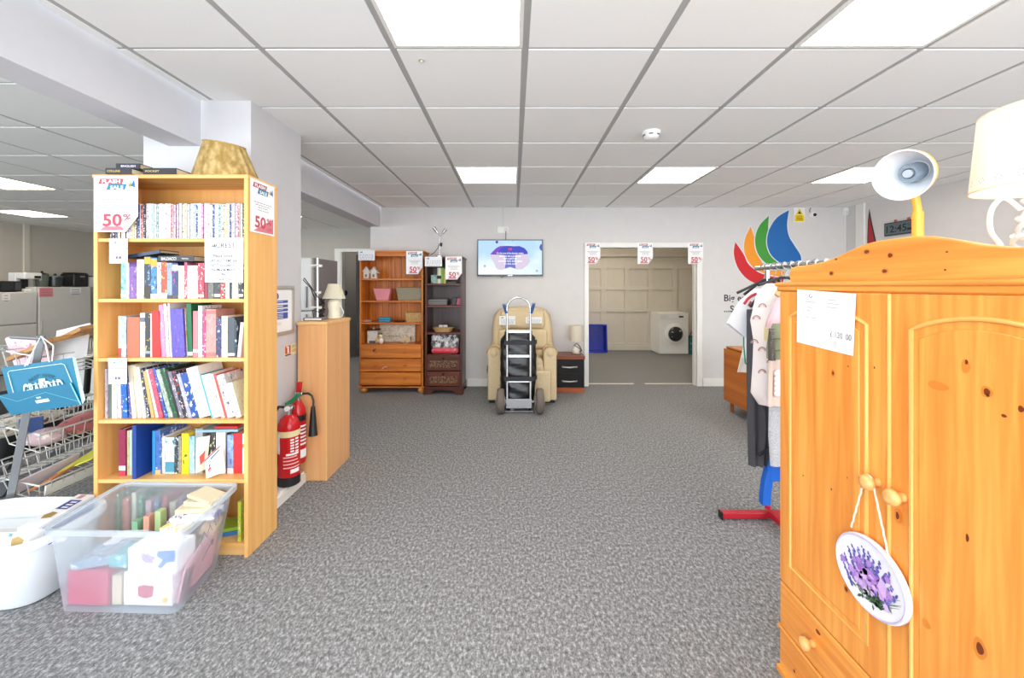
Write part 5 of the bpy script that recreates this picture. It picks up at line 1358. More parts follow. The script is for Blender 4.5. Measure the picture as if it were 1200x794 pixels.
# ornaments on the dresser
def house(label, px):
    x = fx(px, 5.25); c = V((x, 5.25, shz[0]+.0005)); t = thing('house_ornament', label, 'ornament', c, 'white house ornaments on the dresser')
    hw, hh = .036, .085
    MB().prism([c+V((-hw, -.03, 0)), c+V((hw, -.03, 0)), c+V((hw, -.03, hh)), c+V((0, -.03, hh+.045)), c+V((-hw, -.03, hh))], (0, .06, 0)).build('walls', plain('#dcd7cd', .5), t, bevel=.003)
    for s in (-1, 1): MB().obox(c+V((s*.026, 0, hh+.024)), (.034, 0, -s*.0395), (0, .038, 0), V((s*.0395, 0, .034)).normalized()*.004).build('roof', plain('#efece6', .5), t)
    MB().box(c.x-.012, c.x+.012, c.y-.032, c.y-.029, c.z+.02, c.z+.055).build('window', plain('#6e675c', .6), t)
house('white house ornament on the pine dresser, the left of the pair', 429.8); house('white house ornament on the pine dresser, the right of the pair', 438.6)
def taper(name, label, cat, px0, px1, pb0, pb1, py0, py1, Y, sh, mat, wd=.12, rim=None):
    z0, z1 = sh+.0005, fz(py0, Y)
    a0, a1, b0, b1 = fx(px0, Y), fx(px1, Y), fx(pb0, Y), fx(pb1, Y)
    c = V(((a0+a1)/2, Y+wd/2, z0)); t = thing(name, label, cat, c)
    th = .006
    m = MB().hexa([V((b0, Y+.015, z0)), V((b1, Y+.015, z0)), V((b1, Y+wd-.015, z0)), V((b0, Y+wd-.015, z0)), V((a0, Y, z1)), V((a1, Y, z1)), V((a1, Y+wd, z1)), V((a0, Y+wd, z1))])
    m.f.pop(1); m.m.pop(1)
    m.hexa([V((b0+th, Y+.02, z0+th)), V((b1-th, Y+.02, z0+th)), V((b1-th, Y+wd-.02, z0+th)), V((b0+th, Y+wd-.02, z0+th)), V((a0+th, Y+th, z1)), V((a1-th, Y+th, z1)), V((a1-th, Y+wd-th, z1)), V((a0+th, Y+wd-th, z1))])
    idx = 5+1; m.f.pop(idx); m.m.pop(idx)
    m.build('body', mat, t)
    MB().tube([V((a0, Y, z1)), V((a1, Y, z1)), V((a1, Y+wd, z1)), V((a0, Y+wd, z1))], .006, 6, loop=True).build('rim', rim or mat, t)
    return t
taper('planter', 'pink square planter on the pine dresser\'s second shelf', 'planter', 437.6, 457.2, 440.8, 454.5, 338.2, 352, 5.22, shz[1], plain('#e58f97', .5))
weave = speck('#7c7662', '#a39c84', 260, rough=.8, bump=.6, stretch=(1, 1, .5))
taper('storage_basket', 'grey-green fabric basket on the pine dresser\'s second shelf', 'basket', 464.0, 494.2, 466.5, 493, 337.2, 352, 5.22, shz[1], weave, .16)
wick = speck('#9d7a45', '#d0aa70', 150, rough=.7, bump=.7, stretch=(1, 1, .4))
taper('wicker_basket', 'wicker basket on the pine dresser\'s third shelf', 'basket', 475, 494, 475.8, 493.4, 366.5, 377.6, 5.22, shz[2], wick, .16)
c = V((fx(430, 5.25), 5.25, shz[2]+.0005)); t = thing('dish', 'small white dish on the pine dresser\'s third shelf', 'dish', c)
MB().lathe([(.03, 0), (.055, .008), (.066, .02), (.062, .021), (.045, .010), (.01, .008)], c, 28).build('bowl', plain('#ece6dc', .3), t, smooth=50); MB().lathe([(.066, .0195), (.068, .022), (.063, .0225)], c, 28, cap=False).build('rim', plain('#d9a090', .4), t, smooth=50)
c = V((fx(451, 5.25), 5.25, shz[2]+.0005)); t = thing('trinket_box', 'small blue trinket box on the pine dresser\'s third shelf', 'box', c)
MB().box(c.x-.075, c.x+.075, 5.22, 5.32, c.z, c.z+.035).build('body', plain('#2f86ad', .4), t, bevel=.008); MB().box(c.x-.07, c.x+.07, 5.225, 5.315, c.z+.036, c.z+.06).build('lid', plain('#3a97bd', .4), t, bevel=.008)
c = V((fx(468, 5.25), 5.25, shz[2]+.0005)); t = thing('pebble_dish', 'flat dark brown dish beside the wicker basket', 'dish', c)
MB().lathe([(.05, 0), (.07, .012), (.068, .018), (.04, .012), (.01, .01)], c, 24).build('bowl', plain('#4a2412', .4), t, smooth=50)
sz = shz[3]+.0005
# lidded jar with label, canvas print, duck, shell
c = V((fx(437.5, 5.30), 5.30, sz)); t = thing('storage_jar', 'square white jar with dark lid on the pine dresser\'s lowest shelf', 'jar', c)
MB().box(c.x-.07, c.x+.07, 5.26, 5.38, sz, sz+.165).build('body', printed('#d9d2c8', '#c2b8ae', '#a89c94', 24), t, bevel=.01); MB().box(c.x-.074, c.x+.074, 5.256, 5.384, sz+.166, sz+.18).build('lid', plain('#4a3230', .4), t, bevel=.004)
MB().lathe([(.012, 0), (.016, .015), (.004, .026)], (c.x, 5.32, sz+.18), 12).build('knob', plain('#e0d8c8', .4), t)
MB().box(c.x-.04, c.x+.04, 5.2585, 5.2598, sz+.005, sz+.035).build('label', plain('#55504e', .6), t)
x0, x1, za, zb2 = fx(445, 5.42), fx(486.5, 5.42), sz, fz(379.8, 5.42)
t = thing('canvas_print', 'cream canvas print with leafy pattern at the back of the dresser\'s lowest shelf', 'picture', ((x0+x1)/2, 5.42, sz))
MB().box(x0, x1, 5.42, 5.455, za, zb2).build('canvas', speck('#cdbfa4', '#ece4d2', 26, '#e0d6c0', rough=.8, stretch=(1, 1, 1.4)), t, bevel=.003)
p = MB()
fr = Fr((x0, 5.42, zb2), (1, 0, 0), (0, 0, -1), x1-x0, zb2-za)
rn = random.Random(4)
for k in range(26):
    u, v = rn.uniform(.05, .95), rn.uniform(.06, .9); a = rn.uniform(0, 6); l_, w2 = .075, .022
    if .18 < u < .62 and .62 < v < .78: continue
    ca, sa = math.cos(a), math.sin(a)
    p.poly([fr.p(u+ (q*l_*ca - r*w2*sa), v+1.6*(q*l_*sa + r*w2*ca), .0008) for q, r in ((-1, 0), (-.3, 1), (.5, .9), (1, 0), (.5, -.9), (-.3, -1))])
p.build('leaf_pattern', plain('#f1ebdd', .7), t)
p = MB(); fr.text(p, 'time with family', .38, .73, .05, .001, width=(x1-x0)*.42); p.build('lettering', plain('#8d8168', .7), t)
c = V((fx(445.5, 5.23), 5.23, sz)); t = thing('duck_ornament', 'white and yellow bird ornament in front of the canvas print', 'ornament', c)
def blobm(c, rx, ry, rz, n=16, m=8): return MB().rings([[V(c)+V((rx*math.sin(PI*(k+.15)/(m-.7))*math.cos(2*PI*a/n), ry*math.sin(PI*(k+.15)/(m-.7))*math.sin(2*PI*a/n), -rz*math.cos(PI*(k+.15)/(m-.7)))) for a in range(n)] for k in range(m)])
blobm(c+V((.012, 0, .042)), .035, .03, .042).build('body', plain('#efe8d8', .3), t, smooth=70)
blobm(c+V((.006, -.01, .10)), .024, .022, .026).build('head', plain('#efe8d8', .3), t, smooth=70)
MB().cone(c+V((.004, -.03, .10)), c+V((0, -.055, .095)), .01, .003, 8).build('beak', plain('#d98a2a', .4), t, smooth=60)
blobm(c+V((-.035, -.005, .045)), .022, .02, .036).build('wing', plain('#d9b26a', .4), t, smooth=70)
blobm(c+V((0, 0, .128)), .034, .02, .012).build('leaf_crown', plain('#6a7a2a', .5), t, smooth=70)
c = V((fx(475.5, 5.24), 5.24, sz)); t = thing('shell_ornament', 'pale shell ornament at the right front of the dresser\'s lowest shelf', 'ornament', c)
m = MB()
for a in range(10):
    a0, a1 = PI*(.06+.088*a), PI*(.06+.088*(a+1)); am_ = (a0+a1)/2
    rr_ = .066+.012*math.sin(am_)
    pt_ = lambda r, a_, y: c + V((r*math.cos(a_), y, .010+r*1.25*math.sin(a_)))
    m.rings([[pt_(.008, a0, -.01), pt_(rr_*.97, a0, -.006), pt_(rr_*.97, a0, .008), pt_(.008, a0, .01)], [pt_(.008, am_, -.018), pt_(rr_, am_, -.014), pt_(rr_, am_, .008), pt_(.008, am_, .01)], [pt_(.008, a1, -.01), pt_(rr_*.97, a1, -.006), pt_(rr_*.97, a1, .008), pt_(.008, a1, .01)]])
m.build('fan', plain('#d9c29e', .4), t)
MB().lathe([(.03, 0), (.025, .008), (.01, .012)], c, 16).build('foot', plain('#c9b08a', .4), t)
# notices on the dresser
def notice(name, label, px0, px1, py0, py1, Y, group=None, tint='#eceef0', rot=0):
    fr = Fr(W(px0, py0, Y), (1, 0, 0), (0, 0, -1), fx(px1, Y)-fx(px0, Y), fz(py0, Y)-fz(py1, Y))
    o = MB().prism([fr.p(0, 0), fr.p(1, 0), fr.p(1, 1), fr.p(0, 1)], fr.N*.0008).build(name, plain(tint, .7), loc=fr.p(.5, 1))
    tag(o, label, 'notice', group)
    minilogo(fr, o, .1, .08, .16, .22, .0012)
    p = MB(); rn = random.Random(px0)
    for v in (.42, .56, .7, .84):
        u = .1
        while u < .88: du = rn.uniform(.06, .16); fr.quad(p, u, u+du, v, v+.04, .0012); u += du+.05
    p.build('small_print', plain('#8f8f98', .7), o)
    return o
notice('price_notice', 'white handwritten price notice on the pine dresser\'s top left', 419.8, 439.2, 293.0, 305, YD-.02)
sale_poster('flash sale poster on the pine dresser\'s top right', W(476, 294, YD-.02), (1, 0, 0), (0, 0, -1), .207, .292)

# ------- dark bookcase
YK = 5.08; K0, K1, KB = fx(498, YK), fx(541.5, YK), 5.48
zk = lambda py: fz(py, YK)
dkZ = wood('#331512', '#56281e', None, 'Z', 1, rough=.35); dkX = wood('#401a10', '#6e321a', None, 'X', 1, rough=.35)
t = thing('dark_bookcase', 'narrow dark mahogany bookcase with two drawers right of the pine dresser', 'bookcase', ((K0+K1)/2, 5.28, 0))
KT = zk(300.5)
MB().box(K0, K0+.025, YK, KB, .1, KT-.02).build('side_panel', dkZ, t, bevel=.002)
MB().box(K1-.025, K1, YK, KB, .1, KT-.02).build('side_panel', dkZ, t, bevel=.002)
MB().box(K0-.012, K1+.014, YK-.014, KB, KT-.02, KT).build('top_panel', dkX, t, bevel=.005)
MB().box(K0+.025, K1-.025, KB-.02, KB-.005, .1, KT-.02).build('back_panel', wood('#463234', '#57403f', None, 'Z', 1, rough=.3), t)
kz = [zk(332), zk(357.7), zk(389.6), zk(415.4)]
for z in kz: MB().box(K0+.025, K1-.025, YK+.006, KB-.02, z-.022, z).build('shelf', dkX, t, bevel=.002)
carve = speck('#24120c', '#8a6040', 75, rough=.5, bump=1.0, dist=.01, lo=.42, hi=.58)
for a, b in ((416.5, 434), (434.8, 452)):
    d = MB().box(K0+.027, K1-.027, YK-.006, YK+.3, zk(b), zk(a)).build('drawer', dkX, t, bevel=.004)
    MB().box(K0+.06, K1-.06, YK-.010, YK-.006, zk(b)+.035, zk(a)-.06).build('carved_panel', carve, d, bevel=.002)
    c = V(((K0+K1)/2, YK-.006, zk(a)-.03))
    MB().lathe([(.008, 0), (.008, .008), (.013, .016), (.009, .022), (.002, .023)], c, 14, M=Matrix.Rotation(PI/2, 4, 'X')).build('knob', plain('#24262c', .25, metal=.6), d, smooth=50)
m = MB()
zbk, zt_ = 0, .1
m.prism([(K0-.01, YK-.012, 0), (K0+.07, YK-.012, 0), (K0+.10, YK-.012, .04), (K0+.16, YK-.012, .055), (K1-.16, YK-.012, .055), (K1-.10, YK-.012, .04), (K1-.07, YK-.012, 0), (K1+.012, YK-.012, 0), (K1+.012, YK-.012, .1), (K0-.01, YK-.012, .1)], (0, .022, 0))
m.prism([(K1-.01, YK+.012, 0), (K1-.01, YK+.08, 0), (K1-.01, YK+.12, .05), (K1-.01, KB-.12, .05), (K1-.01, KB-.08, 0), (K1-.01, KB, 0), (K1-.01, KB, .1), (K1-.01, YK+.012, .1)], (.02, 0, 0))
m.prism([(K0-.01, YK+.012, 0), (K0-.01, YK+.08, 0), (K0-.01, YK+.12, .05), (K0-.01, KB-.12, .05), (K0-.01, KB-.08, 0), (K0-.01, KB, 0), (K0-.01, KB, .1), (K0-.01, YK+.012, .1)], (.02, 0, 0))
m.build('bracket_base', dkX, t, bevel=.003)
notice('price_notice', 'white handwritten price notice on the dark bookcase\'s top left', 497.8, 518, 300.6, 312, YK-.018)
sale_poster('flash sale poster on the dark bookcase\'s top right', W(522, 300.5, YK-.018), (1, 0, 0), (0, 0, -1), .205, .285)
# spotlight lamp on the dark bookcase
c = V((fx(515, 5.2), 5.2, KT+.0005)); t = thing('spot_lamp', 'chrome twin-head spotlight lamp on the dark bookcase', 'lamp', c)
q = lambda px, py: W(px, py, 5.2)
MB().lathe([(.045, 0), (.046, .016), (.03, .026), (.006, .03)], c, 24).build('base', M_chrome, t, smooth=50)
MB().tube([c+V((0, 0, .02)), q(515.5, 290), q(514.5, 283), q(515.8, 277)], .006, 8).build('stem', M_chrome, t, smooth=60)
MB().cone(q(516.7, 288.5), q(517.2, 284.5), .016, n=16).build('joint', M_black, t, smooth=40)
for a, b, cc in (((515.8, 277), (513, 273), (508.5, 266.5)), ((515.8, 277), (518.5, 274), (522.3, 268.5))):
    MB().tube([q(*a), q(*b)], .004, 8).build('arm', M_chrome, t)
    MB().tube([q(*b), q(*cc)], [.014, .022], 14).build('lamp_head', M_chrome, t, smooth=40)
MB().tube([q(504.5, 298.5), q(509, 296), q(513.5, 290), q(514.5, 284)], .004, 6).build('cable', M_ink, t, smooth=60)
# contents of the dark bookcase
kk = [z+.0005 for z in kz]
q0, q1 = lambda px: fx(px, 5.16), None
boxthing('gift_box', 'small teal and tan box at the left of the dark bookcase\'s top shelf', 'box', (fx(508, 5.16), 5.22, kk[0]), .038, .04, .055, printed('#8fb5ac', '#c9a27a', '#3f6a66', 40))
c = V((fx(514.4, 5.16), 5.2, kk[0])); t = thing('paper_roll', 'cream rolled tube standing on the dark bookcase\'s top shelf', 'roll', c)
MB().lathe([(.03, 0), (.03, .2)], c, 20).build('tube', plain('#e9e3c8', .6), t, smooth=40); MB().lathe([(.031, .06), (.031, .1)], c, 20, cap=False).build('band', M_ink, t, smooth=40)
book(fx(517, 5.16), fx(520, 5.16), kk[0], .20, 5.16, .14, S('#7fae3c'), 'bright green book standing on the dark bookcase', None)
book(fx(520.3, 5.16), fx(522.4, 5.16), kk[0], .185, 5.16, .14, S('#d9cf6a'), 'yellow book standing on the dark bookcase', None)
boxthing('tray', 'dark grey flat tray at the right of the dark bookcase\'s top shelf', 'tray', (fx(529, 5.16), 5.25, kk[0]), .06, .06, .012, plain('#4a4c52', .4))
t = thing('file_box', 'grey lidded file box on the dark bookcase\'s second shelf', 'box', (fx(512.5, 5.15), 5.22, kk[1]))
MB().box(fx(501, 5.15), fx(523.5, 5.15), 5.15, 5.35, kk[1], kk[1]+.05).build('body', plain('#6d6a68', .5), t, bevel=.004); MB().box(fx(500.6, 5.15), fx(524, 5.15), 5.147, 5.353, kk[1]+.051, kk[1]+.072).build('lid', plain('#7a7775', .5), t, bevel=.004)
c = V((fx(531, 5.15), 5.2, kk[1])); t = thing('alarm_clock', 'dark desk clock with pink card on the dark bookcase\'s second shelf', 'clock', c)
MB().prism([c+V((-.04, -.03, 0)), c+V((.03, -.03, 0)), c+V((.045, -.03, .09)), c+V((.0, -.03, .1))], (0, .06, 0)).build('body', plain('#2a2a30', .4), t, bevel=.005)
MB().prism([c+V((.036, -.034, .004)), c+V((.095, -.03, .0)), c+V((.10, -.03, .085)), c+V((.05, -.034, .09))], (0, .02, 0)).build('card', plain('#c05a70', .5), t, bevel=.002)
c = V((fx(519, 5.17), 5.2, kk[2])); t = thing('wicker_tray', 'shallow wicker tray on the dark bookcase\'s third shelf', 'tray', c)
MB().rings([[c+V((a*math.cos(k*PI/14)*1.0, b*math.sin(k*PI/14), z)) for k in range(28)] for a, b, z in ((.105, .075, 0), (.13, .09, .045), (.132, .092, .05), (.122, .084, .05), (.098, .068, .008))], 0, True, True).build('bowl', wick, t, smooth=40)
MB().tube([c+V((.131*math.cos(k*PI/14), .091*math.sin(k*PI/14), .05)) for k in range(28)], .006, 6, loop=True).build('rim', wick, t)
c2 = V((fx(519, 5.17), 5.2, kk[2]+.051)); t = thing('napkin_roll', 'rolled white napkin lying on the wicker tray', 'napkin', c2)
MB().cone(c2+V((-.052, 0, .017)), c2+V((.052, 0, .017)), .018, n=18).build('roll', plain('#d8d2cc', .7), t, smooth=40); MB().cone(c2+V((-.01, 0, .017)), c2+V((.01, 0, .017)), .0188, n=18).build('band', plain('#b8aea4', .7), t, smooth=40)
x0, x1 = fx(505, 5.14), fx(537.5, 5.14)
t = thing('bedding_bag', 'clear bag of black and white bedding with red base on the dark bookcase', 'bag', ((x0+x1)/2, 5.2, kk[3]))
def softbox(x0, x1, y0, y1, z0, z1, seed, amp=.008, nz=8):
    rn = random.Random(seed); rs = []
    for k in range(nz+1):
        f = k/nz; inn = .02*(2*abs(f-.5))**4
        ring = [(x, y) for x, y in rrect(x0+inn, x1-inn, y0+inn, y1-inn, min(.03, (y1-y0)/3), 4)]
        ring = [V((x+rn.uniform(-amp, amp), y+rn.uniform(-amp, amp), z0+(z1-z0)*f)) for x, y in ring]
        rs.append(ring)
    return MB().rings(rs)
softbox(x0, x1, 5.14, 5.36, kk[3]+.075, kk[3]+.245, 3).build('bedding', printed('#b9b4b4', '#1f1c1c', '#efecec', 20, (1, 1, .8), a=.46, bb=.56), t, smooth=60)
softbox(x0, x1, 5.138, 5.362, kk[3], kk[3]+.074, 4, .004, 4).build('red_base', printed('#d23a4a', '#e58a92', '#c22a3a', 24), t, smooth=60)
softbox(x0-.004, x1+.004, 5.13, 5.37, kk[3]+.002, kk[3]+.25, 5, .003, 4).build('clear_cover', clearplastic('#f4f4f6', .12, .1), t, smooth=60)

# ------- recliner
beige = speck('#c6b08a', '#d6c3a0', 180, '#cebb96', rough=.9, bump=.25)
YR = 4.67
t = thing('recliner', 'beige upholstered recliner armchair against back wall behind the hand truck', 'armchair', (.10, 5.05, 0))
xr = lambda px, Y=YR: fx(px, Y)
def arm(s):
    a, b = (xr(571.5), xr(587)) if s < 0 else (xr(637), xr(652.5))
    m = MB(); zc_ = fz(414, YR); rr = (b-a)/2+.006; cx_ = (a+b)/2 + s*.004
    pts = [(a+.004, .03), (b-.004, .03)] if s < 0 else [(a+.004, .03), (b-.004, .03)]
    prof = [(a, .04), (b, .04), (b, zc_-.03)] + [(cx_+rr*math.cos(k*PI/10), zc_+rr*math.sin(k*PI/10)) for k in range(0, 11)] + [(a, zc_-.03)]
    m.prism([(x, YR, z) for x, z in prof], (0, .62, 0))
    o = m.build('arm', beige, t, bevel=.018, seg=3)
    MB().tube([(x, YR-.002, z) for x, z in prof[3:14]], .006, 6).build('piping', plain('#b8955f', .8), o)
    r2 = rr*.5
    MB().lathe([(r2, 0), (r2*.9, .006), (r2*.4, .01), (.004, .011)], (cx_, YR, zc_), 18, M=Matrix.Rotation(PI/2, 4, 'X')).build('scroll', beige, o, smooth=60)
arm(-1); arm(1)
MB().box(xr(587)+.002, xr(637)-.002, YR-.05, YR+.62, .30, .455).build('seat_base', beige, t, bevel=.03, seg=3)
MB().box(xr(587)+.004, xr(637)-.004, YR-.035, YR+.45, .40, .525).build('seat_cushion', beige, t, bevel=.05, seg=4)
MB().box(xr(588.5), xr(644.5), YR-.10, YR-.045, .045, .40).build('footrest', beige, t, bevel=.025, seg=3)
yb_ = 5.02
bl = [(576, 405), (576.5, 385), (578.5, 370), (585, 362.3), (597, 360), (612, 359.5), (627, 360), (640, 362.5), (645.5, 370), (647.5, 385), (648, 405), (643, 430), (580, 430)]
m = MB(); rs = []
P3 = [V((fx(a, yb_), 0, fz(b, yb_))) for a, b in bl]
cen = sum(P3, V())/len(P3)
for f, sc in ((0, .86), (.12, .95), (.35, 1.0), (.75, 1.0), (1, .94)):
    rs.append([V((cen.x+(p.x-cen.x)*sc, yb_-.10+.30*f + max(0, (p.z-.5))*.12, cen.z+(p.z-cen.z)*sc)) for p in P3])
MB().rings(rs).build('backrest', beige, t, smooth=75, bevel=.02)
for z0_, z1_, w0, dd in ((.84, 1.06, .27, .0), (.60, .835, .30, .0), (.50, .60, .28, 0)):
    y_ = yb_-.115+max(0, z0_-.5)*.12
    m = MB().obox((.11, y_+.03, (z0_+z1_)/2), (w0, 0, 0), (0, .05, .006), (0, .012, (z1_-z0_)/2)).build('back_cushion', beige, t, bevel=.045, seg=4)
for u0, u1 in ((573, 586), (638, 651)): MB().box(xr(u0), xr(u1), YR+.05, YR+.6, .0, .045).build('foot_rail', M_black, t)
MB().tube([(xr(571), YR+.12, .42), (xr(570.6), YR+.12, .36), (xr(572), YR+.13, .30)], .01, 6).build('handset', M_black, t, smooth=60)
o = notice('price_label', 'white price label on the recliner back, left one with a cut corner', 585, 604, 370, 380.4, 4.89); o2 = notice('price_label', 'white price label on the recliner back, right of the hand truck rail', 616, 635, 371.2, 378.5, 4.89)

# ------- hand truck with wrapped load
YT = 4.30
t = thing('hand_truck', 'aluminium two-wheeled hand truck standing in front of the recliner', 'hand truck', (.045, YT, 0))
def tq(px, py, dy=0):                       # the frame leans back towards the chair
    z0_ = fz(py, YT+.02); Y = YT+.02+max(0, z0_-.1)*.10
    return W(px, py, Y+dy)
for px in (594.3, 621.6):
    MB().tube([tq(px, 474), tq(px, 372)], .013, 10).build('rail', M_alu, t, smooth=40)
pts = [tq(594.3, 372)] + [tq(607.6-13.6*math.cos(k*PI/10), 361-12.6*math.sin(k*PI/10)) for k in range(11)] + [tq(621.4, 372)]
MB().tube(pts, .011, 10).build('loop_handle', M_chrome, t, smooth=60)
for a, b in (((593.6, 367), (590.6, 357)), ((622.3, 367), (625.5, 356))):
    MB().tube([tq(*a), tq(*b)], .017, 12).build('grip', plain('#1c4f8f', .5), t, smooth=40)
    e = tq(*b); MB().tube([e, e+V((0, 0, .012))], .02, 12).build('grip_cap', plain('#8a8f98', .4), t)
for py in (388.3, 417): 
    a, b = tq(595.5, py), tq(620.5, py); MB().obox((a+b)/2, (b-a)/2, (0, .008, 0), (0, .001, .014)).build('crossbar', M_alu, t, bevel=.002)
a, b = tq(595.5, 446.8), tq(620.5, 446.8); MB().obox((a+b)/2, (b-a)/2, (0, .008, 0), (0, .001, .008)).build('crossbar', M_alu, t, bevel=.002)
a, b = tq(592.8, 472.5), tq(623.2, 472.5); MB().obox((a+b)/2, (b-a)/2, (0, .01, 0), (0, .0, .05)).build('axle_plate', plain('#b9bcbe', .4, metal=.8), t, bevel=.003)
p = MB()
for px in (596, 607.5, 619.5):
    for py in (468, 477): p.cone(tq(px, py, -.016), tq(px, py, -.010), .006, n=10)
p.build('bolt', M_steel, t)
MB().tube([tq(590, 470.5), tq(626, 470.5)], .012, 10).build('axle', M_steel, t)
for x0, x1 in ((581.8, 591.4), (628, 637.6)):
    xa, xb = fx(x0, YT), fx(x1, YT); zc_ = .132; yc_ = YT+.03
    R90 = Matrix.Rotation(PI/2, 4, 'Y')
    w2 = (xb-xa)
    wheel = MB().lathe([(.07, 0), (.118, .006), (.131, .02), (.131, w2-.02), (.118, w2-.006), (.07, w2)], (xa, yc_, zc_), 36, M=R90).build('wheel', plain('#6c625a', .7), t, smooth=40)
    MB().lathe([(.012, -.012), (.03, -.008), (.068, .004), (.068, w2-.004), (.03, w2+.008), (.012, w2+.012)], (xa, yc_, zc_), 24, M=R90).build('hub', plain('#a9a6a2', .4), wheel, smooth=40)
MB().box(fx(590, YT+.1), fx(625, YT+.1), YT+.06, YT+.26, .004, .014).build('toe_plate', M_alu, t)
lc = V((.045, YT+.16, .02))
def bagw(z): return .175 + .015*math.sin(z*9)
rn = random.Random(11); rs = []
nz = 26; na = 40
for k in range(nz+1):
    f = k/nz; z = .018+f*.83; ring = []
    yo = YT+.145+z*.10
    tap = 1.0 if .04 < f < .96 else .86
    for a in range(na):
        q = 2*PI*a/na; ca, sa = math.cos(q), math.sin(q)
        hx = (.155+.045*math.sin(f*2.6))*tap; hy = .076*tap
        e = 3.5
        x = hx*math.copysign(abs(ca)**(2/e), ca); y = hy*math.copysign(abs(sa)**(2/e), sa)
        wv = .007*math.sin(z*46+3*ca*2+rn.uniform(-.8, .8)) + .006*math.sin(z*95+9*ca) + rn.uniform(-.006, .006)
        ring.append(V((.052+x*(1+wv*2), yo+y+wv*.9, z + .006*math.sin(7*q+f*9))))
    rs.append(ring)
t2 = thing('wrapped_load', 'black plastic-wrapped load strapped to the hand truck', 'bag', lc)
black_bag = plain('#0c0c0e', .3, spec=.5)
MB().rings(rs).build('wrapping', black_bag, t2, smooth=80)
for py0, py1 in ((399, 404), (441, 446.5)):
    a, b = tq(592, (py0+py1)/2, -.017), tq(624.5, (py0+py1)/2, -.017)
    h_ = abs(fz(py0, YT)-fz(py1, YT))/2
    MB().obox((a+b)/2, (b-a)/2+V((.012, 0, 0)), (0, .002, 0), (0, 0, h_)).build('strap', plain('#26262a', .6), t2)
    for e, s in ((a, -1), (b, 1)): MB().obox(e+V((s*.03, .055, 0)), (.02, .045, 0), (0, .002, 0), (0, 0, h_)).build('strap', plain('#26262a', .6), t2)
MB().rings([[V((-.125, YT+.2, .70))+V((.02*math.cos(k*PI/5)*s, .02*math.sin(k*PI/5), z)) for k in range(10)] for s, z in ((.6, -.09), (1.1, -.03), (1.2, .04), (.7, .08))]).build('loose_corner', black_bag, t2, smooth=70)

# ------- bedside table and lamp
YN = 5.146; N0, N1 = fx(649.8, YN), fx(685, YN)
zn = lambda py: fz(py, YN)
wal = wood('#6b3320', '#8c4a2c', None, 'X', 1, rough=.35)
t = thing('bedside_table', 'black two-drawer bedside table with walnut top beside the recliner', 'bedside table', ((N0+N1)/2, 5.31, 0))
MB().box(N0+.004, N1-.004, YN+.01, 5.48, .0, .07).build('plinth', wood('#8a3f1e', '#a85528', None, 'X', 1), t, bevel=.003)
MB().box(N0, N1, YN+.018, 5.49, .07, zn(421)).build('carcass', plain('#1a1718', .35), t, bevel=.002)
MB().box(N0-.006, N1+.006, YN-.006, 5.495, zn(420.8), zn(416.8)).build('top', wal, t, bevel=.003)
for a, b in ((421.5, 437), (437.6, 453.8)):
    d = MB().box(N0+.004, N1-.004, YN, YN+.017, zn(b), zn(a)).build('drawer', plain('#141314', .25), t, bevel=.002)
    zz = zn((a+b)/2+.3)
    MB().tube([(fx(659, YN), YN, zz), (fx(659.3, YN), YN-.022, zz), (fx(667.5, YN), YN-.03, zz-.004), (fx(675.7, YN), YN-.022, zz), (fx(676, YN), YN, zz)], .010, 8).build('handle', M_alu, d, smooth=60)
zt = zn(416.8)+.0005
c = V((fx(675.2, 5.32), 5.32, zt)); t = thing('table_lamp', 'small lamp with cream drum shade and tied black cable on the bedside table', 'lamp', c)
MB().lathe([(.045, 0), (.055, .01), (.058, .05), (.05, .08), (.03, .105), (.016, .115), (.014, .15)], c, 28).build('base', plain('#ddd9cc', .2), t, smooth=50)
MB().lathe([(.087, fz(399.3, 5.32)-zt), (.086, fz(381, 5.32)-zt)], c, 36, cap=False).build('shade', shade_cloth('#e6dfcd'), t, smooth=50)
MB().cone(c+V((0, 0, .14)), c+V((0, 0, .22)), .012).build('lamp_holder', M_white, t)
MB().tube([c+V((.03, -.05, .02)), c+V((.06, -.05, .06)), c+V((.01, -.058, .09)), c+V((-.04, -.05, .12)), c+V((.0, -.06, .14)), c+V((.04, -.05, .10)), c+V((.065, -.045, .05)), c+V((.05, -.06, .03))], .005, 6).build('cable', M_black, t, smooth=60)

# ------- opening: posters, washing machine, crate, bag
for px, l in ((685.6, 'left'), (747.2, 'middle'), (806.3, 'right')):
    sale_poster('flash sale poster at the %s of the white door frame into the store room' % l, W(px, 284.3, YB-.03), (1, 0, 0), (0, 0, -1), .205, .285)
YW = 8.06; A0, A1 = fx(772.8, YW), fx(806.8, YW); HW = .83
t = thing('washing_machine', 'white front-loading washing machine in the store room', 'washing machine', ((A0+A1)/2, 8.34, 0))
MB().box(A0, A1, YW, YW+.55, .012, HW-.02).build('cabinet', M_white, t, bevel=.01)
MB().box(A0-.002, A1+.002, YW-.01, YW+.55, HW-.02, HW).build('top', M_white, t, bevel=.006)
MB().box(A0+.006, A1-.006, YW-.012, YW, HW-.135, HW-.022).build('control_panel', plain('#e8e8e6', .35), t, bevel=.004)
p = MB(); p.box(A0+.38, A0+.47, YW-.014, YW-.012, HW-.09, HW-.06); p.build('display', M_black, t)
MB().lathe([(.022, 0), (.02, .015), (.003, .017)], (A0+.28, YW-.012, HW-.078), 20, M=Matrix.Rotation(PI/2, 4, 'X')).build('dial', M_white, t, smooth=50)
MB().box(A0+.02, A0+.17, YW-.015, YW-.012, HW-.11, HW-.04).build('detergent_drawer', plain('#dededc', .3), t, bevel=.003)
dc = V(((A0+A1)/2+.02, YW, fz(391, YW)))
RX = Matrix.Rotation(PI/2, 4, 'X')
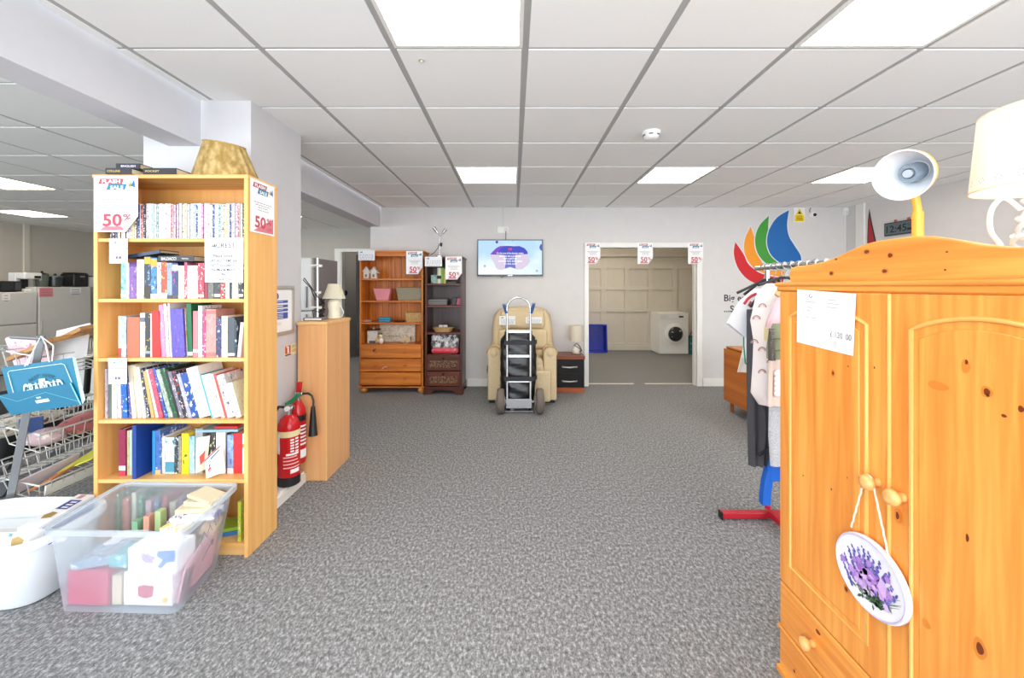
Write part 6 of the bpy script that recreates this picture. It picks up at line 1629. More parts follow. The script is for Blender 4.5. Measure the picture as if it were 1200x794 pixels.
dd = MB().lathe([(.205, 0), (.205, .015), (.19, .03), (.145, .034), (.14, .02)], dc, 40, M=RX, cap=False).build('porthole_door', M_white, t, smooth=40)
MB().lathe([(.142, .018), (.12, .03), (.06, .042), (.004, .045)], dc, 32, M=RX).build('glass', printed('#2a2c30', '#1a1b1e', '#b9bcc0', 13, (1, 1, 1.3)), dd, smooth=60)
MB().tube([dc+V((.143*math.cos(k*PI/16), -.033, .143*math.sin(k*PI/16))) for k in range(32)], .006, 6, loop=True).build('ring', M_chrome, dd, smooth=60)
for x in (A0+.05, A1-.05):
    for y in (YW+.05, YW+.5): MB().cone((x, y, 0), (x, y, .012), .02, n=12).build('foot', M_black, t)
c = V((3.56, 8.20, 0)); t = thing('teal_bag', 'dark teal patterned bag on floor right of the washing machine', 'bag', c)
softbox(3.50, 3.66, 8.12, 8.28, .0005, .36, 7, .006).build('body', printed('#2f6f78', '#1d4650', '#7fb0b0', 20, (1, 1, 1)), t, smooth=60)
MB().tube([(3.53, 8.14, .35), (3.545, 8.13, .43), (3.6, 8.13, .45), (3.62, 8.14, .35)], .008, 6).build('handle', plain('#1d4650', .6), t, smooth=60)
# blue crate leaning on its long side, open side to us
x0, x1 = 1.22, fx(711.5, 8.3); zc1 = .56
blue = plain('#1428b4', .4)
t = thing('blue_crate', 'bright blue plastic crate stood on its side against the store room wall', 'crate', ((x0+x1)/2, 8.45, 0))
sl = lambda z: .10*z
m = MB()
def cr(x, y, z): return V((x, y+sl(z), z))
def cbox(x0, x1, y0, y1, z0, z1): m.hexa([cr(x0, y0, z0), cr(x1, y0, z0), cr(x1, y1, z0), cr(x0, y1, z0), cr(x0, y0, z1), cr(x1, y0, z1), cr(x1, y1, z1), cr(x0, y1, z1)])
cbox(x0, x1, 8.52, 8.535, .0, zc1)
cbox(x0, x0+.014, 8.32, 8.52, .0, zc1); cbox(x1-.014, x1, 8.32, 8.52, .0, zc1); cbox(x0, x1, 8.32, 8.52, 0, .014); cbox(x0, x1, 8.32, 8.52, zc1-.014, zc1)
m.build('shell', blue, t, bevel=.003)
m = MB(); cbox(x0-.012, x1+.012, 8.305, 8.32, 0, .026); cbox(x0-.012, x1+.012, 8.305, 8.32, zc1-.014, zc1+.012); cbox(x0-.012, x0+.014, 8.305, 8.32, .026, zc1-.014); cbox(x1-.014, x1+.012, 8.305, 8.32, .026, zc1-.014)
m.build('rim', blue, t, bevel=.003)
m = MB()
for k in range(1, 5): 
    xx_ = x0+(x1-x0)*k/5; cbox(xx_-.004, xx_+.004, 8.51, 8.52, .014, zc1-.014)
for k in range(1, 4):
    zz = zc1*k/4; cbox(x0+.014, x1-.014, 8.511, 8.519, zz-.004, zz+.004)
m.build('base_ribs', plain('#1020a0', .4), t)
# ================================================================ PINE WARDROBE, RIGHT FOREGROUND
WX, WY0, WY1, WXB = .93, .587, 1.426, 1.40
ZK = 1.352
pnZ = wood('#df8838', '#f3a952', '#eb9843', 'Z', 1.5, rough=.35); pnY = wood('#df8636', '#f3a850', '#ea9540', 'Y', 1.5, rough=.35)
pnk = plain('#f3c481', .4); knotm = plain('#7a3210', .5); knotl = plain('#dc8432', .45)
t = thing('wardrobe', 'orange pine two-door wardrobe with arched cornice, right foreground', 'wardrobe', ((WX+WXB)/2, 1.0065, 0))
ward = t
yy = lambda px: WX*F/(px-CX)
def zz(px, py, X=WX): return H-(py-CY)*(X/(px-CX))
MB().box(WX+.022, WXB, WY0, WY0+.02, .0, ZK-.02).build('side_panel', pnZ, t, bevel=.002)
MB().box(WX+.022, WXB, WY1-.02, WY1, .0, ZK-.02).build('side_panel', pnZ, t, bevel=.002)
MB().box(WXB-.008, WXB, WY0+.02, WY1-.02, .0, ZK-.02).build('back_panel', pnZ, t)
MB().box(WX+.022, WXB-.01, WY0+.02, WY1-.02, .30, .32).build('shelf', pnY, t)
MB().box(WX-.004, WXB, WY0-.004, WY1+.004, ZK-.02, ZK).build('top_panel', pnY, t, bevel=.003)
# top moulding under the cornice: pale rounded edge
MB().tube([(WX-.004, WY0-.006, ZK+.002), (WX-.004, WY1+.006, ZK+.002)], .007, 8).build('edge_moulding', pnY, t, smooth=60)
MB().tube([(WX+.004, WY0-.004, ZK-.018), (WX+.004, WY1+.004, ZK-.018)], .005, 8).build('edge_moulding', pnY, t, smooth=60)
# cornice board
XC = WX+.012
pc = [(926.5, 333), (924.5, 322), (926.5, 314), (932, 311.5), (948, 310), (963, 307), (978, 301.5), (995, 293.5), (1012, 286), (1030, 281.5), (1050, 279), (1068, 278.3)]
pts = [(XC*F/(px-CX), H-(py-CY)*XC/(px-CX)) for px, py in pc]
ymid = (WY0+WY1)/2
pts = [(y, z) for y, z in pts if y > ymid]
full = [(y, max(z, ZK)) for y, z in pts] + [(2*ymid-y, max(z, ZK)) for y, z in reversed(pts)]
full[0] = (full[0][0], ZK); full[-1] = (full[-1][0], ZK)
cor = MB().prism([(XC, y, z) for y, z in full], (.02, 0, 0)).build('cornice', pnY, t, bevel=.004)
def knot(mb, X, px, py, ry, rz, mi=0):
    y = X*F/(px-CX); z = H-(py-CY)*X/(px-CX)
    mb.poly([(X-.0006, y+ry*math.cos(a*PI/7), z+rz*math.sin(a*PI/7)*(1+.25*math.cos(a*PI/7))) for a in range(14)], mi)
for px, py, a, b in ((1016, 294.8, .008, .005), (1043.5, 299, .0065, .0055), (1037, 317.5, .007, .0045), (974.5, 320, .007, .005), (1110, 295, .003, .002), (1108, 316, .003, .002), (980, 303.6, .005, .003)):
    m = MB(); knot(m, XC, px, py, a, b); m.build('knot', knotm, cor)
for px, py, a, b in ((1016, 294.8, .014, .008), (1043.5, 299, .010, .009), (1037, 317.5, .011, .0075), (974.5, 320, .010, .008)): 
    y = XC*F/(px-CX); z = H-(py-CY)*XC/(px-CX)
    m = MB(); m.poly([(XC-.0003, y+a*math.cos(k*PI/8), z+b*math.sin(k*PI/8)) for k in range(16)]); m.build('knot', knotl, cor)
# doors
ymd = 1.006
def arched(y0, y1, z0, z1, rise, n=14, sh=.02):
    """outline: flat sides, shouldered arch on top"""
    pts = [(y1, z0), (y0, z0), (y0, z1)]
    for k in range(n+1):
        s = k/n; y = y0+sh*.6+(y1-y0-1.2*sh)*s
        pts.append((y, z1+.006+rise*math.sin(PI*s)**.8))
    pts.append((y1, z1))
    return pts
def door(y0, y1, label=None, knob_y=None, knots=(), lknots=()):
    d = MB().box(WX, WX+.02, y0, y1, .327, ZK-.0225).build('door', pnZ, t, bevel=.004)
    pz0, pz1 = .405, 1.245
    out = arched(y0+.062, y1-.055, pz0, pz1, .03)
    m = MB(); m.tube([(WX-.0005, y, z) for y, z in out], .0055, 8, loop=True); m.build('panel_moulding', plain('#f3b460', .35), d, smooth=70)
    inn = arched(y0+.082, y1-.075, pz0+.02, pz1-.018, .026)
    MB().prism([(WX+.001, y, z) for y, z in inn], (-.005, 0, 0)).build('raised_panel', pnZ, d, bevel=.004)
    if knots:
        for px, py, a, b in knots: m = MB(); knot(m, WX-.0045, px, py, a*.75, b*.75); m.build('knot', knotm, d)
        for px, py, a, b in lknots: m = MB(); knot(m, WX-.0042, px, py, a*.8, b*.8); m.build('knot', knotl, d)
    kx = WX-.004
    if knob_y:
        c = V((WX, knob_y[0], knob_y[1]))
        MB().lathe([(.010, 0), (.011, .006), (.009, .012), (.013, .017), (.0185, .024), (.0195, .031), (.016, .038), (.008, .042), (.001, .043)], c, 24, M=Matrix.Rotation(-PI/2, 4, 'Y')).build('knob', wood('#e6a05a', '#f3bb78', None, 'Y', 3, rough=.3), d, smooth=60)
    return d
MB().tube([(WX+.001, ymd, .327), (WX+.001, ymd, ZK-.024)], .0055, 8).build('cover_strip', plain('#f3b460', .35), t, smooth=70)
XK = .905
def kpos(px, py): y = XK*F/(px-CX); return (y, H-(py-CY)*XK/(px-CX))
k1 = kpos(1017.5, 565); k2 = kpos(1047, 582.5)
door(ymd+.0015, WY1-.006, None, k1, [(976.5, 437, .005, .008), (994, 429, .003, .003), (941.5, 557, .003, .004), (974.5, 573, .003, .005), (993, 559.5, .002, .003), (992, 690, .007, .009), (1025, 430.5, .003, .004)], [(976.5, 437, .009, .014), (992, 690, .011, .014)])
door(WY0+.006, ymd-.0015, None, k2, [(1157, 459, .0075, .009), (1133, 424, .004, .007), (1066, 407, .003, .003), (1052, 604, .006, .012), (1134, 630, .004, .011), (1149, 760, .009, .015), (1158, 463, .004, .004), (1197, 479, .006, .008), (1177, 487, .006, .004)],
     [(1157, 459, .013, .014), (1132, 429, .010, .018), (1100, 452, .028, .012), (1052, 604, .011, .022), (1086, 731, .012, .012), (1149, 760, .015, .026)])
# drawer and plinth
d = MB().box(WX, WX+.45, WY0+.006, WY1-.006, .168, .321).build('drawer', pnY, t, bevel=.005)
for kk_ in ((959, 740.5, .010, .006), (931, 786, .005, .004)): m = MB(); knot(m, WX, *kk_); m.build('knot', knotm, d)
for y in (yy(953.5), 2*ymid-yy(953.5)):
    MB().lathe([(.010, 0), (.011, .006), (.009, .012), (.013, .017), (.0185, .024), (.0195, .031), (.016, .038), (.008, .042), (.001, .043)], (WX, y, .24), 24, M=Matrix.Rotation(-PI/2, 4, 'Y')).build('knob', wood('#e6a05a', '#f3bb78', None, 'Y', 3, rough=.3), d, smooth=60)
MB().box(WX+.004, WX+.024, WY0, WY1, .0, .160).build('plinth', pnY, t, bevel=.003)
MB().tube([(WX+.002, WY0-.002, .161), (WX+.002, WY1+.002, .161)], .006, 8).build('edge_moulding', pnY, t, smooth=60)
MB().box(WX-.006, WX+.02, WY0-.006, WY1+.006, .0, .022).build('edge_moulding', pnY, t, bevel=.004)
# price sheet
XP = WX-.0068
f = lambda px, py: V((XP, XP*F/(px-CX), H-(py-CY)*XP/(px-CX)))
tl, tr_, br, bl = f(934.2, 339), f(1003, 344), f(999.7, 417), f(933.8, 400.5)
o = MB().prism([bl, br, tr_, tl], (.0006, 0, 0)).build('price_sheet', M_paper, loc=(bl+br)/2)
tag(o, 'white price sheet taped to the left door of the pine wardrobe', 'price sheet')
fr = Fr(tl, tr_-tl, bl-tl, (tr_-tl).length, (bl-tl).length); fr.N = V((-1, 0, 0))
p = MB()
for v, u0, u1 in ((.2, .16, .36), (.30, .2, .3), (.36, .2, .28), (.48, .16, .24), (.48, .28, .38), (.13, .58, .7), (.19, .56, .76), (.255, .56, .74)): fr.quad(p, u0, u1, v, v+.018, .001)
p.build('small_print', plain('#c4c4ca', .7), o)
p = MB()
ring = [fr.p(.27+.025*math.cos(a), .10+.035*math.sin(a), .001) for a in [k*2*PI/7 for k in range(6)]]
p.tube(ring, .0012, 4); p.build('round_mark', plain('#7a7a80', .7), o)
p = MB()
fr.text(p, '\u00a3 120 .00', .78, .76, .024, .001, width=fr.w*.33); p.tube([fr.p(.70+.02*math.cos(k), .86+.03*math.sin(k), .001) for k in range(8)], .0005, 4)
p.build('handwriting', plain('#6b6670', .7), o)
# lavender plaque hanging from the left knob
XL = WX-.018
g = lambda px, py, X=XL: V((X, X*F/(px-CX), H-(py-CY)*X/(px-CX)))
cen = (g(980.5, 642)+g(1066.5, 714))/2
t = thing('lavender_plaque', 'white oval plaque painted with lavender hanging from a wardrobe knob', 'plaque', cen)
Uy, Uz = V((0, -1, 0)), V((0, 0, 1))
ra, rb = (g(980.5, 642)-g(1066.5, 714)).length/2, .094
def el(a, s=1.0, off=0): return cen + Uy*(ra*s*math.cos(a)) + Uz*(rb*s*math.sin(a)) + V((off, 0, 0))
N = 48
MB().rings([[el(2*PI*k/N, s, o_) for k in range(N)] for s, o_ in ((.9, .008), (.99, .008), (1, .004), (1, -.002), (.97, -.0045), (.92, -.003), (.88, -.002))]).build('plate', plain('#f1eef6', .3), t, smooth=50)
MB().tube([el(2*PI*k/N, .955, -.004) for k in range(N)], .0026, 6, loop=True).build('rim', plain('#cfc6e4', .3), t, smooth=60)
rn = random.Random(5)
def pt(u, v, o_=-.0032): return cen + Uy*(u*ra) + Uz*(v*rb) + V((o_, 0, 0))
p = MB()
for k in range(70):
    a0 = rn.uniform(-.55, .75); x0_, z0_ = .1+rn.uniform(-.15, .25), -.55+rn.uniform(-.1, .2)
    x1_, z1_ = x0_+a0*.7, z0_+rn.uniform(.2, .6)
    dx_ = .02
    p.poly([pt(x0_-dx_, z0_), pt(x0_+dx_, z0_), pt(x1_+.004, z1_), pt(x1_-.004, z1_)])
p.build('stems', plain('#5f7a58', .6), t)
stalks = [(-.72, .10), (-.60, .36), (-.46, .50), (-.30, .55), (-.16, .66), (.02, .64), (.14, .52), (.32, .60), (.45, .42), (.55, .5), (.62, .2), (.74, .08), (-.82, -.1), (.3, .1)]
cols = ['#5f57a8', '#7a6fc0', '#8d7fcc', '#554d9c']
for sx_, sz_ in stalks:
    m = MB()
    for k in range(16):
        f_ = k/16
        u, v = sx_*(1-.45*f_)+rn.uniform(-.03, .03)*(1+f_), sz_-f_*.55
        r_ = .026+.022*f_
        m.poly([pt(u+r_*math.cos(a*PI/3), v+r_*1.2*math.sin(a*PI/3), -.0034-.0001*(k % 4)) for a in range(6)], rn.randrange(4))
    m.build('lavender_sprig', [plain(c_, .6) for c_ in cols], t)
cols = ['#b283d2', '#c79ae0', '#9c6cc4', '#d8b4ea']
for k in range(80):
    cc_ = rn.choice(cols); u, v = rn.gauss(-.0, .32), rn.gauss(-.10, .19)
    if u*u+v*v > .6: continue
    r_ = rn.uniform(.05, .085)
    m = MB(); m.poly([pt(u+r_*(1+.25*(a % 2))*math.cos(a*PI/5), v+r_*(1+.25*(a % 2))*1.15*math.sin(a*PI/5), -.0040-.00005*(k % 9)) for a in range(10)]); m.build('pink_flower', plain(cc_, .6), t)
p = MB()
for k in range(34):
    u, v = rn.gauss(.06, .2), rn.gauss(-.52, .12); a = rn.uniform(0, 6)
    if u*u+v*v > .75: continue
    p.poly([pt(u+.10*math.cos(a), v+.10*math.sin(a), -.0045), pt(u+.03*math.cos(a+1.6), v+.03*math.sin(a+1.6), -.0045), pt(u-.08*math.cos(a), v-.08*math.sin(a), -.0045), pt(u-.03*math.cos(a+1.6), v-.03*math.sin(a+1.6), -.0045)])
p.build('leaves', plain('#4a6a48', .6), t)
kn = V((WX-.030, k1[0], k1[1]))
cordm = plain('#e9dcc8', .8)
m = MB(); 
e1, e2 = g(997.5, 617.5), g(1041, 650.5)
for e, sgn in ((e1, 1), (e2, -1)):
    q0 = kn+V((.006, sgn*.012, .004)); 
    pl_ = [q0.lerp(e, s/14) for s in range(15)]
    m.tube([q_+V((0, .0009*math.cos(i*2.4), .0009*math.sin(i*2.4))) for i, q_ in enumerate(pl_)], .0026, 6)
m.tube([kn+V((.006, .012*math.cos(a*PI/8), .004+.014*math.sin(a*PI/8))) for a in range(9)], .0026, 6)
m.build('hanging_cord', cordm, t, smooth=60)

# ------- lamps standing on the wardrobe
zt = ZK+.0005
c = V((1.175, 1.185, zt))
t = thing('desk_lamp', 'yellow desk lamp with white-lined bell head standing on the pine wardrobe', 'lamp', c)
yel = plain('#eebc45', .3)
MB().lathe([(.075, 0), (.078, .01), (.06, .02), (.02, .024)], c, 28).build('base', yel, t, smooth=50)
L_ = lambda px, py, Y=1.185: W(px, py, Y)
MB().tube([c+V((0, 0, .02)), L_(1075.5, 270), L_(1075.5, 248)], .0135, 12).build('stem', yel, t, smooth=60)
hc = W(1057, 205.5, 1.09); n_ = V((-.90, -.42, -.26)).normalized()
apex = hc - n_*.105
MB().tube([L_(1075.5, 250), L_(1074.5, 240), L_(1072.5, 231), L_(1074, 220, 1.18), L_(1080, 208, 1.18), apex + n_*.03], .010, 10).build('neck', yel, t, smooth=60)
z_ = -n_; x_ = z_.cross(V((0, 0, 1))).normalized(); y_ = z_.cross(x_)
Mh = Matrix(((x_.x, y_.x, z_.x), (x_.y, y_.y, z_.y), (x_.z, y_.z, z_.z)))
Mh4 = Mh.to_4x4()
prof = [(.066, 0), (.063, .025), (.054, .05), (.038, .07), (.030, .085), (.027, .11), (.012, .118)]
head = MB().lathe(prof, hc, 40, M=Mh4, cap=True)
head.f = [f_ for f_ in head.f if len(f_) < 10 or min(f_) > 0]; head.m = [0]*len(head.f)
hd = head.build('head', yel, t, smooth=50)
MB().lathe([(r-.002, z) for r, z in prof[:-2]] + [(.02, .084), (.004, .085)], hc, 40, M=Mh4, cap=False).build('reflector', plain('#eef2f6', .25), hd, smooth=50)
MB().tube([hc + Mh @ V((.065*math.cos(k*PI/20), .065*math.sin(k*PI/20), 0)) for k in range(40)], .002, 6, loop=True).build('rim', M_white, hd, smooth=60)
MB().lathe([(.026, .082), (.026, .045), (.021, .036), (.014, .036), (.013, .06)], hc, 24, M=Mh4, cap=False).build('lamp_holder', plain('#9fb0c0', .25, metal=.5), hd, smooth=40)
MB().lathe([(.012, .06), (.011, .030), (.004, .029)], hc, 16, M=Mh4).build('socket_core', plain('#aebac4', .4), hd, smooth=40)
c = V((1.28, .955, zt))
t = thing('drum_lamp', 'large white lamp with pierced drum shade at the right edge, on the wardrobe', 'lamp', c)
zb, zt2 = 1.583-zt, 1.768-zt
MB().lathe([(.142, zb), (.127, zt2)], c, 64, cap=False).build('shade', shade_cloth('#f6f3ea', .3), t, smooth=50)
MB().tube([c+V((.142*math.cos(k*PI/24), .142*math.sin(k*PI/24), zb)) for k in range(48)], .002, 6, loop=True).tube([c+V((.127*math.cos(k*PI/24), .127*math.sin(k*PI/24), zt2)) for k in range(48)], .002, 6, loop=True).build('shade_rim', plain('#efe2c4', .5), t, smooth=60)
p = MB()
for k in range(22):
    a0 = 2*PI*k/22
    for j in range(6):
        a = a0 + .017*math.cos(j*PI/3)/1.0; z = zb+.022+.0065*math.sin(j*PI/3)*1.0
        a = a0 + .045*math.cos(j*PI/3); r_ = .1425-.081*(z-zb)
        ctr = c+V((r_*math.cos(a), r_*math.sin(a), z)); tg = V((-math.sin(a), math.cos(a), 0))
        p.poly([ctr + tg*.0013*math.cos(q*PI/3) + V((0, 0, .0013*math.sin(q*PI/3))) for q in range(6)])
p.build('pierced_dots', plain('#8d8577', .7), t)
MB().lathe([(.075, 0), (.078, .012), (.05, .02), (.035, .05), (.042, .1), (.030, .15), (.014, .175), (.012, zb+.05)], c, 32).build('base', plain('#f2f4f6', .25), t, smooth=50)
b = MB(); cc = c+V((0, 0, zb+.05))
for a in range(3): b.tube([cc, c+V((.14*math.cos(a*2.1), .14*math.sin(a*2.1), zb+.01))], .002, 6)
b.build('shade_spokes', M_white, t)
for k, (r_, z_) in enumerate(((.068, .07), (.06, .11), (.052, .15))):
    MB().tube([c+V((r_*math.cos(a*.3+k), r_*math.sin(a*.3+k), z_+.014*math.sin(a*.45+k)+.001*a)) for a in range(50)], .0055, 8).build('coiled_cable', plain('#eef3f6', .3), t, smooth=60)
MB().tube(spline([c+V((-.06, .045, .010)), c+V((-.105, .06, .012)), c+V((-.10, .055, .06)), c+V((-.075, .05, .09)), c+V((-.10, .05, .13)), c+V((-.105, .045, .18)), c+V((-.08, .04, .21)), c+V((-.05, .03, .18))]), .0055, 8).build('coiled_cable', plain('#eef3f6', .3), t, smooth=60)
MB().box(c.x-.10, c.x-.06, c.y+.0, c.y+.03, zt+.0, zt+.05).build('plug', M_white, t, bevel=.006)

# ================================================================ CLOTHES RAIL
RX_, RYF, RYN = 1.475, 2.42, 1.50
zr_ = fz(314, RYF)
t = thing('clothes_rail', 'chrome clothes rail on red floor bars behind the wardrobe', 'clothes rail', (RX_, 1.95, 0))
MB().tube([(RX_-.01, RYF+.03, zr_), (RX_, RYN-.02, zr_)], .014, 12).build('rail', M_chrome, t, smooth=50)
MB().tube([V((RX_, RYF-.02-.0075*k, zr_)) + V((.018*math.cos(k*.8), 0, .018*math.sin(k*.8))) for k in range(100)], .005, 6).build('spiral_tube', plain('#dfe3e0', .4), t, smooth=60)
redm = plain('#b81f30', .35)
for y in (RYF-.06, RYN):
    MB().tube([(RX_, y, .06), (RX_, y, .62)], .016, 10).build('lower_post', redm, t, smooth=50)
    MB().tube([(RX_, y, .60), (RX_, y, zr_)], .013, 10).build('upper_post', M_chrome, t, smooth=50)
    MB().box(1.205, 1.79, y-.02, y+.02, .008, .042).build('floor_bar', redm, t, bevel=.004)
    MB().box(1.198, 1.206, y-.021, y+.021, .004, .044).box(1.79, 1.798, y-.021, y+.021, .004, .044).build('end_cap', M_black, t)
MB().box(RX_-.018, RX_+.018, RYN+.02, RYF-.08, .03, .066).build('base_bar', redm, t, bevel=.004)
# garment builder: lofted tubes with folds, hung across the rail
def garment(rows, Y, thick, amp, nf, seed):
    rn = random.Random(seed); ph = rn.uniform(0, 6); rs = []; n = 36
    z0_, z1_ = rows[0][1], rows[-1][1]
    dense = []
    for (a, b) in zip(rows[:-1], rows[1:]):
        k = max(2, int(abs(a[1]-b[1])/.03))
        for i in range(k): dense.append([a[j]+(b[j]-a[j])*i/k for j in range(3)])
    dense.append(list(rows[-1]))
    for xl, z, xr in [(d[0], d[1], d[2]) for d in dense]:
        f_ = (z-z0_)/(z1_-z0_+1e-9)
        ring = []
        for a in range(n):
            q = 2*PI*a/n; s = math.cos(q)
            x = (xl+xr)/2 + (xr-xl)/2*s
            fold = amp*(.25+.75*f_)*math.sin(nf*PI*(s*.5+.5)+ph+f_*.8)
            ring.append(V((x, Y + thick*math.sin(q)*(.8+.2*f_) + fold, z)))
        rs.append(ring)
    return MB().rings(rs)
def pr(Y, rows): return [(fx(a, Y), fz(y, Y), fx(b, Y)) for a, y, b in rows]
def hanger(t, Y, x0, x1, zsh, mat, zc_=None):
    m = MB(); zc_ = zc_ or zsh+.05
    m.tube([(x0, Y, zsh), (RX_-.02, Y, zc_), (RX_+.02, Y, zc_), (x1, Y, zsh)], .008, 8)
    o = m.build('hanger', mat, t, smooth=60)
    MB().tube([(RX_, Y, zc_)] + [(RX_+.0, Y, zc_+.02)] + [V((RX_, Y, zr_+.002)) + V((.022*math.cos(a), 0, .022*math.sin(a))) for a in (-.9, 0, .8, 1.6, 2.4, 3.0)], .003, 6).build('hook', M_steel, o, smooth=60)
clip = plain('#26262a', .4)
# 1 white tee with red neckline (farthest)
Y = 2.36
t = thing('t_shirt', 'white t-shirt with red neckline, farthest garment on the rail', 'garment', (RX_, Y, 1.0))
g1 = garment(pr(Y, [(884, 338, 905), (875, 346, 912), (870, 356, 915), (871, 385, 915), (872, 420, 915)]), Y, .022, .010, 5, 1)
g1.rings([[V((x, Y+yy_, z)) for x, yy_, z in ((fx(882, Y), -.02, fz(341, Y)), (fx(882, Y), .02, fz(341, Y)), (fx(879, Y), .02, fz(392, Y)), (fx(879, Y), -.02, fz(392, Y)))], [V((x, Y+yy_, z)) for x, yy_, z in ((fx(868, Y), -.022, fz(353, Y)), (fx(868, Y), .022, fz(353, Y)), (fx(875, Y), .022, fz(393, Y)), (fx(875, Y), -.022, fz(393, Y)))], [V((x, Y+yy_, z)) for x, yy_, z in ((fx(852.5, Y), -.018, fz(379, Y)), (fx(852.5, Y), .018, fz(379, Y)), (fx(871.5, Y), .018, fz(394.5, Y)), (fx(871.5, Y), -.018, fz(394.5, Y)))]])
g1.build('body', plain('#eef0f5', .8), t, smooth=60)
MB().tube([W(872, 356, Y-.026), W(876, 350, Y-.026), W(881, 346, Y-.026), W(886, 344, Y-.02)], .007, 6).tube([W(877, 358, Y-.026), W(880, 353, Y-.026)], .005, 6).build('neck_trim', plain('#c23038', .7), t, smooth=60)
hanger(t, Y, fx(864, Y), 1.62, fz(343, Y), clip, fz(328, Y))
# 2 cream cloth
Y = 2.395
t = thing('blouse', 'cream blouse with slanted hem behind the white t-shirt', 'garment', (RX_, Y, 1.0))
garment(pr(Y, [(884, 352, 905), (878, 380, 905), (870, 410, 905), (864, 436, 905)]), Y, .012, .008, 4, 2).build('body', plain('#e6dccf', .8), t, smooth=60)
MB().tube([W(871.5, 388, Y-.03), W(871.5, 405, Y-.03), W(873.5, 425, Y-.035), W(876, 428, Y-.03), W(877, 405, Y-.03), W(876, 385, Y-.03)], .0045, 6).build('hanging_loop', plain('#2f9a76', .6), t, smooth=60)
hanger(t, Y, fx(872, Y), 1.6, fz(345, Y), clip, fz(330, Y))
# 3 dark grey trousers
Y = 2.30
t = thing('trousers', 'long dark charcoal trousers hanging near the end of the rail', 'garment', (RX_, Y, .7))
garment(pr(Y, [(875.5, 362, 905), (875.5, 420, 905), (876, 470, 905), (877, 510, 905), (878, 545, 900)]), Y, .020, .012, 5, 3).build('body', plain('#4b4a50', .85), t, smooth=60)
hanger(t, Y, 1.34, 1.6, fz(362, Y)+.012, clip, 1.39)
# 4 rainbow dress
Y = 2.21
rowsD = pr(Y, [(896, 332, 925), (886, 347, 940), (880, 375, 940), (884, 400, 940), (883, 430, 940), (881, 460, 940), (890, 474, 940)])
t = thing('dress', 'white dress printed with small rainbows on the rail', 'garment', (RX_, Y, .8))
dr_ = garment(rowsD, Y, .03, .014, 4, 4).build('body', plain('#f1e9e8', .8), t, smooth=60)
def arcs(p, px, py, s, Yp):
    for r_, c_ in ((1.0, 0), (.68, 1)):
        p[c_].tube([W(px+s*r_*math.cos(PI*k/8), py-s*r_*math.sin(PI*k/8), Yp) for k in range(9)], .0022, 5)
for px, py in ((893.5, 360), (886.5, 374), (893, 411), (893, 437), (904, 395), (903, 425), (884, 402)):
    p = [MB(), MB()]; arcs(p, px, py, 4.4, Y-.047)
    p[0].build('rainbow_print', plain('#8a7680', .8), dr_, smooth=60); p[1].build('rainbow_print', plain('#e3b0a2', .8), dr_, smooth=60)
hanger(t, Y, 1.33, 1.6, 1.355, clip, 1.395)
MB().box(fx(895, Y-.06), fx(901, Y-.06), Y-.062, Y-.059, fz(397, Y), fz(381, Y)).build('price_tag', plain('#efe9b4', .7), t)
# 5 peach dress
Y = 2.10
t = thing('skirt', 'pale peach skirt hanging next to the rainbow dress', 'garment', (RX_, Y, .8))
garment(pr(Y, [(903, 372, 940), (900, 420, 945), (898, 450, 945), (897.5, 475, 945)]), Y, .025, .014, 5, 5).build('body', plain('#ecd4c6', .8), t, smooth=60)
lace = MB()
for k in range(5): lace.lathe([(.02, 0), (.018, .004), (.006, .006)], (fx(914, 2.06), 2.075, fz(438+6*k, 2.06)), 12, M=RX)
lace.build('lace_trim', plain('#f1e9ea', .8), t, smooth=60)
hanger(t, Y, 1.37, 1.58, fz(372, Y)+.012, clip, 1.39)
# 6 pink frilly top
Y = 2.045
t = thing('frilled_top', 'pink frilled child\'s top on a wooden hanger beside the wardrobe', 'garment', (RX_, Y, 1.1))
garment(pr(Y, [(912, 345, 960), (905, 358, 965), (899, 372, 965), (897, 384, 965)]), Y, .035, .018, 9, 6).build('body', plain('#eac9d0', .85), t, smooth=60)
MB().tube([V((fx(a, Y), Y-.03+.014*math.sin(i*1.9), fz(b, Y)+.008*math.sin(i*1.3))) for i, (a, b) in enumerate([(897+2.2*k, 383+(k % 3)*1.5) for k in range(18)])], .012, 8).build('frill', plain('#e6bcc6', .85), t, smooth=60)
hm = wood('#d9a05a', '#e6b878', None, 'X', 2)
m = MB(); m.tube([(fx(903.5, Y), Y-.045, fz(346, Y)), (fx(911, Y), Y-.045, fz(338, Y)), (fx(925, Y), Y-.04, fz(331, Y)), (RX_, Y-.02, fz(328, Y))], [.013, .021, .02, .014], 12); o = m.build('wooden_hanger', hm, t, smooth=60)
MB().tube([V((RX_, Y-.02, fz(328, Y))), V((RX_, Y-.02, zr_-.02)), V((RX_, Y-.005, zr_+.024))], .003, 6).build('hook', M_steel, o)
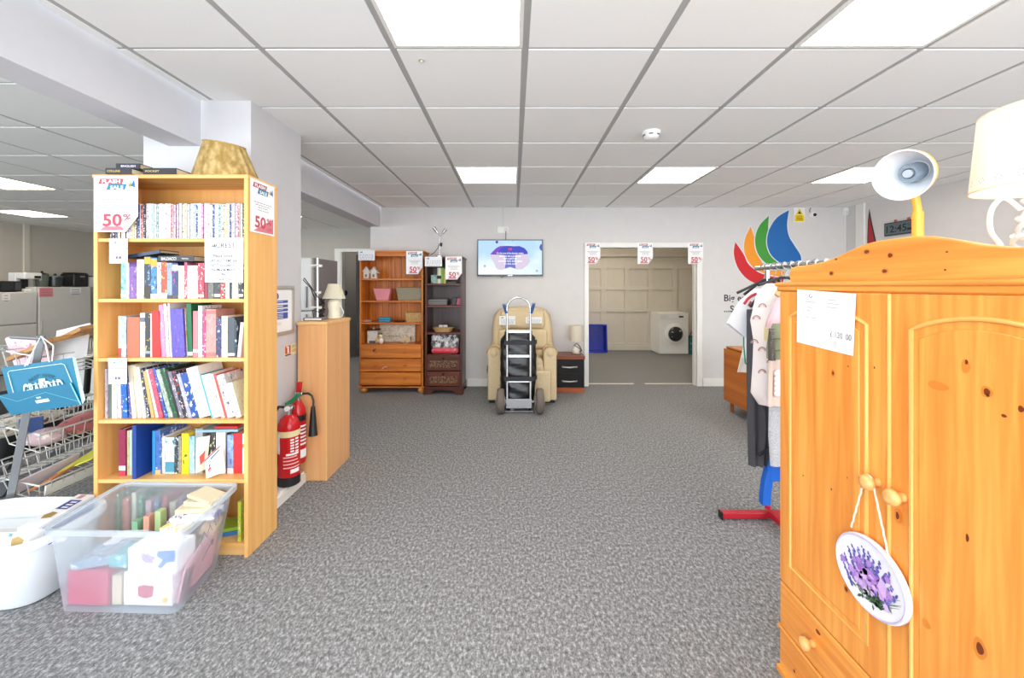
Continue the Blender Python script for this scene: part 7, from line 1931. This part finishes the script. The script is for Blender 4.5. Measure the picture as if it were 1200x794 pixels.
# 7 olive shorts
Y = 1.985
t = thing('shorts', 'olive green shorts with checked cuffs below the pink frilled top', 'garment', (RX_, Y, .95))
garment(pr(Y, [(906, 379, 965), (901, 392, 965), (899, 408, 965), (899, 420, 965)]), Y, .03, .012, 5, 7).build('body', plain('#8a9273', .85), t, smooth=60)
garment(pr(Y-.004, [(897.5, 384, 903), (896.5, 400, 902.5), (897, 421, 904)]), Y-.03, .012, .004, 3, 8).build('checked_side', printed('#5a5550', '#8d887c', '#3a3634', 60, (1, 1, 1)), t, smooth=60)
p = MB(); p.tube([W(a, b, Y-.05) for a, b in ((901, 396), (905, 397.5), (910, 396.5), (916, 397))], .003, 6).tube([W(a, b, Y-.05) for a, b in ((902, 410), (907, 411), (914, 410))], .003, 6); p.build('seam', plain('#5a6148', .85), t)
hanger(t, Y, 1.33, 1.62, fz(379, Y)+.01, clip, 1.36)
# 8 light grey joggers with blue cuffs garment
Y = 2.155
t = thing('joggers', 'light grey jogging trousers hanging low under the skirt', 'garment', (RX_, Y, .6))
garment(pr(Y, [(903, 400, 950), (901, 470, 950), (900, 510, 950), (902, 545, 945)]), Y+.0, .018, .008, 4, 9).build('body', speck('#a9abaf', '#c9cbce', 200, rough=.9), t, smooth=60)
hanger(t, Y, 1.36, 1.6, fz(400, Y)+.012, clip, 1.36)
Y = 2.26
t = thing('jumper', 'bright blue jumper draped low on the rail\'s red post', 'garment', (1.45, Y, .2))
g8 = garment(pr(Y, [(902, 536, 935), (899, 545, 938), (897, 555, 940), (898, 562, 940)]), Y, .03, .01, 4, 10)
g8.rings([[V((fx(a, Y)+dx_, Y+dy_, fz(b, Y))) for dx_, dy_ in ((-.022, -.02), (.022, -.02), (.024, .02), (-.02, .02))] for a, b in ((902, 548), (898.5, 562), (896.5, 578), (896, 590))])
g8.build('body', plain('#1763c8', .8), t, smooth=60)
hanger(t, Y, 1.36, 1.58, fz(536, Y)+.012, clip, fz(520, Y))

# ================================================================ SIDEBOARD BEHIND THE RAIL
SX, SY1, SY0 = 2.30, 4.45, 3.30
teak = wood('#a85a1a', '#c87628', '#b86620', 'Y', .5, rough=.3)
t = thing('sideboard', 'orange teak sideboard on tapered legs, behind the hanging clothes', 'sideboard', (SX+.21, 3.87, 0))
MB().box(SX, SX+.42, SY0, SY1, .115, .675).build('body', teak, t, bevel=.003)
MB().box(SX+.012, SX+.435, SY0-.01, SY1-.025, .684, .702).build('top', teak, t, bevel=.003)
MB().box(SX+.02, SX+.40, SY0+.01, SY1-.03, .675, .684).build('shadow_gap', plain('#3a1c0a', .6), t)
for y in (SY0+.08, SY1-.09):
    for x in (SX+.045, SX+.37): MB().cone((x, y, 0), (x, y, .115), .013, .022, 12).build('leg', wood('#8a4a18', '#a86022', None, 'Z', 1), t, smooth=50)
